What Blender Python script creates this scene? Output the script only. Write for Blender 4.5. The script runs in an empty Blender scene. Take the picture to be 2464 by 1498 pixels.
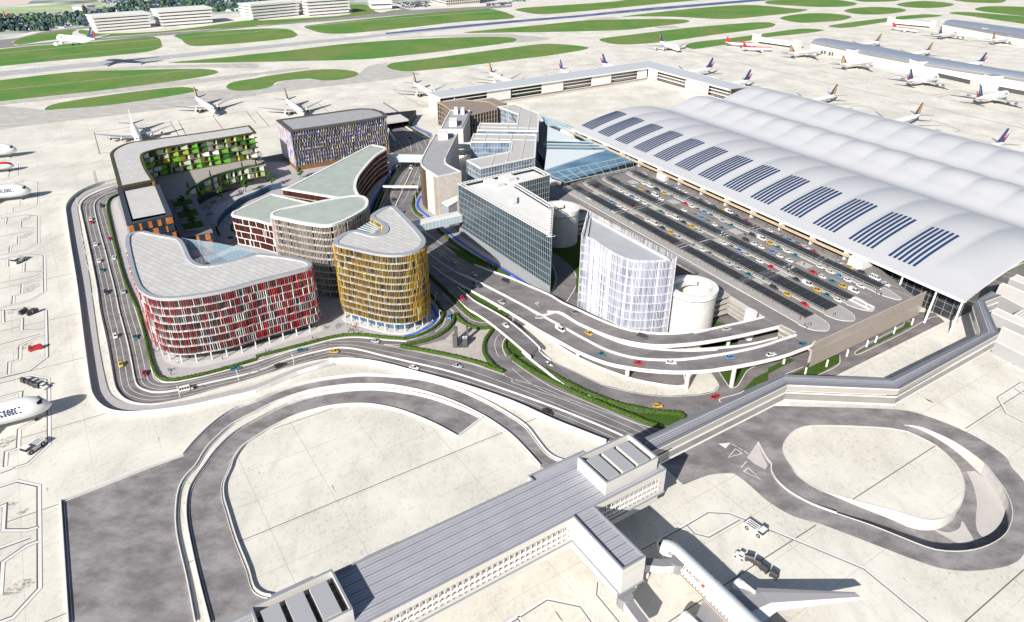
import bpy, math, random
from mathutils import Vector, Matrix
from mathutils.geometry import delaunay_2d_cdt
rnd = random.Random(11)
SC = bpy.context.scene
COL = SC.collection
# ------------------------------------------------------------------ survey: picture measurements -> ground plan
FOC = 1670.0
PITCH = math.atan(939 / FOC)
SN, CS = math.sin(PITCH), math.cos(PITCH)
HC = 160.0
K = .6015625
ROWS = [0, 374.17, 748.33, 1123.66]
def num(s):
    return [tuple(float(a) for a in w.split(',')) for w in s.split()]
def t(c, r, s):
    return [(616 * c + u / 4, ROWS[r] + v / 4) for u, v in num(s)]
CROP = dict(A=(1680, 380, 3.3284), B=(440, 480, 3.3284), C=(1500, 430, 4.928), E=(3000, 1150, 3.3286), F=(3600, 1050, 2.7238),
            G=(2200, 1780, 2.34), X=(1560, 880, 1.8906), Y=(1760, 1150, 3.04), Z=(2780, 1180, 2.239), V=(2250, 1000, 1.7014), S=(980, 2200, 5.133))
def q(n, s):
    x0, y0, k = CROP[n]
    return [((x0 + u / k) * K, (y0 + v / k) * K) for u, v in num(s)]
def P(p, z=0.0):
    v = (p[1] - 749) / FOC
    k = (HC - z) / (SN + v * CS)
    return Vector(((p[0] - 1232) / FOC * k, (CS - v * SN) * k, z))
def W(pts, z=0.0):
    return [P(p, z)[:2] for p in pts]
# ------------------------------------------------------------------ plan helpers
def cr(pts, n=4, closed=False):
    """smooth a polyline"""
    out = []; N = len(pts); dim = len(pts[0])
    rng = range(N) if closed else range(N - 1)
    for i in rng:
        if closed: p0, p1, p2, p3 = pts[i - 1], pts[i], pts[(i + 1) % N], pts[(i + 2) % N]
        else: p0, p1, p2, p3 = pts[max(i - 1, 0)], pts[i], pts[i + 1], pts[min(i + 2, N - 1)]
        d = max(1e-6, math.dist(p1[:2], p2[:2]))
        d0 = max(1e-6, math.dist(p0[:2], p1[:2])); d2 = max(1e-6, math.dist(p2[:2], p3[:2]))
        for k in range(n):
            s = k / n; row = []
            for j in range(dim):
                m1 = (p2[j] - p0[j]) / (d + (d0 if p0 != p1 else 0)) * d
                m2 = (p3[j] - p1[j]) / (d + (d2 if p3 != p2 else 0)) * d
                h00 = 2*s**3 - 3*s**2 + 1; h10 = s**3 - 2*s**2 + s; h01 = -2*s**3 + 3*s**2; h11 = s**3 - s**2
                row.append(h00*p1[j] + h10*m1 + h01*p2[j] + h11*m2)
            out.append(tuple(row))
    if not closed: out.append(tuple(pts[-1]))
    return out
def area(p):
    return .5 * sum(p[i-1][0]*p[i][1] - p[i][0]*p[i-1][1] for i in range(len(p)))
def ccw(p):
    p = [tuple(a) for a in p]
    return p if area(p) > 0 else p[::-1]
def offset(p, d, closed=True):
    """positive d = outwards for a ccw loop / to the right of an open line"""
    N = len(p); out = []
    for i in range(N):
        a = p[i-1] if (closed or i > 0) else None
        b = p[(i+1) % N] if (closed or i < N-1) else None
        c = p[i]; ns = []
        for s, e in ((a, c), (c, b)):
            if s is None or e is None: continue
            dx, dy = e[0]-s[0], e[1]-s[1]; l = math.hypot(dx, dy)
            if l > 1e-7: ns.append((dy/l, -dx/l))
        nx = sum(n[0] for n in ns); ny = sum(n[1] for n in ns); l = math.hypot(nx, ny) or 1
        nx /= l; ny /= l
        k = max(.5, nx*ns[0][0] + ny*ns[0][1]) if ns else 1
        out.append((c[0] + nx*d/k, c[1] + ny*d/k))
    return out
def walk(p, step, closed=True, start=0.0):
    """points along a line at equal steps with unit tangents"""
    out = []; N = len(p); acc = start
    for i in range(N if closed else N-1):
        a = p[i]; b = p[(i+1) % N]; l = math.dist(a[:2], b[:2])
        if l < 1e-6: continue
        tx, ty = (b[0]-a[0])/l, (b[1]-a[1])/l
        while acc < l:
            s = acc / l
            out.append((a[0]+(b[0]-a[0])*s, a[1]+(b[1]-a[1])*s, tx, ty)); acc += step
        acc -= l
    return out
def inside(p, poly):
    x, y = p[0], p[1]; c = False
    for i in range(len(poly)):
        x1, y1 = poly[i-1][:2]; x2, y2 = poly[i][:2]
        if (y1 > y) != (y2 > y) and x < (x2-x1)*(y-y1)/(y2-y1)+x1: c = not c
    return c
# ------------------------------------------------------------------ materials
MATS = {}
def M(name, col, rough=.7, metal=0., var=0., scale=.2, spec=.35, alpha=1., det=4):
    if name in MATS: return MATS[name]
    m = bpy.data.materials.new(name); m.use_nodes = True; nt = m.node_tree
    b = nt.nodes['Principled BSDF']; b.inputs['Roughness'].default_value = rough
    b.inputs['Metallic'].default_value = metal; b.inputs['Specular IOR Level'].default_value = spec
    b.inputs['Base Color'].default_value = (*col, 1); m.diffuse_color = (*col, 1)
    if alpha < 1: b.inputs['Alpha'].default_value = alpha
    if var > 0:
        g = nt.nodes.new('ShaderNodeNewGeometry'); n = nt.nodes.new('ShaderNodeTexNoise')
        n.inputs['Scale'].default_value = scale; n.inputs['Detail'].default_value = det
        nt.links.new(g.outputs['Position'], n.inputs['Vector'])
        r = nt.nodes.new('ShaderNodeMapRange'); r.inputs[1].default_value = .3; r.inputs[2].default_value = .7
        r.inputs[3].default_value = 1 - var; r.inputs[4].default_value = 1 + var
        nt.links.new(n.outputs['Fac'], r.inputs[0])
        x = nt.nodes.new('ShaderNodeVectorMath'); x.operation = 'SCALE'; x.inputs[0].default_value = col
        nt.links.new(r.outputs[0], x.inputs['Scale']); nt.links.new(x.outputs[0], b.inputs['Base Color'])
    MATS[name] = m; return m
class NT:
    """small node-writing helper"""
    def __init__(s, name, rough=.8, spec=.3):
        s.m = bpy.data.materials.new(name); s.m.use_nodes = True; s.t = s.m.node_tree; s.b = s.t.nodes['Principled BSDF']
        s.b.inputs['Roughness'].default_value = rough; s.b.inputs['Specular IOR Level'].default_value = spec
        s.pos = s.t.nodes.new('ShaderNodeNewGeometry').outputs['Position']; MATS[name] = s.m
    def map(s, rot=0, sc=(1, 1, 1), loc=(0, 0, 0)):
        n = s.t.nodes.new('ShaderNodeMapping'); n.inputs['Rotation'].default_value = (0, 0, rot); n.inputs['Scale'].default_value = sc
        n.inputs['Location'].default_value = loc
        s.t.links.new(s.pos, n.inputs['Vector']); return n.outputs[0]
    def noise(s, scale, det=4, vec=None, rough=.55):
        n = s.t.nodes.new('ShaderNodeTexNoise'); n.inputs['Scale'].default_value = scale; n.inputs['Detail'].default_value = det
        n.inputs['Roughness'].default_value = rough
        s.t.links.new(vec if vec is not None else s.pos, n.inputs['Vector']); return n.outputs['Fac']
    def ramp(s, x, a, b, lo, hi):
        r = s.t.nodes.new('ShaderNodeMapRange')
        for i, v in enumerate((a, b, lo, hi)): r.inputs[1+i].default_value = v
        s.t.links.new(x, r.inputs[0]); return r.outputs[0]
    def mix(s, fac, a, b):
        n = s.t.nodes.new('ShaderNodeMix'); n.data_type = 'RGBA'
        for sock, v in ((n.inputs[0], fac), (n.inputs[6], a), (n.inputs[7], b)):
            if isinstance(v, (int, float)): sock.default_value = v
            elif isinstance(v, tuple): sock.default_value = (*v, 1)
            else: s.t.links.new(v, sock)
        return n.outputs[2]
    def mul(s, a, b, op='MULTIPLY'):
        n = s.t.nodes.new('ShaderNodeMath'); n.operation = op
        for sock, v in ((n.inputs[0], a), (n.inputs[1], b)):
            if isinstance(v, (int, float)): sock.default_value = v
            else: s.t.links.new(v, sock)
        return n.outputs[0]
    def brick(s, vec, w, h, mort, c1, c2, cm, off=.5):
        n = s.t.nodes.new('ShaderNodeTexBrick'); n.offset = off
        n.inputs['Color1'].default_value = (*c1, 1); n.inputs['Color2'].default_value = (*c2, 1); n.inputs['Mortar'].default_value = (*cm, 1)
        n.inputs['Scale'].default_value = 1; n.inputs['Mortar Size'].default_value = mort; n.inputs['Brick Width'].default_value = w; n.inputs['Row Height'].default_value = h
        n.inputs['Mortar Smooth'].default_value = .1
        s.t.links.new(vec, n.inputs['Vector']); return n.outputs['Color']
    def out(s, c):
        s.t.links.new(c, s.b.inputs['Base Color']); return s.m
# ------------------------------------------------------------------ mesh builder
def base_of(o):
    v = Vector((0, 0, 0))
    while o is not None:
        v += Vector(o.location); o = o.parent
    return v
class MB:
    def __init__(s): s.v = []; s.f = []; s.m = []
    def poly(s, pts, mat=0):
        n = len(s.v); s.v += [tuple(p) for p in pts]; s.f.append(tuple(range(n, n+len(pts)))); s.m.append(mat); return s
    def flat(s, pts, z, mat=0):
        return s.poly([(p[0], p[1], z) for p in ccw(pts)], mat)
    def prism(s, pts, z0, z1, side=0, top=None, bottom=False, cap=True):
        pts = ccw(pts); n = len(s.v); N = len(pts)
        g0 = z0 if isinstance(z0, (list, tuple)) else [z0]*N
        g1 = z1 if isinstance(z1, (list, tuple)) else [z1]*N
        s.v += [(p[0], p[1], g0[i]) for i, p in enumerate(pts)] + [(p[0], p[1], g1[i]) for i, p in enumerate(pts)]
        for i in range(N):
            j = (i+1) % N; s.f.append((n+i, n+j, n+N+j, n+N+i)); s.m.append(side)
        if cap: s.f.append(tuple(range(n+N, n+2*N))); s.m.append(side if top is None else top)
        if bottom: s.f.append(tuple(range(n+N-1, n-1, -1))); s.m.append(side)
        return s
    def ring(s, outer, inner, z0, z1, mat=0):
        """closed kerb between two matching loops"""
        n = len(s.v); N = len(outer)
        for L, z in ((outer, z0), (outer, z1), (inner, z1), (inner, z0)): s.v += [(p[0], p[1], z) for p in L]
        for k in range(3):
            for i in range(N):
                j = (i+1) % N; s.f.append((n+k*N+i, n+k*N+j, n+(k+1)*N+j, n+(k+1)*N+i)); s.m.append(mat)
        return s
    def strip(s, A, B, mat=0):
        """surface between two 3D lines"""
        n = len(s.v); N = len(A); s.v += [tuple(p) for p in A] + [tuple(p) for p in B]
        for i in range(N-1): s.f.append((n+i, n+i+1, n+N+i+1, n+N+i)); s.m.append(mat)
        return s
    def ribbon(s, path, w, z, mat=0, closed=False):
        """flat painted line; z a number or per point"""
        p = list(path) + ([path[0]] if closed else [])
        a = offset([x[:2] for x in p], w/2, False); b = offset([x[:2] for x in p], -w/2, False)
        zz = [z]*len(p) if not isinstance(z, (list, tuple)) else list(z) + ([z[0]] if closed else [])
        return s.strip([(*u, k) for u, k in zip(a, zz)], [(*u, k) for u, k in zip(b, zz)], mat)
    def wall(s, path, w, z0, z1, mat=0, top=None, closed=False):
        p = [x[:2] for x in path] + ([path[0][:2]] if closed else []); N = len(p)
        a = offset(p, w/2, False); b = offset(p, -w/2, False)
        g0 = z0 if isinstance(z0, list) else [z0]*N; g1 = z1 if isinstance(z1, list) else [z1]*N
        top = mat if top is None else top
        A0 = [(*u, k) for u, k in zip(a, g0)]; A1 = [(*u, k) for u, k in zip(a, g1)]
        B0 = [(*u, k) for u, k in zip(b, g0)]; B1 = [(*u, k) for u, k in zip(b, g1)]
        s.strip(A0, A1, mat); s.strip(A1, B1, top); s.strip(B1, B0, mat)
        s.poly([A0[0], A1[0], B1[0], B0[0]], mat); s.poly([A0[-1], B0[-1], B1[-1], A1[-1]], mat)
        return s
    def box(s, c, sx, sy, sz, yaw=0., mat=0, top=None):
        """c = centre of the base"""
        ca, sa = math.cos(yaw), math.sin(yaw)
        p = [(c[0]+x*ca-y*sa, c[1]+x*sa+y*ca) for x, y in ((-sx/2, -sy/2), (sx/2, -sy/2), (sx/2, sy/2), (-sx/2, sy/2))]
        return s.prism(p, c[2], c[2]+sz, mat, top, True)
    def bar(s, a, b, w, h, mat=0):
        a = Vector(a); b = Vector(b); d = (b-a).normalized()
        up = Vector((0, 0, 1)) if abs(d.z) < .95 else Vector((0, 1, 0))
        r = d.cross(up).normalized(); u = r.cross(d).normalized(); r *= w/2; u *= h/2; n = len(s.v)
        s.v += [tuple(x) for x in (a-r-u, a+r-u, a+r+u, a-r+u, b-r-u, b+r-u, b+r+u, b-r+u)]
        for f in ((0, 3, 2, 1), (4, 5, 6, 7), (0, 1, 5, 4), (1, 2, 6, 5), (2, 3, 7, 6), (3, 0, 4, 7)):
            s.f.append(tuple(n+i for i in f)); s.m.append(mat)
        return s
    def tube(s, pts, rad, n=8, mat=0, cap=True):
        pts = [Vector(p) for p in pts]; N = len(pts); b = len(s.v)
        rad = rad if isinstance(rad, (list, tuple)) else [rad]*N
        for i, p in enumerate(pts):
            d = (pts[min(i+1, N-1)] - pts[max(i-1, 0)]).normalized()
            up = Vector((0, 0, 1)) if abs(d.z) < .9 else Vector((0, 1, 0))
            r = d.cross(up).normalized(); u = r.cross(d).normalized()
            for k in range(n):
                a = 2*math.pi*k/n; s.v.append(tuple(p + (r*math.cos(a) + u*math.sin(a))*rad[i]))
        for i in range(N-1):
            for k in range(n):
                j = (k+1) % n; s.f.append((b+i*n+k, b+i*n+j, b+(i+1)*n+j, b+(i+1)*n+k)); s.m.append(mat)
        if cap:
            s.f.append(tuple(b+k for k in range(n-1, -1, -1))); s.m.append(mat)
            s.f.append(tuple(b+(N-1)*n+k for k in range(n))); s.m.append(mat)
        return s
    def build(s, name, mats, parent=None, smooth=False):
        me = bpy.data.meshes.new(name); off = base_of(parent)
        me.from_pydata([(v[0]-off.x, v[1]-off.y, v[2]-off.z) for v in s.v], [], s.f)
        for m in (mats if isinstance(mats, (list, tuple)) else [mats]): me.materials.append(m)
        me.polygons.foreach_set('material_index', s.m)
        if smooth: me.polygons.foreach_set('use_smooth', [True]*len(s.f))
        me.validate(); me.update()
        o = bpy.data.objects.new(name, me); COL.objects.link(o)
        if parent is not None: o.parent = parent
        return o
def thing(name, label, cat, loc=(0, 0, 0), group=None, rz=0.):
    o = bpy.data.objects.new(name, None); COL.objects.link(o); o.location = loc; o.rotation_euler = (0, 0, rz)
    o.empty_display_size = .5
    return tag(o, label, cat, group)
def tag(o, label=None, cat=None, group=None, kind=None):
    if label: o['label'] = label
    if cat: o['category'] = cat
    if group: o['group'] = group
    if kind: o['kind'] = kind
    return o
def struct(mb, name, mats):
    return tag(mb.build(name, mats), kind='structure')
def copy_tree(o, parent=None):
    c = o.copy(); COL.objects.link(c)
    if parent is not None: c.parent = parent
    for ch in list(o.children): copy_tree(ch, c)
    return c
def text_mesh(txt, size, name):
    cu = bpy.data.curves.new(name, 'FONT'); cu.body = txt; cu.size = size; cu.align_x = 'CENTER'; cu.align_y = 'CENTER'; cu.resolution_u = 2; cu.offset = .02
    o = bpy.data.objects.new(name, cu); COL.objects.link(o)
    me = bpy.data.meshes.new_from_object(o.evaluated_get(bpy.context.evaluated_depsgraph_get()))
    bpy.data.objects.remove(o); me.name = name
    return [tuple(v.co) for v in me.vertices], [tuple(p.vertices) for p in me.polygons]
def ordinal(n):
    return ['first', 'second', 'third', 'fourth', 'fifth', 'sixth', 'seventh', 'eighth', 'ninth', 'tenth', 'eleventh', 'twelfth',
            'thirteenth', 'fourteenth', 'fifteenth', 'sixteenth', 'seventeenth', 'eighteenth', 'nineteenth', 'twentieth'][n]
# ------------------------------------------------------------------ palette
E1 = (.838, .546); E1A = math.atan2(.546, .838)
w_ = NT('apron_concrete', .9, .2)
_n1 = w_.noise(.035, 6); _n2 = w_.noise(.9, 6, w_.map(-E1A, (1, .6, 1)), rough=.72); _n3 = w_.noise(.006, 3)
_c = w_.mix(w_.ramp(_n1, .36, .64, 0, 1), (.565, .54, .485), (.72, .695, .63))
_c = w_.mix(w_.ramp(_n3, .35, .65, 0, .5), _c, (.64, .61, .535))
_c = w_.mix(w_.ramp(w_.noise(.16, 4, w_.map(-E1A, (1, .35, 1))), .5, .72, 0, .5), _c, (.50, .475, .42))
_c = w_.mix(w_.mul(w_.ramp(_n2, .53, .66, 0, .75), w_.ramp(_n1, .34, .58, 1.0, .2)), _c, (.31, .29, .25))
_c = w_.mix(w_.ramp(w_.noise(.45, 5, None, .7), .55, .72, 0, .45), _c, (.40, .375, .33))
_j = w_.brick(w_.map(-E1A), 21, 15, .10, (1, 1, 1), (1, 1, 1), (0, 0, 0), 0)
_c = w_.mix(w_.mul(w_.ramp(_j, 0, 1, 1, 0), w_.ramp(w_.noise(.02, 3), .4, .6, .15, .6)), _c, (.30, .28, .25))
CONC = w_.out(_c)
def asphalt(name, a, b):
    w = NT(name, .85, .25)
    c = w.mix(w.ramp(w.noise(.085, 9, w.map(.4, (1, 1.5, 1)), rough=.68), .40, .63, 0, 1), a, b)
    c = w.mix(w.ramp(w.noise(2.5, 3), .45, .75, 0, .25), c, tuple(x*.75 for x in a)); return w.out(c)
ASPH = asphalt('road_asphalt', (.145, .133, .135), (.235, .219, .22))
ASPHR = asphalt('ramp_asphalt', (.165, .152, .155), (.31, .292, .29))
TAXI = asphalt('taxiway_grey', (.40, .385, .36), (.52, .50, .46))
RUNW = asphalt('runway_grey', (.36, .37, .385), (.46, .46, .46))
RUNB = asphalt('runway_blue', (.06, .09, .22), (.10, .14, .30))
DECK = asphalt('deck_asphalt', (.20, .184, .178), (.25, .232, .225))
w = NT('grass', .95, .1)
_c = w.mix(w.ramp(w.noise(.013, 7, None, .68), .40, .60, 0, 1), (.085, .235, .045), (.185, .24, .075))
_c = w.mix(w.ramp(w.noise(.5, 4, w.map(-E1A, (.25, 1, 1))), .42, .7, 0, .7), _c, (.105, .14, .045)); GRASS = w.out(_c)
w = NT('lawn', .95, .1)
_c = w.mix(w.ramp(w.noise(1.2, 5), .35, .7, 0, 1), (.035, .075, .014), (.075, .125, .026)); LAWN = w.out(_c)
w = NT('hedge_leaf', .85, .15)
_c = w.mix(w.ramp(w.noise(2.2, 4), .38, .66, 0, 1), (.018, .05, .008), (.09, .14, .022)); HEDGE = w.out(_c)
w = NT('plaza_paving', .85, .3)
_c = w.brick(w.map(.35), 3.2, 1.6, .03, (.40, .38, .385), (.44, .42, .42), (.33, .315, .33)); PAVE = w.out(w.mix(w.ramp(w.noise(.15, 4), .3, .7, 0, .3), _c, (.36, .34, .345)))
w = NT('panel_roof', .6, .4)
_c = w.brick(w.map(.62), 5.2, 2.6, .11, (.50, .49, .475), (.57, .56, .54), (.27, .26, .255)); PROOF = w.out(w.mix(w.ramp(w.noise(.12, 4), .3, .7, 0, .35), _c, (.50, .49, .47)))
w = NT('tile_plaza', .85, .3)
_c = w.brick(w.map(.5), 2.2, 2.2, .03, (.40, .36, .33), (.47, .43, .39), (.33, .30, .28), 0); TILE = w.out(_c)
w = NT('ribbed_roof', .5, .4)
_v = w.t.nodes.new('ShaderNodeTexWave'); _v.inputs['Scale'].default_value = .22; _v.bands_direction = 'X'
w.t.links.new(w.map(math.atan2(.887, .461)), _v.inputs['Vector'])
w.out(w.mix(w.ramp(_v.outputs['Fac'], .78, 1, 0, .16), w.mix(w.ramp(w.noise(.03, 3), .3, .7, 0, .4), (.48, .485, .50), (.41, .42, .445)), (.28, .295, .33))); TROOF = MATS['ribbed_roof']
WHITE = M('white_paint', (.69, .68, .66), .6, var=.04, scale=.3)
WHITE2 = M('white_concrete', (.56, .545, .515), .8, var=.08, scale=.25)
LINE = M('road_marking', (.68, .67, .65), .8, var=.08, scale=1.5)
STEEL = M('grey_metal', (.42, .43, .45), .4, .3, .06)
GREY = M('roof_grey', (.33, .33, .34), .8, var=.08, scale=.3)
LGREY = M('light_grey', (.55, .55, .55), .7, var=.06)
DGREY = M('dark_grey', (.07, .07, .075), .6, var=.1)
BLACK = M('black_void', (.012, .012, .014), .6)
GLASS = M('dark_glass', (.03, .036, .042), .08, spec=.7, var=.35, scale=.25)
GLASSB = M('blue_glass', (.045, .10, .17), .06, spec=.8, var=.3, scale=.2)
GLASSC = M('clear_glass', (.40, .56, .66), .05, spec=.8, alpha=.42)
GLASSP = M('pale_glass', (.55, .72, .76), .08, spec=.7, alpha=.6)
ALU = M('aluminium_rim', (.60, .60, .62), .32, .55, .04)
TAN = M('tan_screen', (.40, .345, .30), .75, var=.06, scale=.4)
TANL = M('tan_awning', (.62, .47, .30), .7, var=.08, scale=.5)
TIMBER = M('brown_frame', (.20, .10, .040), .7, var=.25, scale=.4)
OLIVE = M('olive_trim', (.065, .060, .022), .6, var=.15)
SLATE = M('slate_cladding', (.040, .052, .072), .55, var=.12, scale=.3)
ORANGE = M('orange_panel', (.50, .17, .055), .6, var=.2, scale=.5)
STONE = M('pale_stone', (.60, .545, .49), .75, var=.1, scale=.5)
GREENROOF = M('sage_roof', (.355, .40, .36), .8, var=.08, scale=.15)
BROWNROOF = M('brown_roof', (.255, .205, .17), .85, var=.1, scale=.4)
BLUEP = M('blue_path', (.05, .12, .48), .8, var=.08)
TRUNK = M('bark', (.09, .06, .04), .9, var=.2)
REDM = [M('fin_red', (.55, .025, .03), .5), M('fin_deep_red', (.30, .015, .018), .5), M('fin_white', (.80, .78, .76), .5), M('fin_coral', (.62, .14, .10), .5), M('fin_grey', (.30, .28, .28), .5)]
GOLD = [M('fin_gold', (.52, .30, .03), .5), M('fin_ochre', (.36, .20, .02), .5), M('fin_yellow', (.62, .46, .05), .5), M('fin_olive', (.20, .16, .03), .5), M('fin_cream', (.72, .62, .40), .5)]
RUST = [M('fin_rust', (.10, .022, .013), .6), M('fin_brown', (.06, .018, .012), .6), M('fin_brick', (.15, .038, .022), .6)]
# ================================================================== SETTING
def region(outer, holes, z, mb, mat=0):
    vs = []; es = []
    for L in [outer] + holes:
        n = len(vs); vs += [Vector(p[:2]) for p in L]; es += [(n+i, n+(i+1) % len(L)) for i in range(len(L))]
    v, e, f, *_ = delaunay_2d_cdt(vs, es, [], 0, 1e-4)
    b = len(mb.v); mb.v += [(p.x, p.y, z) for p in v]
    for tri in f:
        c = sum((v[i] for i in tri), Vector((0, 0)))/len(tri)
        if inside(c, outer) and not any(inside(c, h) for h in holes): mb.f.append(tuple(b+i for i in tri)); mb.m.append(mat)
def resample(p, n):
    L = [0]
    for a, b in zip(p, p[1:]): L.append(L[-1] + math.dist(a, b))
    out = []
    for k in range(n):
        d = L[-1]*k/(n-1); i = 0
        while i < len(p)-2 and L[i+1] < d: i += 1
        s = (d-L[i])/max(1e-6, L[i+1]-L[i]); out.append(tuple(p[i][j]+(p[i+1][j]-p[i][j])*s for j in range(len(p[i]))))
    return out
# ---- trench of the looping ramp on the right
TO = cr(W(t(3,2,'1310,1100 1450,1115 1600,1170 1800,1265 2000,1400 2100,1485') + t(3,3,'2200,110 2300,250 2355,400 2355,500 2300,640 2170,740 1980,805 1780,820 1580,795 1300,690 1000,570 650,450 420,365')))
TI = cr(W(t(3,2,'1330,1160 1380,1180 1600,1290 1800,1470') + t(3,3,'1880,130 1880,270 1830,400 1700,490 1550,510 1420,485 1250,430 900,340 500,225')))
TO = resample(TO, 44); TI = resample(TI, 44)
TRENCH = TO + TI[::-1]
g = MB(); BIG = [(-9000, -600), (9000, -600), (9000, 16000), (-9000, 16000)]
region(BIG, [TRENCH], 0, g); struct(g, 'ground', CONC)
def tz(i): s = i/43; return -4.6*max(0, min(1, s/.22, (1-s)/.30))
g = MB(); g.strip([(*p, tz(i)) for i, p in enumerate(TO)], [(*p, tz(i)) for i, p in enumerate(TI)]); struct(g, 'ramp_road', ASPHR)
g = MB()
g.strip([(*p, 0) for p in TO], [(*p, tz(i)-.01) for i, p in enumerate(TO)]); g.strip([(*p, 0) for p in TI], [(*p, tz(i)-.01) for i, p in enumerate(TI)])
g.wall(offset(TO, .15, False), .25, 0, .22); g.wall(offset(TI, -.15, False), .25, 0, .15)
tag(g.build('retaining_wall', WHITE2), 'pale concrete retaining wall lining the sunken loop ramp beside the oval island', 'wall')
def floorz(p):
    return min(range(44), key=lambda i: min(math.dist(p, TO[i]), math.dist(p, TI[i])))
g = MB()
for s in (t(3,3,'1890,0 2000,50 2150,180 2275,400 2275,460 2190,600 2065,675 2010,600 2000,480 2010,350 1980,200 1930,80'), t(3,3,'1600,605 1720,632 1800,615 1850,580 1862,525 1880,530 1920,600 1975,715 1830,735 1700,670')):
    g.flat(cr(W(s, -4.5), 3, True), -4.5)
g.flat(W(t(2,2,'2365,1270 2260,1415 2340,1480 2440,1530 2460,1490 2410,1400')), .1)
struct(g, 'ramp_paving', M('pale_paving', (.50, .47, .45), .9, var=.05))
# ---- roads
ISL = W(t(3,2,'1330,1160 1150,1130 800,1110 500,1105 360,1115 250,1160 170,1250 145,1330 175,1420 230,1497') + t(3,3,'280,80 400,170 500,225'))
ISL = cr(ISL, 3)
RA = cr(W(t(3,2,'150,918 600,930 1000,940 1350,965 1600,1040 1850,1140 2100,1270 2300,1420') + t(3,3,'2340,0 2440,110 2560,300 2600,500 2560,700 2464,840 2400,910 2250,970 1950,1005 1700,985 1500,930 1000,740 500,550 250,480 0,335') + t(2,3,'2300,190 2140,70 2050,65 1900,80 1760,130 1650,175')), 3)
RING = RA + W(t(2,3,'1490,30') + t(2,2,'1350,1480 1600,1330 2464,920'))
g = MB(); region(RING, [TRENCH, ISL + TI[::-1][1:-1]], .05, g); struct(g, 'loop_road', ASPHR)
MAIN = cr(W(t(0,1,'1128,305 1000,345 880,398 810,448 782,500 792,570 827,720 895,1040 945,1300 970,1497') + t(0,2,'1036,300 1082,560 1112,720 1148,790 1210,850 1300,887 1420,902 1560,892 1800,840 2100,755 2464,648') + t(1,2,'300,555 550,490 700,465 850,460 940,475 1200,508 1600,605 2000,715') + t(2,2,'0,872 400,1045 700,1165 930,1255 1300,1420')), 3)
MAIN += W(t(2,2,'1500,1260') + t(3,2,'0,690 150,650 640,632 1700,105 1600,20') + t(2,2,'2464,-60') + t(2,1,'1700,1200 700,700 380,700') + t(1,1,'2464,600 1960,560 1700,520 1600,350 1580,100') + q('C', '1130,520 640,290 250,290') + q('B', '2330,440 2030,500') + t(0,1,'2300,0 1250,180'))
g = MB(); g.flat(MAIN, .05); struct(g, 'motorway', ASPH)
rA_out = t(0,2,'1765,1385 1860,1270 2000,1130 2150,1010 2300,925') + t(1,2,'0,868 200,780 500,690 800,640 1050,620 1300,630 1600,660 1900,740 2200,870 2464,1020') + t(2,2,'150,1130 250,1260 340,1370 420,1425 540,1465')
rA_in = t(0,3,'1880,1497 1800,1080 1720,740 1695,570 1695,400 1720,230 1780,110 1880,0') + t(0,2,'1980,1340 2100,1210 2250,1090') + t(1,2,'0,980 200,880 500,780 800,730 1050,715 1300,725 1600,780 1900,880 2150,1000 2300,1090 2464,1210') + t(2,2,'120,1330 270,1497')
rA_out = cr(W(rA_out), 3); rA_in = cr(W(rA_in), 3)
blk = W(t(0,3,'665,1520 590,335') + t(0,2,'1450,1497'))
g = MB(); g.flat(W(t(0,3,'1885,1520')) + blk + rA_out + W(t(2,3,'400,30 290,10')) + rA_in[::-1], .05)
rB_out = cr(W(t(0,3,'2025,1515 1930,1150 1850,800 1800,520 1800,330 1840,180 1960,0') + t(0,2,'2080,1340 2250,1180 2464,1050') + t(1,2,'300,900 600,810 900,765 1150,755 1400,780 1700,840 2000,950 2185,1035')), 3)
rB_in = cr(W(t(1,2,'1945,1220 1700,1090 1400,970 1150,915 950,905 700,930 400,1010 150,1130 0,1225') + t(0,2,'2340,1310 2250,1440') + t(0,3,'2225,20 2160,170 2160,300 2200,440 2280,700 2400,1000 2450,1170') + t(1,3,'60,1230 150,1250')), 3)
g.flat(rB_out + rB_in + W(t(1,3,'150,1330') + t(0,3,'2300,1530')), .05)
struct(g, 'ramp_lanes', ASPHR)
# low concrete edge walls of the ramps
for pts, lab in ((rA_out, 'low white edge wall along the outer rim of the curved ramp'), (rA_in, 'low white edge wall along the inner rim of the outer ramp'), (rB_out, 'low white edge wall along the outer rim of the inner ramp'),
                 (rB_in, 'low white edge wall along the inner rim of the inner ramp'), (blk + [rA_out[0]], 'low white edge wall round the grey apron at lower left'), (W(t(1,2,'2185,1035 1945,1220')), 'short white end wall closing the blind inner ramp')):
    g = MB(); g.wall(pts, .32, 0, .9, 0); g.wall(offset(pts, .8, False), .12, 0, .3); tag(g.build('edge_wall', WHITE), lab, 'wall', 'ramp edge walls')
g = MB(); g.wall(cr(W(t(2,2,'2368,1270 2420,1370 2464,1440') + t(3,2,'30,1480') + t(3,3,'30,40 80,130 200,240 420,362 660,452')), 3), .45, 0, .6); tag(g.build('edge_wall', WHITE2), 'pale kerb wall parting both lanes on the left of the oval loop', 'wall', 'ramp edge walls')
g = MB(); g.wall(ISL, .5, 0, .12); struct(g, 'island_kerb', WHITE2)
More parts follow.
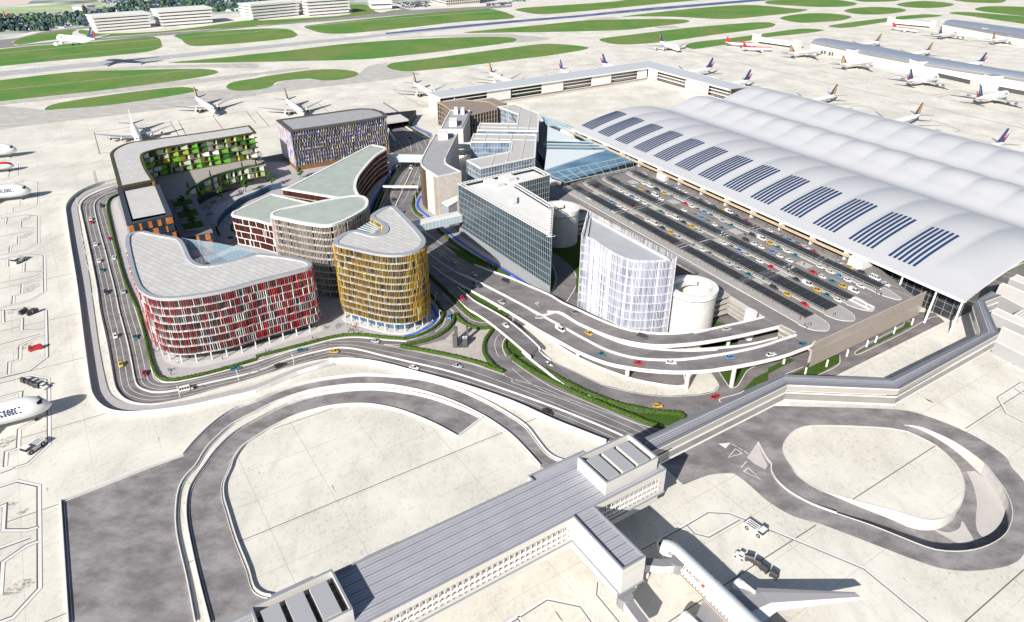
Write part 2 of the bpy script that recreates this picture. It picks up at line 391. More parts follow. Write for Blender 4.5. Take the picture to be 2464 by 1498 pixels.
# ---- grass of the airfield
FIELD = [t(0,0,'-600,530 0,475 300,445 700,420 1100,385 1480,355 1560,440 1550,460 1420,500 1000,545 500,590 0,640 -600,700'),
 t(0,0,'120,415 200,370 330,330 550,300 740,290 700,310 690,340 620,360 560,380 400,400 200,432 140,430'),
 t(0,0,'770,290 900,300 950,325 1600,300 2464,190 2464,255 1900,290 1400,330 870,365 830,340 760,320'),
 t(0,0,'1700,335 2464,280')+t(1,0,'290,280 390,325 395,345 330,368 0,405')+t(0,0,'2000,442 1860,445 1790,425 1750,385'),
 t(0,0,'-600,840 0,775 700,695 1300,675 1900,665 2050,675 2100,700 2000,730 1700,780 1000,870 400,935 0,980 -600,1050'),
 t(0,0,'1620,605 2000,570 2464,520')+t(1,0,'300,490 900,420 1600,375 2000,362 2300,357 2464,365')+t(2,0,'45,382')+t(1,0,'2464,408 2000,470 1400,540 1000,575 400,590 0,600')+t(0,0,'2000,607'),
 t(0,0,'430,1050 500,1010 700,970 1100,910 1500,860 1750,840 1880,855 1910,875 1880,885 1500,950 1000,1020 600,1050 450,1062'),
 t(0,0,'2180,830 2250,790 2464,755')+t(1,0,'100,735 500,680 750,668 930,685 985,710 950,740 800,770 650,778 560,765 500,760 300,775 190,795 160,825 100,850 0,868')+t(0,0,'2300,878 2200,860'),
 t(1,0,'460,255 600,235 1000,190 1800,115 2200,85 2300,95 2464,145 2464,180 2000,210 1500,265 1000,315 800,328 650,322 560,300'),
 t(1,0,'0,205 400,180 900,140 905,50 1050,45 1120,95 1200,125 1300,105 1420,98 1440,110 1300,130 600,195 0,248'),
 t(2,0,'30,95 150,75 600,45 1000,15 1200,-10 1900,-10 1500,30 900,90 400,135 250,138 150,125'),
 t(1,0,'1990,318 2464,268')+t(2,0,'300,240 700,200 1000,190 1400,185 1640,190 1710,205 1650,225 1400,255 1100,290 800,300 300,312 0,315'),
 t(1,0,'1260,635 1330,605 1600,575 2464,460')+t(2,0,'300,425 500,430 690,450 740,465 650,490 300,545 0,580')+t(1,0,'2000,640 1600,680 1450,690 1330,675 1275,655'),
 t(2,0,'1050,165 1400,120 1900,70 2250,50 2464,60')+t(3,0,'250,85 385,95 250,125 0,152')+t(2,0,'2100,185 1900,182 1600,165 1200,160'),
 t(2,0,'840,385 880,370 1200,330 1700,270 2300,220 2464,217')+t(3,0,'60,230 70,245 0,270')+t(2,0,'2000,330 1500,400 1200,428 1000,428 880,405'),
 t(2,0,'1670,440 1750,410 2100,370 2464,320')+t(3,0,'300,280 450,280 540,295 300,330 0,360')+t(2,0,'2200,410 1900,455 1750,475 1690,460'),
 t(3,0,'115,180 180,155 400,130 600,132 780,155 800,170 700,200 500,215 330,222 200,205'), t(3,0,'735,105 830,80 1050,70 1250,80 1330,100 1250,125 1050,142 880,140 760,120'),
 t(3,0,'0,10 300,-5 600,-5 800,20 860,40 750,65 500,70 200,55 0,40'), t(3,0,'1235,45 1350,22 1500,12 1700,25 1790,45 1700,70 1500,80 1330,70'),
 t(3,0,'1990,95 2050,70 2200,62 2700,80 2700,180 2250,135 2080,115'), t(3,0,'1740,125 1850,117 2100,130 2700,190 2700,260 2300,210 2000,165 1800,140'),
 t(3,0,'580,258 700,230 1100,180 1500,140 1690,155 1300,190 1000,235 720,272'), t(3,0,'780,-30 1290,-30 1290,0 1150,18 900,18'), t(3,0,'1720,-20 2250,-10 2260,25 2150,32 1900,22')]
g = MB()
for k_, s in enumerate(FIELD): g.flat(cr(W(s), 3, True), .05+.003*k_)
tag(g.build('airfield_grass', GRASS), 'mown green grass fields lying between the taxiways', 'grass', kind='stuff')
# ---- far land behind the field
g = MB(); g.flat(W(t(0,0,'-900,20 0,-60 1500,-90 2464,-110')+t(1,0,'2464,-60 1600,40 1000,60')+t(0,0,'2464,120 2040,150 900,250 400,290 150,340 0,380 -900,420')), .04); struct(g, 'far_ground', M('far_ground_mix', (.34, .38, .33), .9, var=.75, scale=.012, det=8))
g = MB(); g.flat(W(t(0,0,'-900,100 0,60 260,40 340,-20 500,-90 -900,-90')), .06); struct(g, 'bare_field', M('bare_soil', (.62, .52, .46), .9, var=.08, scale=.01))
g = MB(); g.flat(W(t(0,0,'-900,150 0,80 400,55 1000,20 1030,55 700,105 0,175 -900,260')), .07); struct(g, 'meadow', M('pale_meadow', (.36, .42, .24), .95, var=.2, scale=.02))
g = MB()
for s in (t(0,0,'-600,480 0,385 170,370 400,310 650,275 900,255 920,268 600,300 350,335 200,370 110,410 140,440 500,405 900,375 1500,325 2464,255')+t(1,0,'600,190 1200,130 1430,105 1300,60 1380,70 1500,100 2464,50 2464,70 1600,130 1000,180 0,260')+t(0,0,'1700,335 900,395 300,440 -600,520'),): g.flat(W(s), .09)
struct(g, 'perimeter_road', asphalt('far_road', (.22, .21, .21), (.28, .27, .27)))
g = MB(); g.flat(W(t(0,0,'-600,750 0,690')+t(2,0,'0,205 2464,-14 2464,6 0,224')+t(0,0,'0,738 -600,800')), .06); struct(g, 'runway', RUNW)
g = MB(); g.flat(W(t(1,0,'1250,318 1800,262 2464,200')+t(2,0,'600,152 1300,80 2464,-14 3200,-75 3200,-60 2464,6 1300,104 600,172 0,222')+t(1,0,'1800,282 1250,332')), .09); struct(g, 'runway_centre', RUNB)
g = MB()
for s in (t(0,0,'-300,1020 0,985 800,890 2464,700 2464,735 800,930 0,1015 -300,1050'), t(1,0,'0,705 480,648 520,665 0,725'), t(0,0,'700,690 1300,640 1900,625 2464,610 2464,660 1900,650 1300,668'), t(2,0,'680,200 850,172 980,168 1050,180 900,192'),t(2,0,'-700,400 -500,345 0,340 380,370 200,400 0,415'),
          t(1,0,'1250,378 1800,340 2464,325 2464,350 1900,352'), t(2,0,'1370,260 1550,250 1600,265 1420,278'),
          t(0,0,'-300,1050 0,1020 430,1062 600,1052 1500,950 1900,885 2200,860 2464,872')+t(1,0,'0,870 160,825 300,775 560,765 800,770 985,715 1080,640 1250,610 1330,680 1500,690 1570,722 1000,800 0,912')+t(0,0,'2464,925 1700,1040 700,1160 0,1245 -300,1290')):
    TZ_ = .03 if not g.f else TZ_+.002; g.flat(cr(W(s), 2, True), TZ_)
struct(g, 'taxiway', TAXI)
# ---- plaza, pavements, islands
PL = t(0,1,'1140,395 1062,432 1042,500 1077,650 1202,1180 1332,1497') + t(0,2,'1402,250 1452,450 1512,615 1562,668 1640,683 1750,670 2000,612 2464,482') + t(1,2,'400,360 700,282 850,257 1000,252 1200,270 1430,290 1520,280 1650,230 1760,150 1805,70 1800,0') + t(1,1,'1790,1480 1660,1330 1500,900 1120,600 1180,500 1250,330 1380,110 1400,80') + q('C','300,850 290,700 250,480') + q('B','2330,560 2050,570 2000,420') + t(0,1,'2300,40 1250,200')
g = MB(); g.prism(W(PL), .0, .16); struct(g, 'plaza', PAVE)
g = MB()
for s in (t(1,1,'1400,90 1300,160 1180,350 1080,560 1120,620 1150,560 1230,400 1330,210 1400,110'), q('C','600,290 760,350 920,430 1040,490 1150,560 1090,650 960,590 700,450 560,330')):
    g.prism(W(s), 0, .16)
g.prism(W(t(1,1,'1600,330 1540,440 1520,500 1560,560 1700,650 1760,705 1900,830 2100,960 2464,1170')+t(2,1,'150,1260 362,1345 362,1290 0,1050')+t(1,1,'1960,740 1760,590 1640,480')), 0, .16)
struct(g, 'pavement', M('pavement_stone', (.36, .335, .325), .85, var=.1, scale=.6))
g = MB(); g.prism(cr(W(t(0,1,'1140,420 1095,445 1090,520 1130,700 1210,960 1230,740 1140,480')), 2, True), 0, .2)
g.flat(cr(W(t(0,2,'1560,440 1600,500 1700,540 1850,550 2050,520 2464,410')+t(1,2,'300,300 640,200 620,150 500,180 0,330')+t(0,2,'2200,430 1900,490 1700,450 1640,420')), 2, True), .2)
g.flat(cr(W(t(1,2,'862,105 1000,140 1300,220 1420,232 1560,200 1680,120 1700,40 1640,30 1500,60 1300,60 1050,60 900,60')), 2, True), .2)
struct(g, 'forecourt_paving', M('forecourt_stone', (.52, .50, .49), .8, var=.05))
g = MB(); g.flat(cr(W(t(0,1,'2040,640 2060,540 2130,470 2300,380 2464,330')+t(1,1,'100,290 260,300 0,390')+t(0,1,'2300,480 2180,580 2110,670')), 3, True), .22); struct(g, 'ramp_terrace', M('smooth_paving', (.47,.45,.46), .8, var=.03))
g = MB(); g.prism(cr(W(q('Y','205,420 160,540 60,640')+t(1,2,'1560,345 1400,355 1700,430 2100,520 2280,560 2200,420')+q('Y','530,620 600,530 690,480 560,515 430,510 330,470')), 1, True), 0, .14); struct(g, 'monument_square', TILE)
g = MB()
for pts, wd in ((t(1,1,'1335,95 1280,200 1200,330 1130,450 1090,560'), 1.7), (t(1,1,'1590,390 1560,450 1565,510 1640,575 1720,640 1790,700 2000,860 2200,990 2464,1150')+t(2,1,'170,1258'), 1.9), (q('C','630,305 760,370 900,460 1030,510 1100,580'), 1.9), (t(1,1,'1660,1410 1700,1470')+t(1,2,'1738,50 1700,130 1600,190 1500,230 1430,250'), 1.6)):
    g.ribbon(cr(W(pts), 3), wd, .205)
struct(g, 'cycle_path', BLUEP)
I2 = t(2,2,'100,150 160,125 300,230 640,455 1100,640 1400,705 1660,728 1700,590 1905,590 1950,650 1985,720 1940,775 1800,803 1500,818 1300,803 1100,768 870,708 620,588 500,533 375,473 290,400 185,262')
g = MB(); g.prism(W(I2), 0, .13); g.prism(W(t(2,2,'1420,340 1790,330 1840,368 1620,370')), 0, .12); g.prism(W(t(3,2,'650,634 1700,108 1880,60 1900,250 1180,640')), 0, .14); struct(g, 'concrete_island', CONC)
# ---- lawns inside the junction
g = MB()
for s in (t(2,2,'2000,580 2395,505 2260,570 2205,660 2160,722 2110,738 2080,712'), t(2,2,'2464,585 2330,650 2260,730 2190,785 2464,670'), t(2,2,'1800,318 2180,240 2180,305 1840,368'), t(2,1,'390,940 400,700 700,820 640,1000 620,1140 560,1060 480,990'), t(2,1,'625,1050 660,900 660,1250 610,1340'), t(2,1,'386,1090 415,1190 400,1270 364,1340'),
          t(3,2,'0,610 250,480 210,455 0,555'), t(3,2,'210,615 350,560 400,500 690,420 685,500 470,620'), t(3,2,'845,410 950,350 1300,160 1320,110 1410,130 1250,215 850,415'), q('Z','40,470 200,420 300,400 385,385 380,460 60,490'), q('Z','120,300 180,240 260,260 280,290'),
          q('X','490,480 570,520 800,640 925,715 860,740 760,680 640,610'), q('X','560,640 640,690 740,765 650,745 590,700'), t(2,2,'0,400 300,580 600,760 900,890 1200,980 1600,1010 1640,1040 1500,1110 1300,1060 900,900 400,690 0,450'), q('Y','830,680 1100,851 940,851 850,770'), q('X','420,190 640,280 760,375 640,350 520,280')):
    g.prism(W(s), 0, .17)
tag(g.build('junction_lawn', LAWN), 'short green lawns filling the gaps of the road junction', 'grass', kind='stuff')
# ---- painted lines
ln = MB(); Z1 = .085
DIV = cr(W(t(0,1,'1130,345 1040,375 960,415 915,460 908,510 925,600 965,760 1005,900 1045,1060 1110,1320 1145,1497') + t(0,2,'1225,300 1270,520 1305,690 1340,740 1420,775 1520,790 1700,770 2000,700 2464,590') + t(1,2,'300,475 600,395 700,370')), 4)
for d, wd in ((2.5, .2), (4.8, .2), (-2.2, .2), (-4.4, .2)): ln.ribbon(offset(DIV, d, False), wd, Z1)
for d in (7.0, -6.6): ln.ribbon(offset(DIV, d, False), .35, Z1)
for s, wd in ((t(1,2,'700,395 900,405 1200,465 1500,545 1900,640 2464,830')+t(2,2,'500,1015 990,1228'), .2), (t(1,2,'700,425 860,432 950,450'), .2), (t(1,2,'700,330 900,330 1100,360 1500,445 2000,560 2464,725')+t(2,2,'600,970 1080,1160 1250,1240'), .2),
    (t(1,2,'700,300 1000,300 1200,330 1700,430 2100,525 2464,655')+t(2,2,'0,690 600,895 1280,1190'), .2), (t(1,2,'1230,328 1400,352'), .5), (t(1,2,'1400,352 1700,425 2100,520 2400,618'), .3), (t(2,2,'30,665 300,745 600,870 1200,1090 1350,1190'), .2), (t(2,2,'0,560 150,680 300,770 560,870'), .2),
    (t(2,2,'0,485 200,625 400,745 640,845 900,955 1200,1085 1440,1150'), .3), (q('C','365,495 480,570 590,700 680,870'), .2), (q('C','480,520 620,590 680,680 715,870'), .35), (q('C','700,600 800,690 860,860'), .2), (q('C','610,500 790,620 900,740 940,840'), .2), (q('C','650,490 850,580 960,640 1015,760'), .25), (q('C','410,610 500,720 570,870'), .2), (q('C','390,700 460,860'), .2), (q('C','510,415 700,480 960,580'), .3),
    (t(1,1,'1440,110 1360,200 1270,330 1200,480'), .2), (t(1,1,'1480,120 1400,240 1220,490'), .2), (t(1,1,'1570,100 1440,420 1390,480'), .2), (t(1,1,'1395,110 1260,330 1165,520'), .25), (t(1,1,'1585,180 1500,500 1520,560 1600,620'), .25), (t(1,1,'1600,720 1820,880 1970,980 2150,1070'), .4), (t(1,1,'1620,905 1750,1010 1930,1130'), .4), (t(1,1,'1640,810 1830,960 2040,1085'), .15), (t(1,1,'1640,850 1990,1100'), .15),
    (q('X','400,560 500,660 600,750 680,778 745,780'), .3), (q('X','285,560 340,620 400,690 418,750 400,800 340,851'), .3), (q('X','455,672 500,720'), .5), (t(1,2,'1900,0 1890,100 1820,190 1650,270 1480,320 1240,325'), .3), (q('Y','690,500 620,570 570,660 570,760 600,851')+t(1,2,'2235,430 2300,530 2400,620'), .35), (q('Y','755,545 690,610 665,700 690,800 715,851'), .2), (q('Y','810,600 770,660 760,740 800,840'), .35),
    (t(2,2,'1905,590 1950,650 1990,720 1940,782 1800,812 1500,826 1300,812 1100,777 870,716 620,596 500,541 375,481 290,408 185,270'), .3), (t(2,2,'1985,580 2080,720 2110,745 2165,730 2210,665 2265,578 2400,505'), .3), (t(2,2,'2464,590 2335,655 2260,740 2190,795 2010,845 1995,870 2020,885'), .4), (t(3,2,'650,632 1720,105'), .3), (t(3,2,'0,560 230,445'), .3), (t(3,2,'170,610 340,540'), .3), (t(3,2,'470,625 680,520 690,425'), .3), (t(3,2,'835,400 845,425 900,410 1300,215 1560,70 1660,55'), .3), (t(3,2,'835,400 940,330 1300,140 1320,110'), .3),
    (t(2,1,'385,940 480,990 570,1070 615,1160 615,1260 520,1420'), .35), (t(2,1,'388,1050 425,1150 415,1240 365,1345'), .35)):
    ln.ribbon(cr(W(s), 3), wd, Z1 if wd < .45 else .11)
# airfield lines
for s, wd in ((t(0,0,'0,518 500,470 1000,425 1510,382'), 1.5), (t(0,0,'1750,362 2464,310')+t(1,0,'0,305 300,280'), 1.2), (t(0,0,'0,600 1000,500 1560,448'), .8), (t(0,0,'0,868 1000,765 1900,672'), .8), (t(1,0,'470,258 1000,205 2464,95'), 2), (t(0,0,'0,742 1000,650 2464,500')+t(1,0,'1000,390 2464,245'), 1.2),
    (t(0,0,'190,685 450,660'), 1.4), (t(0,0,'690,635 950,612'), 1.4), (t(0,0,'1170,590 1412,568'), 1.4), (t(0,0,'1630,545 1850,522'), 1.4), (t(0,0,'2050,502 2260,482'), 1.4), (t(2,0,'60,208 270,196'), 1.4), (t(2,0,'410,182 540,172'), 1.4), (t(2,0,'640,158 780,146'), 1.4), (t(2,0,'900,134 1010,124'), 1.4), (t(2,0,'1130,112 1240,101'), 1.4), (t(2,0,'1350,90 1460,79'), 1.4),(t(2,0,'1560,70 1660,60'), 1.4)):
    ln.ribbon(W(s), wd, .12)
# aircraft stands on the left, thick white
st = [t(0,2,s) for s in ('-100,715 0,690 290,620 472,652 478,1285 275,1475 120,1520', '475,1005 380,1035 190,1140 180,1325 65,1360 55,1500', '190,870 200,785 0,835', '395,978 0,1072', '-100,660 280,575 450,445 440,0', '435,180 360,193 205,193 210,80 30,120 25,0', '0,318 380,220', '430,245 365,258 200,335 195,470 95,497 90,610')]
st += [t(0,1,s) for s in ('0,280 265,245 375,255 370,480 260,530 0,580', '325,380 205,435 203,490 140,505 135,545', '80,310 85,285', '0,610 250,570 375,580 375,845 250,915 0,965', '355,695 325,705 190,700 195,635', '50,660 60,600', '0,780 325,718', '360,735 185,785 180,860 105,880 100,935', '0,1000 295,940 430,960 437,1315 290,1405 0,1475', '420,1120 380,1130 225,1125 230,1040', '70,1075 72,1000', '0,1225 378,1148', '420,1165 220,1240 215,1330 135,1355 130,1430', '190,80 185,190 60,235 0,240', '75,210 80,160 180,140', '0,55 95,40 190,0', '-60,1497 285,1462 452,1490')]
st += [t(0,3,s) for s in ('0,190 170,135 380,180 387,1170 125,1455 0,1500', '375,580 260,615 30,615 45,370 0,390', '0,780 290,675', '370,720 260,760 30,920 10,1230', '0,55 150,0')]
STAND = []
for s in st: ln.ribbon(W(s), .95 if s[0][1] > 500 else .8, .05); STAND.append((s, 1.5 if s[0][1] > 500 else 1.2))
for s in (t(2,3,'-100,1530 60,1440 335,1265 670,1335 790,1500'), t(2,3,'60,1440 110,1500'), t(2,3,'845,1115 835,1230 1060,1500'), t(2,3,'1230,790 1440,680 1685,545 1880,430 2090,440 2300,520 2464,590')+t(3,3,'930,975 1570,1500'), t(2,3,'1700,560 1770,635 1890,665 2180,500'), t(3,2,'2310,370 2365,510 2600,360'), t(3,2,'2464,705 2440,700 2220,840 2300,985 2464,1070'), t(3,2,'2380,745 2464,800')):
    ln.ribbon(W(s), .8, .05); STAND.append((s, 1.15))
for s in (t(2,2,'2150,1330 2215,1375 2080,1415 2150,1330'), t(2,3,'2275,12 2390,125 2230,45 2275,12'), t(2,2,'2115,1285 2165,1310'), t(2,2,'2175,1318 2220,1345'), t(2,2,'2232,1350 2275,1380'), t(2,2,'2260,1450 2235,1475'), t(2,2,'2235,1480 2200,1510')):
    ln.ribbon(W(s), .3, .1)
ln.flat(W(t(2,2,'1985,1282 2105,1272 2055,1327')), .1)
struct(ln, 'road_markings', LINE)
# dark lines and joints
dk = MB()
for s, w_i in STAND: dk.ribbon(offset(W(s), .14, False), w_i, .035)
for s in (t(0,0,'905,1275 1640,1175 1720,1310'), t(0,0,'905,1275 960,1480 1060,1468'), t(0,0,'1715,1165 2370,1072 2464,1190'), t(0,0,'1715,1165 1790,1300'), t(0,0,'2050,1120 2150,1250'), t(1,0,'-20,1240 130,1220 210,1195'), t(1,0,'0,1075 130,1220'), t(1,0,'580,985 700,1080'), t(1,0,'1330,870 1600,1030 1690,1040'), t(1,0,'1690,1010 1600,1025'), t(1,0,'1870,800 2020,780 2150,850'), t(2,0,'1150,580 1450,540 1790,615 1640,645'), t(2,0,'280,680 770,620 860,660'), t(2,0,'720,625 830,600'), t(2,0,'1970,465 2200,400 2464,470'), t(2,0,'1970,465 2320,545 2464,520'),
          t(3,0,'360,655 690,600'), t(3,0,'380,660 900,775 1180,720'), t(3,0,'940,785 1580,925 1860,870'), t(3,0,'1630,940 2380,1105 2500,1085'), t(3,0,'940,785 1230,735'), t(3,0,'1630,940 1900,880'), t(3,0,'0,580 320,645 350,630'), t(3,0,'190,375 430,335 900,390'), t(3,0,'980,290 1160,255 1500,300 1330,345 980,290'), t(3,0,'1390,355 1840,420 2020,385'), t(3,0,'1870,430 2310,500 2464,470'), t(3,0,'1640,540 1900,560'), t(3,0,'800,1030 900,1015 1040,1060'), t(3,0,'1560,1150 1850,1255 1800,1275'), t(3,0,'250,860 400,895')):
    dk.ribbon(W(s), .5, .06)
for s in (t(3,0,'0,670 2464,1240'), t(2,0,'1690,490 2464,670')): dk.ribbon(W(s), 1.3, .06, 1)
for s in (t(0,3,'0,555 565,360'), t(0,3,'420,1500 640,1410'), t(0,3,'1805,925 1865,900'), t(0,3,'2300,720 2464,655')+t(1,3,'1570,0')+t(1,2,'2400,1160'), t(0,2,'0,1285 1030,985'), t(0,2,'0,655 830,445'), t(0,1,'0,1285 690,1140'), t(0,2,'0,200 780,20'), t(0,1,'385,410 640,370'), t(1,2,'165,1138 740,940'), t(2,2,'110,1085 240,1032'), t(2,2,'970,730 1110,670'), t(3,3,'0,860 465,560'), t(3,3,'820,312 1300,0')+t(3,2,'1610,1300'), t(3,2,'1900,1135 2245,910 2464,770'), t(3,3,'1890,1500 2464,990'), t(2,3,'1500,1500 2464,860'), t(0,1,'610,120 1060,50'), t(0,1,'895,148 935,300'), t(0,1,'912,148 945,300'), t(3,1,'2464,1480 2300,1560')):
    dk.ribbon(W(s), .32, .02, 2)
for s in (t(1,2,'1590,1112 1600,1122 1640,1185 1615,1150'), t(3,2,'1500,838 1560,862 1605,893 1540,868'), t(2,3,'415,1393 430,1395 495,1495 460,1460'), t(3,3,'1285,1058 1310,1074 1348,1112'), t(1,3,'728,178 738,180 772,262'), t(0,2,'1522,1218 1530,1220 1532,1252'), t(1,3,'22,46 32,50 40,82'), t(0,3,'448,205 455,205 456,245'), t(3,3,'1590,1250 1605,1258 1635,1288')):
    dk.flat(W(s), .022, 3)
struct(dk, 'pavement_joints', [M('joint_dark', (.10, .09, .085)), M('taxi_line', (.30, .32, .37)), M('joint_brown', (.15, .12, .10)), M('rust_streak', (.20, .09, .05))])
# oil stains on the stands
sm = NT('oil_stain', .8); _a = sm.mul(sm.ramp(sm.noise(.9, 6, None, .7), .45, .68, 0, .6), 1.); sm.b.inputs['Base Color'].default_value = (.06, .065, .07, 1); sm.t.links.new(_a, sm.b.inputs['Alpha'])
g = MB()
for c, r, u, v, rx, ry in ((0,2,240,345,80,26), (0,2,60,1260,110,50), (0,3,90,380,90,30), (0,3,230,430,60,22), (0,3,190,1160,160,60), (0,1,280,400,60,18), (0,1,280,600,60,18), (0,1,260,770,70,22), (0,1,300,1280,90,35), (0,2,120,5,70,20), (0,1,200,255,50,15)):
    g.flat(cr(W(t(c, r, ' '.join('%f,%f' % (u+rx*math.cos(a*.7854)*(1+.3*math.sin(a*5)), v+ry*math.sin(a*.7854)-.35*rx*math.cos(a*.7854)) for a in range(8)))), 3, True), .026)
struct(g, 'ground_stain', sm.m)
# ---- kerb and barrier walls of the ring road
for pts, w0, h, m, lab, nm in ((t(0,1,'1120,247 960,288 800,352 692,432 643,512 648,600 692,900 742,1200 782,1497')+t(0,2,'832,400 887,780 912,850 962,920 1060,985 1200,1010 1400,1005 1800,955 2200,865 2464,800')+t(1,2,'400,625 600,560 760,500 900,492 1200,530 1600,635 2000,745 2464,905')+t(2,2,'400,1085 700,1205 905,1285'), .3, 2.1, WHITE, 'tall white parapet wall running round the outside of the ring road', 'parapet_wall'),
                            (t(0,1,'1128,300 1000,340 875,393 803,445 775,500 786,570 821,720 889,1040 939,1300 964,1497')+t(0,2,'1030,300 1076,560 1106,720 1142,795 1206,858 1298,895 1420,910 1560,900 1800,848 2100,763 2464,656')+t(1,2,'300,563 550,498 700,473 800,468'), .3, .8, WHITE2, 'low white barrier along the outer kerb of the ring road', 'road_barrier'),
                            (t(0,1,'1130,345 1040,375 960,415 915,460 908,510 925,600 965,760 1005,900 1045,1060 1110,1320 1145,1497')+t(0,2,'1225,300 1270,520 1305,690 1340,740 1420,775 1520,790 1700,770 2000,700 2464,590')+t(1,2,'300,475 600,395 750,365 850,360 1000,380 1200,430 1500,500 1800,570 2100,660 2464,785')+t(2,2,'400,930 800,1090 1060,1205 1300,1330'), .5, .55, WHITE, 'white central barrier dividing both carriageways of the ring road', 'road_barrier'),
                            (t(0,1,'1140,378 1050,418 1026,500 1050,640 1110,900 1190,1200 1290,1430')+t(0,2,'1322,0 1390,250 1450,500 1500,640 1560,682 1640,692 1760,678 2000,625 2464,495')+t(1,2,'400,372 700,290 850,264 1000,260 1250,285 1450,298'), .3, .35, WHITE, 'low white kerb between the hedge and the inner ring road lane', 'road_barrier'),
                            (t(1,1,'1540,80 1480,190 1400,370 1345,490'), .5, .6, WHITE, 'white central barrier on the motorway under the slim gantry', 'road_barrier'),
                            (q('C','535,345 700,455 880,560 990,610'), .5, 1.0, WHITE, 'white barrier beside the hedge near the tunnel mouth', 'road_barrier'),
                            (t(1,1,'1700,1068 1820,1165 2010,1290'), .4, .5, WHITE, 'short white barrier where the two viaduct lanes rise from the motorway', 'road_barrier')):
    g = MB(); g.wall(cr(W(pts), 3), w0, 0, h); tag(g.build(nm, m), lab, 'wall' if 'parapet' in nm else 'barrier')
# the raised verge path between parapet and road
def halfpath(): return cr(W(t(0,1,'1125,270 960,312 810,375 720,445 700,510 712,600 758,900 805,1200 840,1497')+t(0,2,'890,400 945,700 985,820 1060,890 1200,945 1420,955 1800,905 2200,815 2464,755')+t(1,2,'400,590 740,492')), 3)
hp = halfpath(); g = MB(); g.wall(hp, 5.4, 0, .3); struct(g, 'verge_path', M('verge_cobble', (.40, .385, .38), .9, var=.08, scale=.8))
# ---- hedges
def hedge(s, wd, h, lab, z=0., grp='hedges of the road junction', sm_=3):
    p = walk(cr(W(s, z), sm_), .55, False); g = MB(); N = len(p); prof = [(-.5, 0), (-.52, .55), (-.36, .93), (0, 1.03), (.36, .93), (.52, .55), (.5, 0)]
    for i, (x, y, tx, ty) in enumerate(p):
        for a, b in prof:
            j = 1 + rnd.uniform(-.16, .16)
            g.v.append((x + ty*a*wd*j + tx*rnd.uniform(-.12, .12), y - tx*a*wd*j, z + .05 + b*h*(1+rnd.uniform(-.14, .14)) if b else z))
    for i in range(N-1):
        for k in range(6): g.f.append((i*7+k, i*7+k+1, i*7+7+k+1, i*7+7+k)); g.m.append(0)
    g.f += [tuple(range(7)), tuple(range((N-1)*7, N*7))]; g.m += [0, 0]
    return tag(g.build('hedge', HEDGE), lab, 'hedge', grp)
hedge(t(0,1,'1140,384 1060,428 1035,500 1060,640 1120,900 1200,1200 1300,1430')+t(0,2,'1335,0 1400,250 1460,500 1510,620 1560,662 1640,674 1760,660 2000,608 2300,525 2464,475'), 1.3, 1.2, 'long clipped hedge along the inner ring road on the left of the red building')
hedge(t(1,2,'0,452 400,348 700,270 850,243 1000,238 1250,264 1440,277'), 1.4, 1.2, 'clipped hedge along the road in front of the red and gold buildings')
hedge(t(1,2,'1440,277 1600,235 1740,150 1800,60 1790,0')+t(1,1,'1720,1390 1660,1340'), 1.4, 1.2, 'clipped hedge curving round the blue path below the gold building')
hedge(q('X','275,400 400,520 500,615 580,705 650,752 740,775'), 1.6, 1.2, 'clipped hedge between the two slip roads beside the gold building')
hedge(q('Y','195,335 235,395 330,465 450,508 560,508 680,482'), 1.5, 1.3, 'curved hedge on the upper edge of the monument square')
hedge(t(1,2,'1912,45 1890,130 1800,220 1650,290 1500,325 1390,352'), 1.5, 1.3, 'curved hedge on the left edge of the monument square')
hedge(t(1,2,'1390,352 1600,387 1900,447 2150,512 2390,602'), 1.5, 1.3, 'straight hedge along the motorway edge of the monument square')
hedge(t(1,2,'2290,170 2205,300 2195,400 2235,480 2300,550 2390,602'), 1.5, 1.3, 'curved hedge on the right edge of the monument square')
hedge(t(2,2,'0,320 300,555 600,738 900,866 1100,928 1400,985 1610,1000 1665,1042'), 1.7, 1.3, 'hedge on the upper side of the long green wedge beside the motorway')
hedge(t(2,2,'0,455 200,592 420,703 640,812 900,922 1150,1022 1350,1102 1450,1138'), 1.7, 1.3, 'hedge on the lower side of the long green wedge beside the motorway')
hedge(q('Y','830,640 790,690 800,760 850,835'), 1.4, 1.2, 'short curved hedge inside the bend of the loop road')
hedge(q('Y','835,650 950,750 1060,842 1100,862'), 1.4, 1.2, 'short straight hedge under the edge of the slip road')
hedge(t(1,1,'1750,712 1900,850 2100,980 2300,1090 2430,1170'), 1.6, 1.2, 'long hedge between the motorway and the dark glass tower')
hedge(q('C','545,320 700,430 880,540 980,590 1060,635'), 1.8, 1.5, 'hedge beside the motorway near the tunnel mouth')
hedge(t(1,1,'1590,310 1530,400 1508,490 1540,560 1600,592'), 1.4, 1.2, 'curved hedge at the foot of the pale stone building')
hedge(t(1,1,'1375,112 1300,230 1210,370 1160,480 1130,560'), 1.4, 1.2, 'hedge along the motorway beside the rust coloured wing')
hedge(q('Y','760,360 820,345 880,320'), 1.4, 1.2, 'short hedge at the lower end of the lawn under the viaduct')
hedge(t(0,1,'2085,700 2100,740 2115,775'), 1.0, 1.0, 'short hedge stub in the courtyard by the timber terrace', .16, 'courtyard hedges')
hedge(t(0,1,'2255,640 2230,690 2235,725 2275,742'), 1.0, 1.0, 'small curved hedge in front of the low rust coloured block', .16, 'courtyard hedges')
hedge(t(0,1,'2195,797 2245,797'), .9, .8, 'tiny straight hedge box in the courtyard paving', .16, 'courtyard hedges')
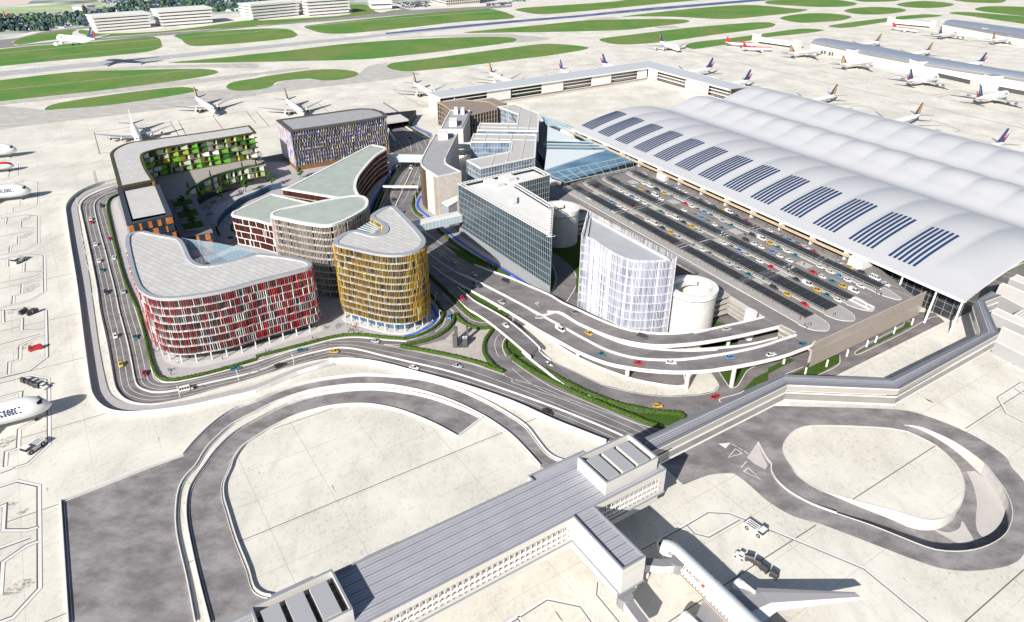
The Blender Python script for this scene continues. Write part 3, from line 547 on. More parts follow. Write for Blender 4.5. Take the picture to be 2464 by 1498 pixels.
# ================================================================== BUILDINGS
def ctr(poly):
    return (sum(p[0] for p in poly)/len(poly), sum(p[1] for p in poly)/len(poly), 0)
def bld(name, label, cat, poly): return thing(name, label, cat, ctr(poly))
def rim_roof(root, poly, z, w_out, w_in, drop, mrim, mroof, rise=1.3):
    a = offset(poly, w_out); b = offset(poly, -w_in)
    g = MB(); g.ring(a, b, z-rise, z); g.flat(offset(poly, w_out-.02), z-rise-.02); g.build('roof_rim', mrim, root)
    g = MB(); g.flat(offset(poly, -w_in+.15), z-drop); g.build('roof', mroof, root)
def louvres(root, poly, z0, z1, step, depth, wid, mats, wts, gap=0., name='louvre_row', outd=.25, closed=True, stag=True):
    g = MB(); P_ = walk(poly, step, closed, rnd.uniform(0, step) if stag else 0)
    for x, y, tx, ty in P_:
        if rnd.random() < gap: continue
        nx, ny = ty, -tx
        a = math.radians(rnd.choice([-25, 0, 0, 20])) if stag else 0
        dx, dy = nx*math.cos(a)-ny*math.sin(a), nx*math.sin(a)+ny*math.cos(a)
        c0 = (x+nx*outd, y+ny*outd); c1 = (c0[0]+dx*depth, c0[1]+dy*depth); hx, hy = -dy*wid/2, dx*wid/2
        g.prism([(c0[0]-hx, c0[1]-hy), (c1[0]-hx, c1[1]-hy), (c1[0]+hx, c1[1]+hy), (c0[0]+hx, c0[1]+hy)], z0, z1, rnd.choices(range(len(mats)), wts)[0], None, True)
    return g.build(name, mats, root)
def bands(root, poly, zs, h, out, mat, name='floor_band'):
    for z in zs:
        g = MB(); g.prism(offset(poly, out), z, z+h, 0, None, True); g.build(name, mat, root)
def columns(root, poly, step, z0, z1, r, mat, n=8, inset=-.8, vis=None, start=0):
    for x, y, tx, ty in walk(offset(poly, inset), step, True, start):
        if vis and not vis(x, y): continue
        g = MB(); g.tube([(x, y, z0), (x, y, z1)], r, n); g.build('column', mat, root)
def facing(poly):
    """keep columns on the side nearest to the viewer's side of the plan"""
    cx, cy, _ = ctr(poly); return lambda x, y: (y-cy)*.9 + (x-cx)*.25 < 2
# ---- red building
RED = ccw(cr(W(t(0,1,'1212,790 1260,745 1370,728 1460,745 1560,765 1700,790 1745,815 1790,890 1830,980 1880,1030 1960,1055 2100,1040 2300,990 2464,948') + t(1,1,'100,950 300,975 480,1010 528,1038 532,1062 480,1090 0,1212') + t(0,1,'2100,1310 1700,1370 1500,1367 1380,1320 1310,1240 1240,1000'), 31), 3, True))
r = bld('office_block', 'red and white louvred office block with rounded corners and pale grid roof', 'building', RED)
rim_roof(r, RED, 31, .2, 1.5, .5, ALU, PROOF)
g = MB(); g.prism(offset(RED, -.7), 4.6, 29.7, 0); g.build('glazing', GLASS, r)
g = MB(); g.prism(offset(RED, -4.2), .1, 4.6, 0); g.build('ground_floor_glazing', GLASS, r)
g = MB(); g.prism(offset(RED, -.1), 4.3, 4.7, 0, None, True); g.build('soffit', LGREY, r)
zs = [4.7+i*3.57 for i in range(7)]
bands(r, RED, zs[1:], .26, .32, WHITE)
for z in zs: louvres(r, RED, z+.3, z+3.5, .86, .36, .12, REDM, (26, 24, 22, 4, 24), .08)
columns(r, RED, 6.0, .1, 4.4, .28, WHITE, 8, -.9, facing(RED))
AT = W(t(0,1,'1750,815 2100,865 2464,938') + t(1,1,'20,946'), 27.5)
g = MB(); a, b, c, d = AT; e = W(t(0,1,'2080,1050 1880,1040 1800,930'), 27.5)
g.poly([(*a, 28.6), (*b, 28.6), (*c, 28.6), (*d, 28.6), (*e[0], 26.4), (*e[1], 26.4), (*e[2], 27)]); g.strip([(*p, 28.6) for p in (a, b, c, d)], [(*p, 0) for p in (a, b, c, d)]); g.build('atrium_glass', GLASSC, r)
g = MB()
for s in range(18):
    k = s/17; x = a[0]+(d[0]-a[0])*k; y = a[1]+(d[1]-a[1])*k; g.bar((x, y, .1), (x, y, 28.5), .14, .14)
g.build('atrium_mullions', STEEL, r)
# ---- gold building
YEL = ccw(cr(W(t(1,1,'745,830 770,800 830,755 900,728 960,720 1050,740 1120,760 1160,765 1205,750 1238,720 1235,690 1200,650 1120,602 1105,580 1140,550 1220,505 1290,487 1340,495 1380,530 1480,630 1590,750 1626,805 1624,850 1590,890 1500,935 1400,957 1250,958 1100,935 900,890 770,858'), 38.5), 3, True))
r = bld('office_tower', 'gold louvred office tower with a rounded boomerang shaped roof', 'building', YEL)
rim_roof(r, YEL, 38.5, .2, 1.9, .4, ALU, PROOF, 1.0)
g = MB(); g.prism(offset(YEL, -.8), 5, 37.4, 0); g.build('glazing', GLASS, r)
g = MB(); g.prism(offset(YEL, -3.2), .6, 5, 0); g.build('ground_floor_glazing', GLASSB, r)
g = MB(); g.prism(offset(YEL, .6), .15, .6, 0); g.build('podium', WHITE2, r)
g = MB(); g.prism(offset(YEL, -.1), 4.7, 5.1, 0, None, True); g.build('soffit', LGREY, r)
zs = [5.1+i*3.24 for i in range(10)]
bands(r, YEL, zs[1:], .2, .35, WHITE2)
for z in zs: louvres(r, YEL, z+.25, z+3.2, .74, .34, .11, GOLD, (34, 30, 12, 20, 6), .06)
columns(r, YEL, 4.6, .6, 4.8, .26, WHITE, 8, -.9, facing(YEL))
g = MB(); A3 = W(t(1,1,'955,722 1112,628 1210,690 1200,745 1120,758'), 36); g.prism(A3, 35.4, 36, 0); g.build('atrium_glass', GLASSC, r)
g = MB()
for k in range(7):
    s = k/6; p = [A3[0][i]+(A3[1][i]-A3[0][i])*s for i in (0, 1)]; o = [A3[4][i]+(A3[2][i]-A3[4][i])*s for i in (0, 1)]; g.bar((*p, 36.1), (*o, 36.1), .18, .18)
g.build('atrium_mullions', WHITE, r)
# ---- beige complex : tall lobe, low wing, long rear wing = three joined blocks
BEI = ccw(cr(W(t(1,1,'140,567 160,545 250,510 500,460 700,420 900,386 985,382 1042,395 1074,425 1076,460 1050,510 900,600 780,650 700,670 600,668 400,637 250,605 160,587'), 38.2), 3, True))
r = bld('office_tower', 'tall beige slatted office lobe with a sage green roof and white rim', 'building', BEI)
rim_roof(r, BEI, 38.2, .2, 1.2, .35, WHITE, GREENROOF, 1.2)
g = MB(); g.prism(offset(BEI, -.9), .2, 37, 0); g.build('glazing', GLASS, r)
bands(r, BEI, [3.2+i*3.4 for i in range(10)], .55, -.1, STONE)
for i in range(3): louvres(r, BEI, .4+i*12.2, 12.6+i*12.2-.06, .72, .3, .11, [M('slat_beige', (.58, .50, .43), .6), M('slat_cream', (.72, .66, .60), .6)], (3, 2), .04, 'slat_row', .05)
LOW = ccw(W(t(0,1,'2228,565 2245,542 2464,440') + t(1,1,'150,370 545,462 700,430 500,480 170,560 150,662 0,622') + t(0,1,'2300,592 2240,578'), 18))
r = bld('office_wing', 'low rust panelled office wing with white floor bands and sage roof on the courtyard', 'building', LOW)
rim_roof(r, LOW, 18, .35, 1.1, .3, WHITE, GREENROOF, 1.0)
g = MB(); g.prism(offset(LOW, -.6), .2, 17, 0); g.build('glazing', GLASS, r)
bands(r, LOW, [.8, 4.9, 9.0, 13.1], .4, .2, WHITE)
for z in (1.2, 5.3, 9.4, 13.5): louvres(r, LOW, z, z+3.7, .55, .2, .34, RUST + [M('fin_white', (.8, .78, .76))], (4, 4, 2, 1.5), .16, 'panel_row', -.2, True, False)
REAR = ccw(cr(W(t(1,1,'256,318 330,296'), 18.5), 1) + W(t(1,0,'1095,1398 1120,1392 1238,1416'), 18.5) + cr(W(t(1,1,'1250,-60 1150,5 1060,100 985,200 958,290 972,350 1000,392'), 18.5), 4) + W(t(1,1,'900,430 780,404'), 18.5))
r = bld('office_wing', 'long rust louvred office wing with a curved east wall and tapering sage roof', 'building', REAR)
rim_roof(r, REAR, 18.5, .3, 1.3, .35, WHITE, GREENROOF, 1.0)
g = MB(); g.prism(offset(REAR, -.6), .2, 17.4, 0); g.build('glazing', GLASS, r)
bands(r, REAR, [3.6, 7.0, 10.4, 13.8], .3, .3, WHITE2)
for z in (.4, 3.9, 7.3, 10.7, 14.1): louvres(r, REAR, z, z+3.1, .6, .3, .3, RUST, (4, 4, 2), .12, 'panel_row', -.1)
# ---- green building on its terrace
def bp(s, z): return W(q('B', s), z)
GO = cr(bp('110,895 60,700 0,470 8,435 60,385 180,325 300,292 600,252 1000,200 1500,128 1860,72', 31), 3)
GI = cr(bp('1945,165 1500,240 1000,322 700,372 540,412 460,440 432,480 450,560 500,670 590,800', 31), 3)
GRN = ccw(GO + GI)
r = bld('apartment_block', 'curved green apartment block with timber frames and coloured bay panels', 'building', GRN)
rim_roof(r, GRN, 31, .1, 1.6, .35, OLIVE, PROOF, 1.0)
g = MB(); g.prism(offset(GRN, -1.5), 12.5, 30, 0); g.prism(offset(GRN, -1.6), 0, 12.5, 0); g.build('glazing', GLASS, r)
GCOL = [M('panel_green', (.10, .34, .03), .5), M('panel_lime', (.27, .36, .04), .5), M('panel_pale', (.46, .52, .38), .5), M('panel_white', (.66, .66, .60), .5), M('panel_yellow', (.50, .48, .06), .5), M('panel_dark', (.03, .10, .03), .5), M('panel_sage', (.22, .34, .15), .5)]
def bays(root, line, zs, fh, bw, wts, depth=1.3):
    """framed bays along an open line whose outer side lies to the right"""
    for z in zs:
        g = MB(); pts = walk(line, bw, False)
        for i in range(len(pts)-1):
            (x, y, tx, ty), (x2, y2, _, _) = pts[i], pts[i+1]; nx, ny = ty, -tx
            f = rnd.uniform(.45, .78); left = rnd.random() < .55; k = rnd.choices(range(7), wts)[0]
            A = (x, y); B_ = (x2, y2)
            if not left: A, B_ = B_, A
            A = (A[0]+nx*.25, A[1]+ny*.25); B_ = (B_[0]+nx*.25, B_[1]+ny*.25); tip = (A[0]+(B_[0]-A[0])*f, A[1]+(B_[1]-A[1])*f); back = (-nx*depth, -ny*depth)
            h0, h1 = z+.5, z+fh-.02
            q_ = [(*A, h0), (tip[0]+back[0], tip[1]+back[1], h0+.5), (tip[0]+back[0], tip[1]+back[1], h1-.15), (*A, h1)]
            g.poly(q_, k)
            k2 = rnd.choices(range(7), wts)[0]
            g.poly([(B_[0], B_[1], h0), (tip[0]*.35+B_[0]*.65+back[0], tip[1]*.35+B_[1]*.65+back[1], h0+.3), (tip[0]*.35+B_[0]*.65+back[0], tip[1]*.35+B_[1]*.65+back[1], h1), (B_[0], B_[1], h1)], k2)
            g.poly([(A[0], A[1], h0), (tip[0]+back[0], tip[1]+back[1], h0), (B_[0], B_[1], h0)], k)
        g.build('bay_panel_row', GCOL, root)
        g = MB(); g.wall(offset(line, -.85, False), 1.4, z, z+.55)
        g.build('floor_band', TIMBER, root)
        g = MB()
        for x, y, tx, ty in pts: g.box((x-ty*.85, y+tx*.85, z+.4), .7, 1.3, fh-.42, math.atan2(ty, tx), 0)
        g.build('frame_posts', M('brown_post', (.27, .14, .065), .7, var=.2), root)
line = GI[::-1] if area(GRN) > 0 else GI
# right-hand side of travel must face the courtyard: travel from the right end to the left end or back
def face(line, towards):
    m = (len(line)-1)//2; a, b = line[m], line[m+1]; n = (b[1]-a[1], -(b[0]-a[0]))
    return line if n[0]*(towards[0]-a[0]) + n[1]*(towards[1]-a[1]) > 0 else line[::-1]
court = bp('1000,850', 13)[0]
gl = face(GI, court)
bays(r, gl, [13+i*3.45 for i in range(5)], 3.45, 6.4, (22, 16, 20, 16, 8, 10, 16))
TF = cr(bp('1050,1010 1040,965 1100,915 1250,820 1400,755 1600,695 1800,645 2075,600', 13), 3)
TER = ccw(TF + bp('2045,540 1990,548', 13) + GI[1:-1] + bp('650,830 755,1072', 13))
r2 = bld('terrace_block', 'low curved terrace block with timber framed bays and a paved roof below the green building', 'building', TER)
g = MB(); g.prism(TER, 12.4, 13, 0); g.build('terrace_roof', M('terrace_paving', (.33, .30, .285), .85, var=.06), r2)
g = MB(); g.prism(offset(TER, -1.2), .1, 12.4, 0); g.build('glazing', GLASS, r2)
bays(r2, face(TF, bp('1600,1100', 0)[0]), [4.8, 8.6], 3.8, 5.2, (8, 8, 26, 24, 4, 14, 20), 1.0)
hp_ = [p for p in TF]; 
hedge(q('B','1030,1000 1050,960 1110,910 1250,820 1400,752 1600,692 1800,642 2020,598 2040,570'), 1.5, 1.0, 'long hedge along the curved edge of the paved terrace', 13, 'terrace hedges')
# ---- dark building with orange panels and its garden block
DK = ccw(bp('92,905 640,818 830,1268 222,1396', 28))
r = bld('office_block', 'slate dark office block with orange panels and a flat pale roof', 'building', DK)
g = MB(); g.ring(DK, offset(DK, -2.6), 27.2, 28); g.flat(offset(DK, .0), 27.1); g.build('roof_rim', SLATE, r)
g = MB(); g.flat(bp('175,912 585,840 742,1240 305,1322', 27.4), 27.4); g.build('roof', M('roof_felt', (.50, .49, .47), .85, var=.06), r)
g = MB(); g.prism(offset(DK, -.3), 0, 27.1, 0); g.build('wall', SLATE, r)
def panels(root, a, b, zs, fh, out):
    """alternating orange and glass panels along a straight facade a->b"""
    L = math.dist(a, b); tx, ty = (b[0]-a[0])/L, (b[1]-a[1])/L; nx, ny = (ty, -tx)
    if nx*out[0]+ny*out[1] < 0: nx, ny = -nx, -ny
    yaw = math.atan2(ty, tx)
    for z in zs:
        g = MB(); d = .3
        while d < L-.8:
            w = rnd.choice([.9, 1.2, 1.8, 2.6]); w = min(w, L-.3-d); k = rnd.random()
            g.box((a[0]+tx*(d+w/2)+nx*.06, a[1]+ty*(d+w/2)+ny*.06, z+.5), w-.08, .22, fh-.7, yaw, 0 if k < .45 else 1); d += w
        g.build('panel_row', [ORANGE, M('slate_glass', (.035, .05, .065), .1, spec=.7, var=.3)], root)
e = offset(DK, -.15); fr = bp('222,1396 830,1268', 28)
panels(r, fr[0], fr[1], [23.2-i*4.1 for i in range(6)], 4.1, (0, -1)); 
rt = bp('640,818 830,1268', 28); panels(r, rt[0], rt[1], [23.2, 19.1, 15.0], 4.1, (1, 0))
GB = ccw(bp('755,1072 1128,1012 1366,1492', 13) + W(t(0,1,'1735,792'), 13))
r = bld('garden_block', 'slate dark block with orange panels and a lawn garden on its roof', 'building', GB)
g = MB(); g.prism(GB, 0, 12.6, 0); g.build('wall', SLATE, r)
g = MB(); g.prism(offset(GB, .1), 12.6, 13, 0); g.build('roof_deck', M('roof_deck_stone', (.20, .20, .22), .85, var=.08), r)
panels(r, W(t(0,1,'1735,792'), 13)[0], bp('1366,1492', 13)[0], [.3, 4.4, 8.4], 4.1, (0, -1)); panels(r, bp('1128,1012', 13)[0], bp('1366,1492', 13)[0], [.3, 4.4, 8.4], 4.1, (1, 0))
for s in ('830,1105 1080,1060 1118,1132 868,1190', '890,1238 1142,1192 1188,1278 940,1335', '955,1398 1215,1350 1262,1440 1010,1490'):
    g = MB(); g.prism(bp(s, 13), 13, 13.25, 0); g.build('roof_lawn', LAWN, r)
SILV = M('silver_leaf', (.30, .31, .24), .9, var=.4, scale=2.5)
for s, l in (('825,1095 1080,1045', 'topmost'), ('870,1190 1122,1140', 'second from the top'), ('880,1238 1140,1186', 'third from the top'), ('935,1342 1200,1295', 'fourth from the top'), ('952,1385 1215,1332', 'second from the bottom'), ('1010,1492 1280,1448', 'bottommost')):
    h_ = hedge(q('B', s), 1.4, .9, 'silvery flower hedge on the roof garden, %s of the six' % l, 13, 'roof garden hedges', 1); h_.data.materials[0] = SILV
# ---- pixel facade building
PIX = ccw(cr(W(t(1,0,'200,1156 500,1112 900,1056 1010,1045 1130,1050 1205,1072 1246,1097 1255,1118'), 29.5), 1)[:-1] + W(t(1,0,'1255,1120 1000,1165 700,1210 330,1262'), 29.5))
r = bld('hotel_block', 'block with a pixel facade of blue, yellow and lilac fins below a dark flat roof', 'building', PIX)
g = MB(); g.ring(offset(PIX, .5), offset(PIX, -2.6), 28.4, 29.5); g.flat(PIX, 28.38); g.build('roof_rim', M('roof_edge_dark', (.085, .078, .075), .7, var=.1), r)
g = MB(); g.flat(offset(PIX, -2.5), 29.1); g.build('roof', GREY, r)
g = MB(); g.prism(offset(PIX, -.5), .1, 28.4, 0); g.build('glazing', M('dim_window', (.075, .072, .07), .2, spec=.6, var=.5, scale=.6), r)
g = MB(); g.prism(offset(PIX, -.1), 0, 3.4, 0); g.build('plinth', TIMBER, r)
PXM = [M('fin_blue', (.09, .17, .46), .5), M('fin_amber', (.46, .33, .08), .5), M('fin_lilac', (.32, .28, .52), .5), M('fin_pearl', (.55, .55, .60), .5), M('fin_smoke', (.25, .24, .26), .5)]
fz = [3.5+i*2.75 for i in range(9)]
bands(r, PIX, fz, .16, -.2, M('slab_grey', (.16, .16, .165)))
lf = W(t(1,0,'200,1156 330,1262'), 29.5); lf = face(lf, (lf[0][0]-60, lf[0][1]-40))
ft = W(t(1,0,'330,1262 700,1210 1000,1165 1255,1120 1255,1118'), 29.5); ft = face(ft, (ft[1][0], ft[1][1]-100))
bk = PIX
for z in fz:
    louvres(r, ft, z+.1, z+2.7, 1.9, .38, .2, PXM, (12, 12, 16, 34, 26), .05, 'fin_row', .0, False)
    louvres(r, ft, z+.1, z+1.15, 2.0, .2, 1.3, [PXM[3], PXM[4], PXM[2]], (2, 4, 1), .45, 'spandrel_row', -.45, False)
    louvres(r, lf, z+.05, z+2.72, .95, .25, .93, PXM, (17, 22, 24, 36, 0), 0, 'coloured_panel_row', -.2, False, False)
# ---- white stone pair in the middle
C_ = lambda s, z: W(q('C', s), z)
GF = ccw(C_('1190,510 1640,512', 27) + cr(C_('1400,1000 1385,1055 1415,1108 1500,1160', 27), 3) + C_('1700,1262 1235,1362 1000,1217', 27) + cr(C_('920,1145 895,1085 908,1020 960,910', 27), 3) + C_('1060,720', 27))
def stone(poly, z, label, boxes, teeth):
    r = bld('office_block', label, 'building', poly)
    g = MB(); g.prism(poly, 0, z-.7, 0); g.build('wall', STONE, r)
    g = MB(); g.ring(offset(poly, .05), offset(poly, -.8), z-.7, z); g.build('parapet', WHITE, r)
    g = MB(); g.flat(offset(poly, -.7), z-.5); g.build('roof', GREY, r)
    for b, h in boxes:
        p = C_(b, z); g = MB(); g.prism(p, z-.5, z+h, 0); g.build('plant_box', WHITE, r)
    g = MB()
    for x, y, tx, ty in walk(teeth, .9, False): g.box((x, y, z-.02), .42, .75, .12, math.atan2(ty, tx), 0)
    g.build('parapet_slots', BLACK, r); return r
r = stone(GF, 27, 'pale stone office block with a bent grey roof, nearer of the pair beside the motorway', [('1258,560 1440,555 1436,625 1252,640', 4.0)], C_('1632,525 1500,800 1395,1010', 27))
fw = face(cr(C_('960,910 908,1020 895,1085 920,1145 1000,1217', 27), 2), (C_('700,1200', 27)[0]))
louvres(r, fw, .4, 26, .8, .5, .35, [M('bronze_fin', (.11, .08, .055), .5)], (1,), .05, 'bronze_fin_row', .02, False)
fw = face(C_('1150,1320 1235,1362', 27), C_('1100,1600', 27)[0]); louvres(r, fw, .4, 26, .55, .3, .25, [TAN], (1,), .0, 'screen_fin_row', .02, False)
GR = ccw(C_('1482,52 1895,60 1735,432 1280,430', 21))
stone(GR, 21, 'white office block with a grey roof and two small rooftop boxes, farther of the pair', [('1560,60 1632,62 1630,130 1555,128', 3), ('1692,68 1762,66 1760,132 1690,130', 3), ('1470,290 1622,290 1610,365 1460,365', 3.5)], C_('1882,68 1725,410', 21))
# ---- brown glazed pavilion
A_ = lambda s, z: W(q('A', s), z)
def framed(poly, z, label, mfr, mgl, mroof, fh, bay, name='office_block', mw=.28, mrim=None):
    poly = ccw(poly); r = bld(name, label, 'building', poly)
    g = MB(); g.prism(offset(poly, -.5), 0, z-.8, 0); g.build('glazing', mgl, r)
    g = MB(); g.ring(poly, offset(poly, -.9), z-.9, z); g.flat(offset(poly, -.02), z-.92); g.build('roof_rim', mrim or mfr, r)
    g = MB(); g.flat(offset(poly, -.8), z-.4); g.build('roof', mroof, r)
    k = 1
    while k*fh < z-1.5:
        g = MB(); g.prism(offset(poly, -.15), k*fh, k*fh+.35, 0, None, True); g.build('floor_band', mfr if mw > .2 else M('pale_slab', (.46, .50, .52), .5), r); k += 1
    g = MB()
    for x, y, tx, ty in walk(poly, bay): g.box((x, y, .05), mw, mw*1.4, z-1, math.atan2(ty, tx), 0)
    g.build('mullions', mfr, r); return r
BRF = M('bronze_frame', (.36, .28, .21), .6, var=.06)
framed(cr(A_('400,197 340,155 290,122 222,97', 20), 2)[:-1] + A_('222,97 560,60 920,92 1030,155 1032,185 690,262', 20), 20, 'brown roofed glass pavilion with a bronze frame beside the rear pier', BRF, GLASS, BROWNROOF, 4, 3.2, 'pavilion')
framed(A_('740,72 975,40 1162,112 1040,150 920,90', 18.5), 18.5, 'small brown roofed annex behind the bronze framed pavilion', BRF, GLASS, BROWNROOF, 4, 3.2, 'pavilion')
OFR = M('pale_frame', (.56, .51, .45), .55, var=.04)
SLAB = M('roof_slab_grey', (.46, .445, .43), .8, var=.08, scale=.8)
for pts, z, lab in (('1032,154 1275,118 1588,245 1575,478 757,468 797,372 1288,380 1305,256', 20, 'glass office block with a grey angular roof round a notch, farther of the two'),
                    ('710,514 1555,528 1535,824 806,977 618,868 1200,752 1222,622 668,622', 20.6, 'glass office block with a grey forked roof, nearer of the two')):
    r = framed(A_(pts, z), z, lab, OFR, M('sky_glass', (.15, .21, .29), .07, spec=.8, var=.5, scale=.2), SLAB, 3.9, 2.2, 'office_block', .12, WHITE)
    g = MB()
    for s in (('760,420 1570,440', '1190,140 1165,470', '1330,150 1290,470', '1475,200 1430,475') if z == 20 else ('690,575 1545,600', '890,518 860,610', '1060,520 1040,612', '1230,522 1150,890', '1410,526 1340,860', '990,800 940,945')): g.bar((*A_(s, z)[0], z-.25), (*A_(s, z)[1], z-.25), .7, .3)
    g.build('roof_seams', LGREY, r)
def walkbridge(a, b, w, z, h, label, pane=True):
    """glazed footbridge between two plan points"""
    r = thing('footbridge', label, 'footbridge', (*a, 0)); d = math.dist(a, b); ya = math.atan2(b[1]-a[1], b[0]-a[0]); c = ((a[0]+b[0])/2, (a[1]+b[1])/2)
    g = MB(); g.box((*c, z), d, w, .5, ya); g.build('deck', WHITE2, r)
    g = MB(); g.box((*c, z+h-.3), d, w*.42, .3, ya); nx, ny = -math.sin(ya), math.cos(ya)
    for s in (-.42, .42): g.box((c[0]+nx*w*s, c[1]+ny*w*s, z+h-.2), d, w*.2, .3, ya)
    g.build('roof', WHITE, r)
    for s in (-.5, .5):
        g = MB(); g.box((c[0]+nx*w*s, c[1]+ny*w*s, z+.5), d, .1, h-.7, ya); g.build('side_glass', GLASSP, r)
    g = MB()
    for i in range(int(d/2.2)+1):
        x = a[0]+(b[0]-a[0])*i*2.2/d; y = a[1]+(b[1]-a[1])*i*2.2/d
        for s in (-.52, .52): g.bar((x+nx*w*s, y+ny*w*s, z+.3), (x+nx*w*s, y+ny*w*s, z+h), .12, .12)
    g.build('posts', WHITE, r)
walkbridge(P(t(1,1,'1500,655')[0], 14)[:2], P(t(1,1,'1960,555')[0], 14)[:2], 6.5, 9.5, 4.2, 'white glazed footbridge from the gold tower to the dark glass tower')
walkbridge(P(q('C','170,960')[0], 10)[:2], P(q('C','960,975')[0], 10)[:2], 5.5, 6.5, 4.0, 'white glazed footbridge over the motorway by the pale stone building')
walkbridge(P(q('C','1640,735')[0], 13)[:2], P(q('C','1900,715')[0], 13)[:2], 3.2, 10, 3.6, 'short footbridge between the pale stone block and the forked office, upper one')
walkbridge(P(q('C','1650,850')[0], 9)[:2], P(q('C','1900,830')[0], 9)[:2], 3.2, 5.5, 3.4, 'short footbridge between the pale stone block and the forked office, lower one')
r = thing('sign_gantry', 'slim white sign gantry spanning the motorway', 'gantry', P(t(1,1,'1405,365')[0]))
a, b = P(t(1,1,'1222,300')[0], 5), P(t(1,1,'1562,302')[0], 5)
g = MB(); g.bar(a, b, 1.6, 1.1); g.build('beam', WHITE, r)
for k in (.02, .53, .98):
    p = a.lerp(b, k); g = MB(); g.bar((p.x, p.y, 0), (p.x, p.y, 4.5), .35, .35); g.build('post', STEEL, r)
# ---- dark glass tower
GT = ccw(A_('500,1178 1525,953 1738,1060 1280,1174', 31) + W(t(2,1,'402,486 380,782'), 31))
r = bld('office_tower', 'dark glass office tower with white mullions and an open roof frame', 'building', GT)
w = NT('tower_glass', .09, .7); _g = w.mix(w.ramp(w.noise(.12, 4), .35, .65, 0, 1), (.012, .028, .040), (.028, .065, .085)); TG = w.out(_g)
g = MB(); g.prism(offset(GT, -.3), .1, 30.2, 0, None, False, False); g.build('glazing', TG, r)
g = MB(); g.flat(offset(GT, -1.2), 28.6); g.build('roof', WHITE, r)
for s, h in (('845,1165 950,1140 1130,1200 1030,1235', 1.2), ('1040,1120 1190,1085 1290,1130 1180,1165', 1.6), ('1240,1395 1290,1370 1290,1450 1235,1470', 1.0)):
    g = MB(); g.prism(A_(s, 29), 28.6, 29.2+h, 0); g.build('plant_box', WHITE, r)
for k in range(1, 9):
    g = MB(); g.ring(offset(GT, -.02), offset(GT, -.28), k*3.4, k*3.4+.10); g.build('floor_band', M('frame_grey', (.44, .47, .49), .45, .2), r)
g = MB()
for x, y, tx, ty in walk(GT, 1.6): g.box((x, y, .1), .075, .1, 30.6, math.atan2(ty, tx))
g.build('mullions', M('frame_white', (.46, .49, .51), .5), r)
g = MB(); g.ring(offset(GT, .1), offset(GT, -.2), 30.6, 31); g.ring(offset(GT, -2.3), offset(GT, -2.6), 30.6, 31)
pi = offset(GT, -2.45)
for (x, y, tx, ty) in walk(GT, 2.2): g.bar((x, y, 30.8), (x-ty*-1*-2.4, y+tx*2.4, 30.8), .2, .2)
g.build('roof_frame', WHITE, r)
fr_ = face(W(t(2,1,'380,782') + q('A','500,1178'), 31), P(t(1,1,'1800,900')[0])); 
for z in (.3, 1.5, 2.7, 3.9):
    g = MB()
    for k in range(4): g.wall(offset(fr_, .12, False), .15, z+k*.3, z+k*.3+.12)
    g.build('base_louvre', M('frame_grey', (.5, .5, .5)), r)
r = thing('entrance_canopy', 'flat white entrance canopy between the stone block and the dark glass tower', 'canopy', P(t(1,1,'1860,560')[0]))
p = W(t(1,1,'1785,450 1940,385 1945,440 1850,495'), 14); g = MB(); g.prism(p, 13.4, 14, 0, None, True); g.build('roof', WHITE, r)
g = MB(); g.prism(offset(ccw(p), -.8), 0, 13.4, 0); g.build('wall', GLASSC, r)
# ---- white fin building
w = NT('streaked_glass', .12, .7); _m = w.map(0, (1.1, 1.1, .05)); _g = w.mix(w.ramp(w.noise(1.0, 4, _m, .6), .42, .60, 0, 1), (.12, .135, .21), (.52, .53, .60)); WBG = w.out(w.mix(w.ramp(w.noise(.09, 3), .42, .62, 0, .6), _g, (.46, .48, .56)))
WB = ccw(cr(W(t(2,1,'1588,988 1500,1003 1300,1012 1150,1002 1000,952 850,866 740,790 668,770'), 37.4), 3) + W(t(2,1,'732,528 1586,974'), 37.4))
r = bld('office_tower', 'white and blue finned office tower with a curved front and sloping grey roof recess', 'building', WB)
g = MB(); g.prism(offset(WB, -.8), .1, 35.6, 0, None, False, False); g.build('glazing', WBG, r)
g = MB(); g.flat(offset(WB, -1), 35.2); g.build('roof', M('roof_silver', (.40, .41, .43), .6, var=.05), r)
g = MB(); g.ring(offset(WB, -2.2), offset(WB, -2.7), 35.2, 36.2); g.build('roof_kerb', LGREY, r)
zz = [.3+i*4.05 for i in range(9)]
for z in zz[1:]:
    g = MB(); g.ring(offset(WB, -.1), offset(WB, -.75), z, z+.13); g.build('floor_band', WHITE, r)
st_ = rnd.getstate()
for z in zz: rnd.setstate(st_); louvres(r, WB, z+.2, z+(4.0 if z < 32 else 4.8), .62, .2, .10, [M('fin_ivory', (.68, .68, .70), .4), M('fin_ice', (.34, .37, .52), .4)], (5, 2), .10, 'fin_row', -.1)
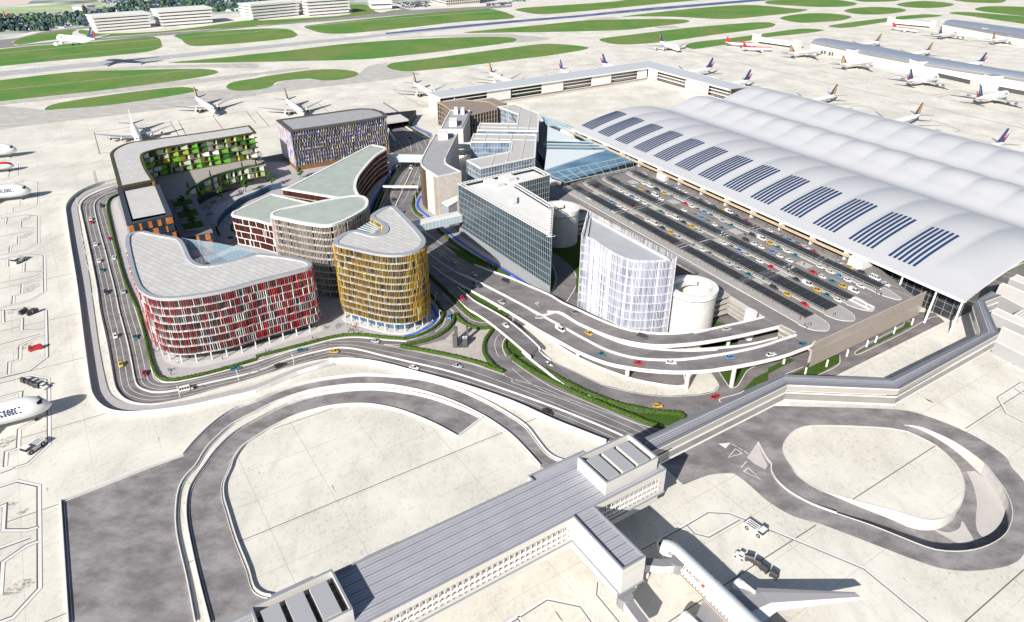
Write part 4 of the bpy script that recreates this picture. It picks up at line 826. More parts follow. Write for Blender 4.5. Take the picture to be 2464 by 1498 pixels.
# ---- spiral ramp drums
def drum(c, R, z, label, ang):
    r = thing('ramp_drum', label, 'ramp drum', (c[0], c[1], 0)); n = 48
    cir = lambda rr: [(c[0]+rr*math.cos(2*math.pi*i/n), c[1]+rr*math.sin(2*math.pi*i/n)) for i in range(n)]
    g = MB(); g.prism(cir(R-.35), 0, z-2.2, 0, None, False, False); g.build('wall', WHITE2, r, False)
    g = MB(); g.ring(cir(R), cir(R-2.5), z-2.2, z); g.build('ramp_rim', WHITE, r)
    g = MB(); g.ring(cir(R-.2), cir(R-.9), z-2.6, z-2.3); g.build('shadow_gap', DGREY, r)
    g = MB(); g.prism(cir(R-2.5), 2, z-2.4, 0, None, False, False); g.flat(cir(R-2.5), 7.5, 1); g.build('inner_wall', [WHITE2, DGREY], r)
    g = MB(); N = 60
    o = [(c[0]+(R-2.55)*math.cos(a), c[1]+(R-2.55)*math.sin(a), z-1.2-4.6*i/N) for i in range(N+1) for a in [ang+2*math.pi*.8*i/N]]
    i_ = [(c[0]+(R-5.0)*math.cos(a), c[1]+(R-5.0)*math.sin(a), z-1.2-4.6*i/N) for i in range(N+1) for a in [ang+2*math.pi*.8*i/N]]
    g.strip(o, i_); g.build('spiral_ramp', LGREY, r)
    g = MB(); up = [(p[0], p[1], p[2]-1.0) for p in i_]; g.strip(i_, up); g.build('ramp_edge', WHITE2, r)
    for k in range(4):
        a = math.atan2(.468, .884); L = 12
        g = MB(); g.box((c[0]+math.cos(a)*(R+L/2-1)+3*math.sin(a)*-1, c[1]+math.sin(a)*(R+L/2-1), 1.5+k*2.9+1), L, 7, 1.1, a); g.build('link_slab', M('link_concrete', (.42, .39, .37), .8, var=.06), r)
c2 = P(t(2,1,'1742,1258')[0], 20.4); drum(c2, 11.0, 20.4, 'white spiral ramp drum beside the white finned tower', 1.0)
c1 = P(t(2,1,'468,500')[0], 20.4); drum(c1, 10.6, 20.4, 'white spiral ramp drum beside the dark glass tower', 1.2)
# ================================================================== TERMINAL AND FORECOURT
TU = Vector((.461, -.887)); TV = Vector((.838, .546)); TO0 = Vector((47.9, 552.0))
def TP(u, v): p = TO0 + TU*u + TV*v; return (p.x, p.y)
def wave(v):
    k = [(0, 16), (18, 20.2), (45, 24.2), (64, 25), (84, 22.8), (103, 18.2), (118, 21.3), (135, 25), (152, 22.8), (168, 18.2), (184, 21.6), (203, 25), (222, 22.8), (244, 17.8)]
    for (a, x), (b, y) in zip(k, k[1:]):
        if a <= v <= b:
            i = k.index((a, x)); s = (v-a)/(b-a); h = b-a
            m0 = (y-k[i-1][1])/(b-k[i-1][0])*h if i else (y-x); m1 = ((k[i+2][1]-x)/(k[i+2][0]-a)*h) if i+2 < len(k) else (y-x)
            return x*(2*s**3-3*s**2+1) + m0*(s**3-2*s*s+s) + y*(-2*s**3+3*s*s) + m1*(s**3-s*s)
    return k[-1][1]
BAY = 23.1
def troof(u, v):
    b = abs(math.sin(math.pi*((u % BAY)/BAY)))**.8; hump = max(0, (wave(v)-18.5)/6.5)
    return wave(v) + 1.5*hump*b
term = thing('terminal', 'huge airport terminal under a white rolling wave roof with dark solar strips', 'terminal', (*TP(162, 120), 0))
g = MB(); NU, NV = 14*14, 100; U0, U1 = 0, 14*BAY
for j in range(NV+1):
    for i in range(NU+1):
        u = U0+(U1-U0)*i/NU; v = 244*j/NV; g.v.append((*TP(u, v), troof(u, v)))
for j in range(NV):
    for i in range(NU):
        n = j*(NU+1)+i; g.f.append((n, n+1, n+NU+2, n+NU+1)); g.m.append(0)
g.build('roof', TROOF, term, True)
g = MB(); a = [(*TP(u, 0), 16.05) for u in (0, U1)]; g.bar((*TP(0, -.3), 15.5), (*TP(U1, -.3), 15.5), 1.0, 1.1); g.bar((*TP(0, 1.6), 15.0), (*TP(U1, 1.6), 15.0), .5, .6); g.build('eave_fascia', WHITE, term)
g = MB()
for u in (0, U1):
    g.strip([(*TP(u, v), troof(u, v)+.05) for v in range(0, 245, 4)], [(*TP(u, v), troof(u, v)-1.1) for v in range(0, 245, 4)])
g.build('gable_trim', WHITE, term)
PVM = M('solar_navy', (.014, .040, .115), .5, spec=.25)
for k in range(13):
    for s in range(6):
        u = k*BAY + 2.6 + s*2.6; g = MB(); vs = [7.2 + (43-7.2)*i/20 for i in range(21)]
        g.strip([(*TP(u, v), troof(u, v)+.4) for v in vs], [(*TP(u+1.4, v), troof(u+1.4, v)+.4) for v in vs]); g.build('solar_strip', PVM, term)
g = MB(); g.prism([TP(4, 9), TP(U1-6, 9), TP(U1-6, 240), TP(4, 240)], 0, 14.5, 0, None, False, False); g.build('facade_glass', GLASS, term)
g = MB()
for u in range(4, 322, 4): g.box((*TP(u, 8.8), 11), .1, .2, 4, math.atan2(TU.y, TU.x))
for u in range(272, 322, 4): g.box((*TP(u, 8.8), .1), .1, .2, 11, math.atan2(TU.y, TU.x))
for z in (3.5, 7, 11, 13): g.bar((*TP(4, 8.8), z), (*TP(U1-6, 8.8), z), .12, .12)
g.build('facade_frame', STEEL, term)
for k in range(12):
    g = MB(); u = k*BAY + 11.5; z0 = 11; g.tube([(*TP(u, 6.5), z0), (*TP(u-.8, 1.2), 15)], [.35, .28], 8); g.build('eave_column', WHITE, term)
for u in (293, 310, 322):
    g = MB(); p = TP(u, 1.5); g.tube([(*TP(u+1.5, -4), 0), (*p, 15)], [.5, .4], 8); g.build('raking_column', WHITE, term)
# rear gallery of the terminal
g = MB(); g.prism([TP(-2, 246), TP(U1+60, 246), TP(U1+60, 256), TP(-2, 256)], 0, 15.5, 0, 1); g.build('rear_gallery', [WHITE, LGREY], term)
# awning in front of the doors
aw = thing('entrance_awning', 'long tan awning with white brackets along the terminal kerb', 'awning', (*TP(150, -5), 11))
g = MB(); z = 14.2
g.prism([TP(6, -4.6), TP(266, -4.6), TP(266, -2.2), TP(6, -2.2)], z, z+.3, 0, None, True); g.build('canopy', TANL, aw)
for k in range(13):
    u = 4+k*21.5; g = MB(); g.prism([TP(u, -2.2), TP(u+1.2, -2.2), TP(u+1.2, 2), TP(u, 2)], 11, 16.2, 0); g.build('bracket_wall', WHITE, aw)
g = MB()
for k in range(27): g.bar((*TP(8+k*9.7, -3.6), 11), (*TP(8+k*9.7, -3.6), z), .18, .18)
g.build('posts', DGREY, aw)
g = MB(); g.prism([TP(-8, -6.5), TP(2, -6.5), TP(3, -1), TP(-6, -1)], 11, 14.6, 0); tag(g.build('vestibule', WHITE), 'small white entrance block at the far end of the tan awning', 'building')
g = MB(); g.prism([TP(267, -5), TP(275, -5), TP(275, 5), TP(267, 5)], 11, 15.5, 0); tag(g.build('vestibule', WHITE), 'white entrance block at the near end of the tan awning', 'building')
g = MB(); g.prism([TP(116, -6.4), TP(124, -6.4), TP(124, -2), TP(116, -2)], 11, 14.4, 0); tag(g.build('vestibule', WHITE), 'white entrance block midway along the tan awning', 'building')
# ---- deck
DZ = 11.0
DKP = W(t(2,1,'330,405 365,275 500,252 1165,115')+t(2,1,'1230,60'), DZ) + [TP(0, 9), TP(270, 9), (183.6, 274.4), (119.6, 233.2)] + W(t(3,2,'265,245'), DZ) + W(q('Z','752,290 620,205'), DZ) + W(t(2,1,'1590,1048 640,478 440,420'), DZ)
dk_ = thing('forecourt_deck', 'raised grey forecourt deck with taxi lanes and kerbed islands', 'road deck', ctr(DKP))
DU = Vector((.468, -.884)); DW = Vector((.884, .468))
def uw(p): return (p[0]*DU.x+p[1]*DU.y, p[0]*DW.x+p[1]*DW.y)
def fromuw(u, w): return (DU.x*u+DW.x*w, DU.y*u+DW.y*w)
def du(c, r, s, z): return [uw(p) for p in W(t(c, r, s), z)]
C = [(-355, -167, 228.4, 233.8), (-356, -167.5, 241.6, 249.2), (-358, -169.5, 257.6, 262.6), (-360, -170.5, 279.8, 284.4)]   # four canopies : u0,u1,w0,w1 nearest terminal last
g = MB(); u0 = C[2][0]+70; u1 = C[2][1]+8; w0 = 262.8
SL = [fromuw(u0, w0), fromuw(u1, w0), fromuw(u1, w0+3.4), fromuw(u0, w0+3.4)]
region(DKP, [SL], DZ, g); g.build('deck_surface', DECK, dk_)
g = MB(); g.prism(DKP, DZ-1.4, DZ-.02, 0, None, False, False); g.strip([(*p, DZ-.03) for p in SL+SL[:1]], [(*p, DZ-6) for p in SL+SL[:1]]); g.build('deck_edge', M('deck_edge_concrete', (.38, .35, .33), .8), dk_)
g = MB(); g.flat(offset(ccw(SL), .2), DZ-6); g.build('lower_level', DECK, dk_)
g = MB(); g.wall(SL, .3, DZ, DZ+.9, 0, None, True); g.build('slot_parapet', WHITE2, dk_)
for k in range(18):
    p = fromuw(u0+6+k*(u1-u0-8)/17, w0+.2); g = MB(); g.box((*p, DZ-5), .6, .6, 7.5, math.atan2(DU.y, DU.x)); g.build('pier', WHITE2, dk_)
# slat screens and tan wall of the deck
def screen(path, z0, z1, label, name='slat_screen'):
    r = thing(name, label, 'screen', (*path[0], 0)); g = MB()
    for x, y, tx, ty in walk(path, .55, False): g.box((x, y, z0), .16, .34, z1-z0, math.atan2(ty, tx))
    g.build('slats', M('slat_grey', (.44, .41, .385), .6), r)
    g = MB()
    for k in range(5): z = z0+.2+k*(z1-z0-.6)/4; g.wall(offset(path, .3, False), .12, z, z+.18); g.wall(offset(path, -.3, False), .12, z, z+.18)
    g.build('rails', WHITE2, r); return r
screen(W(t(2,1,'640,478 1590,1048'), DZ) + W(q('Z','600,192'), DZ), 2.5, 11.6, 'grey slatted screen along the edge of the raised forecourt behind the drums')
screen(W(q('Z','760,292 900,362'), DZ), 3, 12.6, 'short slatted screen between the two viaduct landings')
screen(W(q('Z','1050,460 1072,440'), DZ)+[], 3, 12.6, 'narrow slatted screen at the corner by the tan wall')
tw = thing('tan_wall', 'long tan ribbed screen wall along the near end of the forecourt deck', 'wall', P(t(3,2,'375,560')[0], 2.7))
e0, e1 = P(t(3,2,'385,556')[0], 2.7), None
top = [P(p, 15) for p in t(3,2,'452,308 1465,-2')] + [P(t(3,1,'1525,1312')[0], 15)]
top = [top[0], top[2]]
g = MB(); N = 420
for i in range(N):
    s = i/N; e = (i+1)/N; o = .04*(i % 2)
    a = top[0].lerp(top[1], s); b = top[0].lerp(top[1], e); d = Vector((a.y-b.y, b.x-a.x, 0)).normalized()*o
    g.poly([(a.x+d.x, a.y+d.y, 3.2), (b.x+d.x, b.y+d.y, 3.2), (b.x+d.x, b.y+d.y, 15), (a.x+d.x, a.y+d.y, 15)], i % 2)
g.wall([top[0][:2], top[1][:2]], .5, 14.9, 15.1); g.build('ribbed_cladding', [TAN, M('tan_shade', (.36, .312, .272), .75)], tw)
for s_ in ('370,560 355,615', '585,470 560,540', '780,375 755,440', '972,285 945,350', '1055,245 1030,308', '1235,160 1208,220', '1405,75 1380,138'):
    b = P(t(3,2,s_)[1], 0); g = MB(); g.tube([(b.x, b.y, 0), (b.x, b.y, 3.4)], .4, 8); g.build('column', WHITE, tw)
# kerbed islands on the deck
isl = MB(); gaps = []
for k, ((a, b, w0, w1), (i0, i1)) in enumerate(zip(C, ((226.2, 238.4), (242.9, 254.6), (259, 268), (279.9, 287.4)))):
    P_ = [(a-7, i0+2), (a-8, i0+5), (a-3, i1-1.5), (a+6, i1), (b-4, i1), (b+1, i1), (b+6, i1-1.5), (b+9, (i0+i1)/2+1), (b+9, (i0+i1)/2-1), (b+6, i0+1), (b, i0-.6), (b-1, i0), (a+4, i0), (a-3, i0+.6)]
    pts = cr([fromuw(*p) for p in P_], 3, True)
    isl.prism(pts, DZ, DZ+.14, 0); isl.wall(pts, .2, DZ, DZ+.17, 1, None, True)
isl.build('kerbed_island', [M('island_paving', (.36, .345, .33), .85, var=.08, scale=.5), LINE], dk_)
mk = MB()
def uwl(u0, w0, u1, w1, wd): mk.ribbon([fromuw(u0, w0), fromuw(u1, w1)], wd, DZ+.03)
ua, ub = C[0][0]-6, C[0][1]+4
for w_l in (238.8, 255, 268.6, 274.5, 279.6, 287.8, 293): uwl(ua+8, w_l, ub-6, w_l, .16)
mk.ribbon(cr([uw_ for uw_ in W(t(2,1,'560,320 530,340 540,365 600,410 1000,650 1500,925')+t(2,1,'2000,1200 2464,1450'), DZ)], 3), .22, DZ+.03)
ped = []
for s in ('720,365 775,395', '1080,545 1140,585', '1690,870 1760,915', '2300,1195 2390,1250'): ped.append(sum(uw(p)[0] for p in W(t(2,1,s), DZ))/2)
WA, WB_ = C[0][2]-2, C[3][3]+2
for up_ in (-348.9, -308, -255.4, -207.6):
    for i in range(7): uwl(up_-3.2+i*1.05, 271.5, up_-3.2+i*1.05, 277, .5)
for up_ in ped:
    for wl, wd_ in ((240.5, 3.2), (256.8, 3.2), (290.2, 3.5)):
        for i in range(6): uwl(up_-2.6+i*1.0, wl-wd_/2, up_-2.6+i*1.0, wl+wd_/2, .45)
mk.ribbon(W(t(3,1,'1380,1365 1105,1250 700,1050 300,850 0,700'), DZ), .2, DZ+.03)
mk.build('deck_markings', LINE, dk_)
# solar canopies over the islands
cname = ['nearest the drums', 'second from the drums', 'second from the terminal', 'nearest the terminal']
PVD = M('canopy_glass', (.022, .023, .024), .4, spec=.3, alpha=.88)
for k, (a, b, w0, w1) in enumerate(C):
    r = thing('walkway_canopy', 'long dark glass walkway canopy on the forecourt, %s' % cname[k], 'canopy', (*fromuw((a+b)/2, (w0+w1)/2), DZ), 'forecourt canopies')
    wl, wh = w0, w1
    g = MB(); n = int((b-a)/1.35); d = (b-a)/n; hole = [int((p-a)/d) for p in ped]
    for i in range(n):
        if any(abs(i-h) <= 2 for h in hole) and i % 2: continue
        g.poly([(*fromuw(a+i*d+.05, wl), 13.9), (*fromuw(a+(i+1)*d-.05, wl), 13.9), (*fromuw(a+(i+1)*d-.05, wh), 14.35), (*fromuw(a+i*d+.05, wh), 14.35)])
    g.build('roof_panels', PVD, r)
    g = MB(); g.bar((*fromuw(a, wl), 13.85), (*fromuw(b, wl), 13.85), .2, .22); g.bar((*fromuw(a, wh), 14.3), (*fromuw(b, wh), 14.3), .16, .18)
    for i in range(0, n+1, 4): g.bar((*fromuw(a+i*d, wl), 13.82), (*fromuw(a+i*d, wh), 14.26), .1, .14)
    g.build('frame', M('canopy_frame', (.20, .20, .20), .5), r)
    for i in range(int((b-a)/6)+1):
        p = fromuw(a+1+i*6, wl+.7); g = MB(); g.bar((*p, DZ+.1), (*p, 13.9), .14, .14); g.build('post', M('canopy_post', (.42, .40, .38), .5), r)
# glass link roof between offices and terminal
gl_ = thing('glass_link', 'blue glass and white panel link roof between the offices and the terminal', 'link building', P(q('A','1900,800')[0], 0))
for s in ('1700,418 2125,606 1690,608', '1690,724 2463,736 2350,770 1656,1000'):
    p = W(q('A', s), 15); g = MB(); g.prism(p, 14.3, 15, 0, None, True); g.build('white_roof', M('link_roof_white', (.60, .65, .66), .6, var=.03), gl_)
lk = W(q('A','1656,1000 2400,775'), 14.2) + [TP(3, 0)] + W(t(2,1,'1180,60 500,250'), 14.2) + W(q('A','1930,1150 1740,1090'), 14.2)
g = MB(); g.prism(lk, 13.9, 14.2, 0, None, True); g.build('glass_roof', M('link_glass', (.10, .20, .30), .08, spec=.8, var=.35, scale=.06), gl_)
for s in ('1690,610 2130,608 2470,650 2463,728 1688,720', '1588,255 1700,418 1800,410 2040,440 1990,400 1700,300'):
    g = MB(); g.prism(W(q('A', s), 13.6), 13.3, 13.6, 0, None, True); g.build('glass_roof', MATS['link_glass'] if s[:4] == '1690' else GLASSP, gl_)
BM = M('link_steel', (.40, .46, .46), .45, .2)
g = MB()
for s in ('1690,650 2463,668', '1690,690 2463,700', '1690,612 2300,630', '1800,412 2463,690', '1860,395 2463,640', '1930,390 2463,590'): a, b = [P(p, 15) for p in q('A', s)]; g.bar(a, b, .5, .6)
for s in ('340,178 1165,0', '420,225 1180,40', '505,262 1175,112'): a, b = [P(p, 14.6) for p in t(2,1,s)]; g.bar(a, b, .4, .5)
for k in range(10):
    a = P(t(2,1,'345,178 1160,2')[0], 14.5).lerp(P(t(2,1,'1160,2')[0], 14.5), k/9); b = P(t(2,1,'505,258')[0], 14.5).lerp(P(t(2,1,'1170,108')[0], 14.5), k/9); g.bar(a, b, .22, .3)
g.build('roof_beams', BM, gl_)
g = MB(); g.prism(offset(ccw(lk), -1), 0, 13.8, 0, None, False, False); g.build('wall_glass', GLASS, gl_)
g = MB(); g.prism(W(q('A','1535,830 1590,480 1700,420 1656,1000'), .3), 0, 7, 0); tag(g.build('service_wing', SLATE), 'dark flat roofed service wing between the glass offices and the link roof', 'building')
g = MB(); g.prism(W(t(2,1,'350,205 430,205 508,250 375,275'), 12.5), 11, 12.5, 0); tag(g.build('entrance_canopy', WHITE), 'small white canopy where the glass link meets the dark glass tower', 'canopy')
# white stair tower by the viaduct
p = W(q('Z','455,125 500,118 566,158 525,175'), 13.5); g = MB(); g.prism(cr(p, 2, True), 0, 13.5); tag(g.build('stair_tower', WHITE), 'plain white stair tower between the ramp drum and the viaduct landings', 'tower')
# ================================================================== VIADUCTS
def zr(x):
    k = [(1100, .1), (1150, .35), (1232, 1.9), (1307, 3.0), (1387, 4.4), (1457, 5.5), (1510, 6.5), (1582, 7.5), (1655, 8.8), (1750, 9.8), (1850, 10.5), (1945, 11.0), (3000, 11)]
    if x <= k[0][0]: return k[0][1]
    for (a, p), (b, r) in zip(k, k[1:]):
        if x <= b: return p+(r-p)*(x-a)/(b-a)
def lift(pts, zf, n=4):
    return cr([tuple(P(p, zf(p[0], p[1]))) for p in pts], n)
def road3(root, L, R_, mdeck, name='deck', th=.9):
    """deck between two 3D edges with underside and edge beams"""
    n = 40; A = resample(L, n); B = resample(R_, n); g = MB(); g.strip(A, B); g.build(name, mdeck, root)
    g = MB(); lo = lambda p: [(x, y, max(.02, z-th)) for x, y, z in p]
    g.strip(A, lo(A)); g.strip(B, lo(B)); g.strip(lo(A), lo(B)); g.build('edge_beam', WHITE2, root)
    return A, B
def parapet(root, pts, h=.85, w=.38, low=.5, name='parapet', m=None):
    g = MB(); g.wall(pts, w, [max(.02, p[2]-low) for p in pts], [p[2]+h for p in pts]); g.build(name, m or WHITE, root)
zf = lambda x, y: zr(x)
zfa = lambda x, y: min(zr(x), 8.6)
zfd = lambda x, y: zr(x*1.0+ (70 if x > 1600 else 70*max(0, (x-1400)/200)))
Bout = lift(q('X','420,432 560,512 800,642 1000,762 1130,842') + q('V','0,640 100,695 300,775 450,806 600,826 800,836 1000,826 1208,796') + q('Z','200,672 400,642 600,602 800,552 950,497 1050,460'), zf)
Med = lift(q('X','500,402 650,467 800,542 1000,647 1210,762') + q('V','0,527 150,611 300,686 450,732 600,752 800,753 1000,731') + q('Z','0,575 300,530 600,465 800,400 905,368'), zf)
Aup = lift(q('X','640,345 770,395 900,440 1050,505 1190,565') + q('V','-30,432 100,506 230,568 330,611 430,646 600,676 750,688 900,691 1050,684') + q('Z','0,500 300,475 500,448 740,392'), zfa)
Aup2 = lift(q('X','1190,700') + q('V','-30,432 100,506 230,568 330,611 430,646 600,676 750,688 900,691 1050,684') + q('Z','0,500 300,475 500,448 740,392'), zfa)
AMed = lift(q('X','1190,752') + q('V','0,527 150,611 300,686 450,732 600,752 800,753 1000,731') + q('Z','0,575 300,530 600,465 770,408'), zfa)
Dup = lift(q('X','640,345 770,395 900,440 1050,505 1210,575') + q('V','0,365 110,415 250,480 380,530 500,560 650,575 800,573 1000,548') + q('Z','0,345 250,290 500,235 617,206'), zfd)
Dlo = lift(q('X','500,402 650,467 800,542 1000,647 1150,728') + q('V','-30,428 100,500 230,560 350,605 450,631 560,650 700,656 900,641 1050,619') + q('Z','0,440 200,410 500,350 752,290'), zfd)
vA = thing('viaduct', 'outer curved viaduct carriageway rising on columns to the forecourt deck', 'viaduct', (*P(t(2,2,'1100,500')[0])[:2], 0))
road3(vA, Med, Bout, ASPH)
parapet(vA, Bout); parapet(vA, Med, .8, .7, .3)
for s_, s2 in ((t(2,2,'235,165 238,212'), 2.0), (t(2,2,'635,385 632,458'), 3.6), (t(2,2,'1110,550 1105,655'), 5.4), (t(2,2,'1690,600 1675,758'), 7.8), (t(2,2,'2140,555 2110,728'), 8.7), (t(3,2,'165,440 148,512'), 9.6), (q('X','832,645 832,676'), .9)):
    b = P(s_[1]); g = MB(); g.tube([(b.x, b.y, 0), (b.x, b.y, s2+.4)], .85 if s2 < 9 else .5, 12); g.build('column', WHITE2 if s2 < 9 else WHITE, vA)
vB = thing('viaduct', 'middle viaduct carriageway leading into the lower forecourt level', 'viaduct', (*P(t(2,2,'1500,420')[0])[:2], 0))
road3(vB, Aup2, AMed, ASPH); parapet(vB, Aup2)
vD = thing('viaduct', 'inner viaduct carriageway curving past the white finned tower to the deck', 'viaduct', (*P(t(2,2,'1500,300')[0])[:2], 0))
road3(vD, Dup, Dlo, ASPH); parapet(vD, Dup); parapet(vD, Dlo)
for s_, h in (('2085,285 2075,350', 9.0), ('1660,345 1650,372', 7.2), ('1245,325 1245,345', 5)):
    b = P(t(2,2,s_)[1]); g = MB(); g.tube([(b.x, b.y, 0), (b.x, b.y, h)], .8, 12); g.build('column', WHITE2, vD)
# slip road crossing above the loop road
def ze(x, y):
    k = [(700, .1), (760, .5), (800, 2.6), (850, 3.4), (1000, 0)]
    return None
EL_ = [(p, z) for p, z in zip(q('Y','40,0 200,140 330,258 450,330 600,430 800,590 1000,760 1100,851')+t(2,2,'100,400 300,560 540,740 800,852'), (.1, .5, 1.2, 1.8, 2.6, 3.3, 3.3, 3.0, 2.4, 1.4, .5, .12))]
ER_ = [(p, z) for p, z in zip(q('Y','210,0 300,70 420,170 600,270 780,375 900,460 1100,630 1216,745')+t(2,2,'80,182 170,262 270,402 375,484'), (.1, .5, 1.2, 1.8, 2.6, 3.3, 3.3, 3.0, 2.4, 1.9, .9, .2))]
EL = cr([tuple(P(p, z)) for p, z in EL_], 4); ER = cr([tuple(P(p, z)) for p, z in ER_], 4)
vE = thing('slip_road_bridge', 'low white edged slip road bridge crossing over the loop road', 'bridge', (*P(q('Y','700,450')[0])[:2], 0))
road3(vE, EL, ER, ASPH, 'deck', .8); parapet(vE, EL, .55, .4); parapet(vE, ER, .55, .4)
g = MB(); g.wall(cr(W(t(2,2,'160,128 300,235 640,462 1100,648 1400,715 1655,732 1650,605')), 3), .5, .05, .9); tag(g.build('edge_wall', WHITE), 'low white wall round the dark ramp pit beneath the outer viaduct', 'wall')
g = MB(); g.flat(W(t(2,2,'320,238 640,455 1100,640 1400,705 1640,722 1640,600 1100,400 500,150')), .15); struct(g, 'underpass_ramp', ASPH)
# motorway ends in a tunnel mouth by the pixel block
pr = thing('tunnel_portal', 'pale concrete tunnel portal with sloping wing roofs beside the pixel facade block', 'tunnel portal', P(q('C','450,300')[0]))
a1, b1, c1_ = [P(p, 7.5) for p in q('C','250,300 655,240 150,-10')]; d1 = P(t(1,0,'1215,985')[0], 7)
g = MB(); g.poly([a1, b1, P(t(1,0,'1215,990')[0], 3), P(t(1,0,'920,1035')[0], 3)]); g.poly([b1, P(q('C','700,220')[0], .3), P(t(1,0,'1230,985')[0], .3), P(t(1,0,'1215,990')[0], 3)]); g.build('wing_roof', M('portal_concrete', (.58, .55, .51), .85, var=.05), pr)
g = MB(); g.wall([a1[:2], b1[:2]], 1, 6.2, 7.6); g.build('lintel', LGREY, pr)
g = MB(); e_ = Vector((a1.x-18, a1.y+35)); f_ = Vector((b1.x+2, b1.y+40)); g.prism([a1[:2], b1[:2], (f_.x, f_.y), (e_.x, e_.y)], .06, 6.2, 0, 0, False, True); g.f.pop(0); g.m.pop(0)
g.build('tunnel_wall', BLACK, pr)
g = MB(); g.wall(W(q('C','655,300 690,215'), 0), 2, 0, 6); g.wall(W(q('C','265,470 400,680'), 0), .8, 0, 2.5); g.build('side_wall', WHITE2, pr)
# ================================================================== PIERS
def sn(s, n, z=None): p = (.838*s-.546*n, .546*s+.838*n); return p if z is None else (*p, z)
RIB = M('pier_roof', (.40, .40, .44), .5, .1, .06, .2); RIBD = M('pier_seam', (.20, .21, .235), .45, .2); PWALL = M('pier_wall', (.56, .545, .52), .8, var=.04, scale=.3); CAP = M('wall_coping', (.25, .265, .29), .5)
pier = thing('pier_building', 'long pale pier building with a ribbed grey roof in the foreground', 'building', sn(75, 119, 0))
body = [sn(-2, 109.6), sn(92.1, 109.6), sn(91.6, 88.0), sn(99.6, 88.0), sn(99.6, 109.6), sn(127.9, 109.6), sn(127.9, 128.2), sn(112, 128.2), sn(112, 130.4), sn(90.7, 130.4), sn(90.7, 128.2), sn(-2, 128.2)]
WIN = ((40, 90.2), (101, 125.5))
g = MB(); g.prism(body, 4.4, 5.4, 0, None, False, False); g.prism(offset(ccw(body), -.02), 11.2, 13.4, 0, None, False, False)
def wseg(a, b): g.poly([(*a, 5.4), (*b, 5.4), (*b, 11.2), (*a, 11.2)])
seq = [sn(-2, 109.6), sn(8, 109.6)], [sn(90.2, 109.6), sn(92.1, 109.6)], [sn(92.1, 109.6), sn(91.6, 88)], [sn(91.6, 88), sn(99.6, 88)], [sn(99.6, 88), sn(99.6, 109.6)], [sn(99.6, 109.6), sn(101, 109.6)], [sn(125.5, 109.6), sn(127.9, 109.6)], [sn(127.9, 109.6), sn(127.9, 128.2)], [sn(127.9, 128.2), sn(112, 128.2)], [sn(112, 128.2), sn(112, 130.4)], [sn(112, 130.4), sn(90.7, 130.4)], [sn(90.7, 130.4), sn(90.7, 128.2)], [sn(90.7, 128.2), sn(-2, 128.2)]
for a, b in seq: wseg(a, b)
g.build('wall', PWALL, pier)
g = MB(); lw = [sn(-2, 110.6), sn(92.6, 110.6), sn(92.5, 89), sn(98.8, 89), sn(98.8, 110.6), sn(126.8, 110.6), sn(126.8, 127.5), sn(-2, 127.5)]; g.prism(lw, 0, 4.4, 0, None, True); g.build('base_wall', PWALL, pier)
for s_ in range(4, 126, 12): g = MB(); g.tube([sn(s_, 121, -5.1), sn(s_, 121, .1)], .5, 8); g.build('column', PWALL, pier)
g = MB(); g.prism(offset(ccw(body), .35), 4.1, 4.45, 0, None, True); g.build('ledge', CAP, pier)
for (a, b) in ((8, 90.2), (101, 125.5)):
    g = MB(); g.poly([sn(a, 111.6, 5.4), sn(b, 111.6, 5.4), sn(b, 111.6, 11.2), sn(a, 111.6, 11.2)]); g.poly([sn(a, 109.6, 5.4), sn(b, 109.6, 5.4), sn(b, 111.6, 5.4), sn(a, 111.6, 5.4)]); g.poly([sn(a, 109.6, 11.2), sn(b, 109.6, 11.2), sn(b, 111.6, 11.2), sn(a, 111.6, 11.2)])
    for e in (a, b): g.poly([sn(e, 109.6, 5.4), sn(e, 111.6, 5.4), sn(e, 111.6, 11.2), sn(e, 109.6, 11.2)])
    g.build('window_recess', M('recess_panel', (.46, .435, .41), .5, spec=.5, var=.05), pier)
    for z in (7.1, 9.2):
        g = MB(); g.bar(sn(a+.1, 109.5, z), sn(b-.1, 109.5, z), .7, .45); g.build('sun_rail', WHITE, pier)
    n = int((b-a)/1.75); g = MB()
    for i in range(1, n): g.bar(sn(a+(b-a)*i/n, 109.6, 5.9), sn(a+(b-a)*i/n, 109.6, 10.7), .16, .4)
    g.build('fins', WHITE, pier)
g = MB(); g.flat(offset(ccw(body), -.1), 12.7, 0); 
for i in range(17):
    n_ = 110.6+i*1.02; m = 1 if i % 3 == 0 else 1
    g.bar(sn(-2, n_, 12.76), sn(127.2, n_, 12.76), .20 if i % 3 == 0 else .05, .22 if i % 3 == 0 else .08, 1)
for i in range(21): g.bar(sn(92.6, 89+i*1.0, 12.76), sn(98.9, 89+i*1.0, 12.76), .2 if i % 3 == 0 else .05, .2 if i % 3 == 0 else .08, 1)
g.build('roof', [RIB, RIBD], pier)
g = MB(); bo = ccw(body); g.ring(bo, offset(bo, -.5), 13.3, 13.6); g.build('coping', CAP, pier)
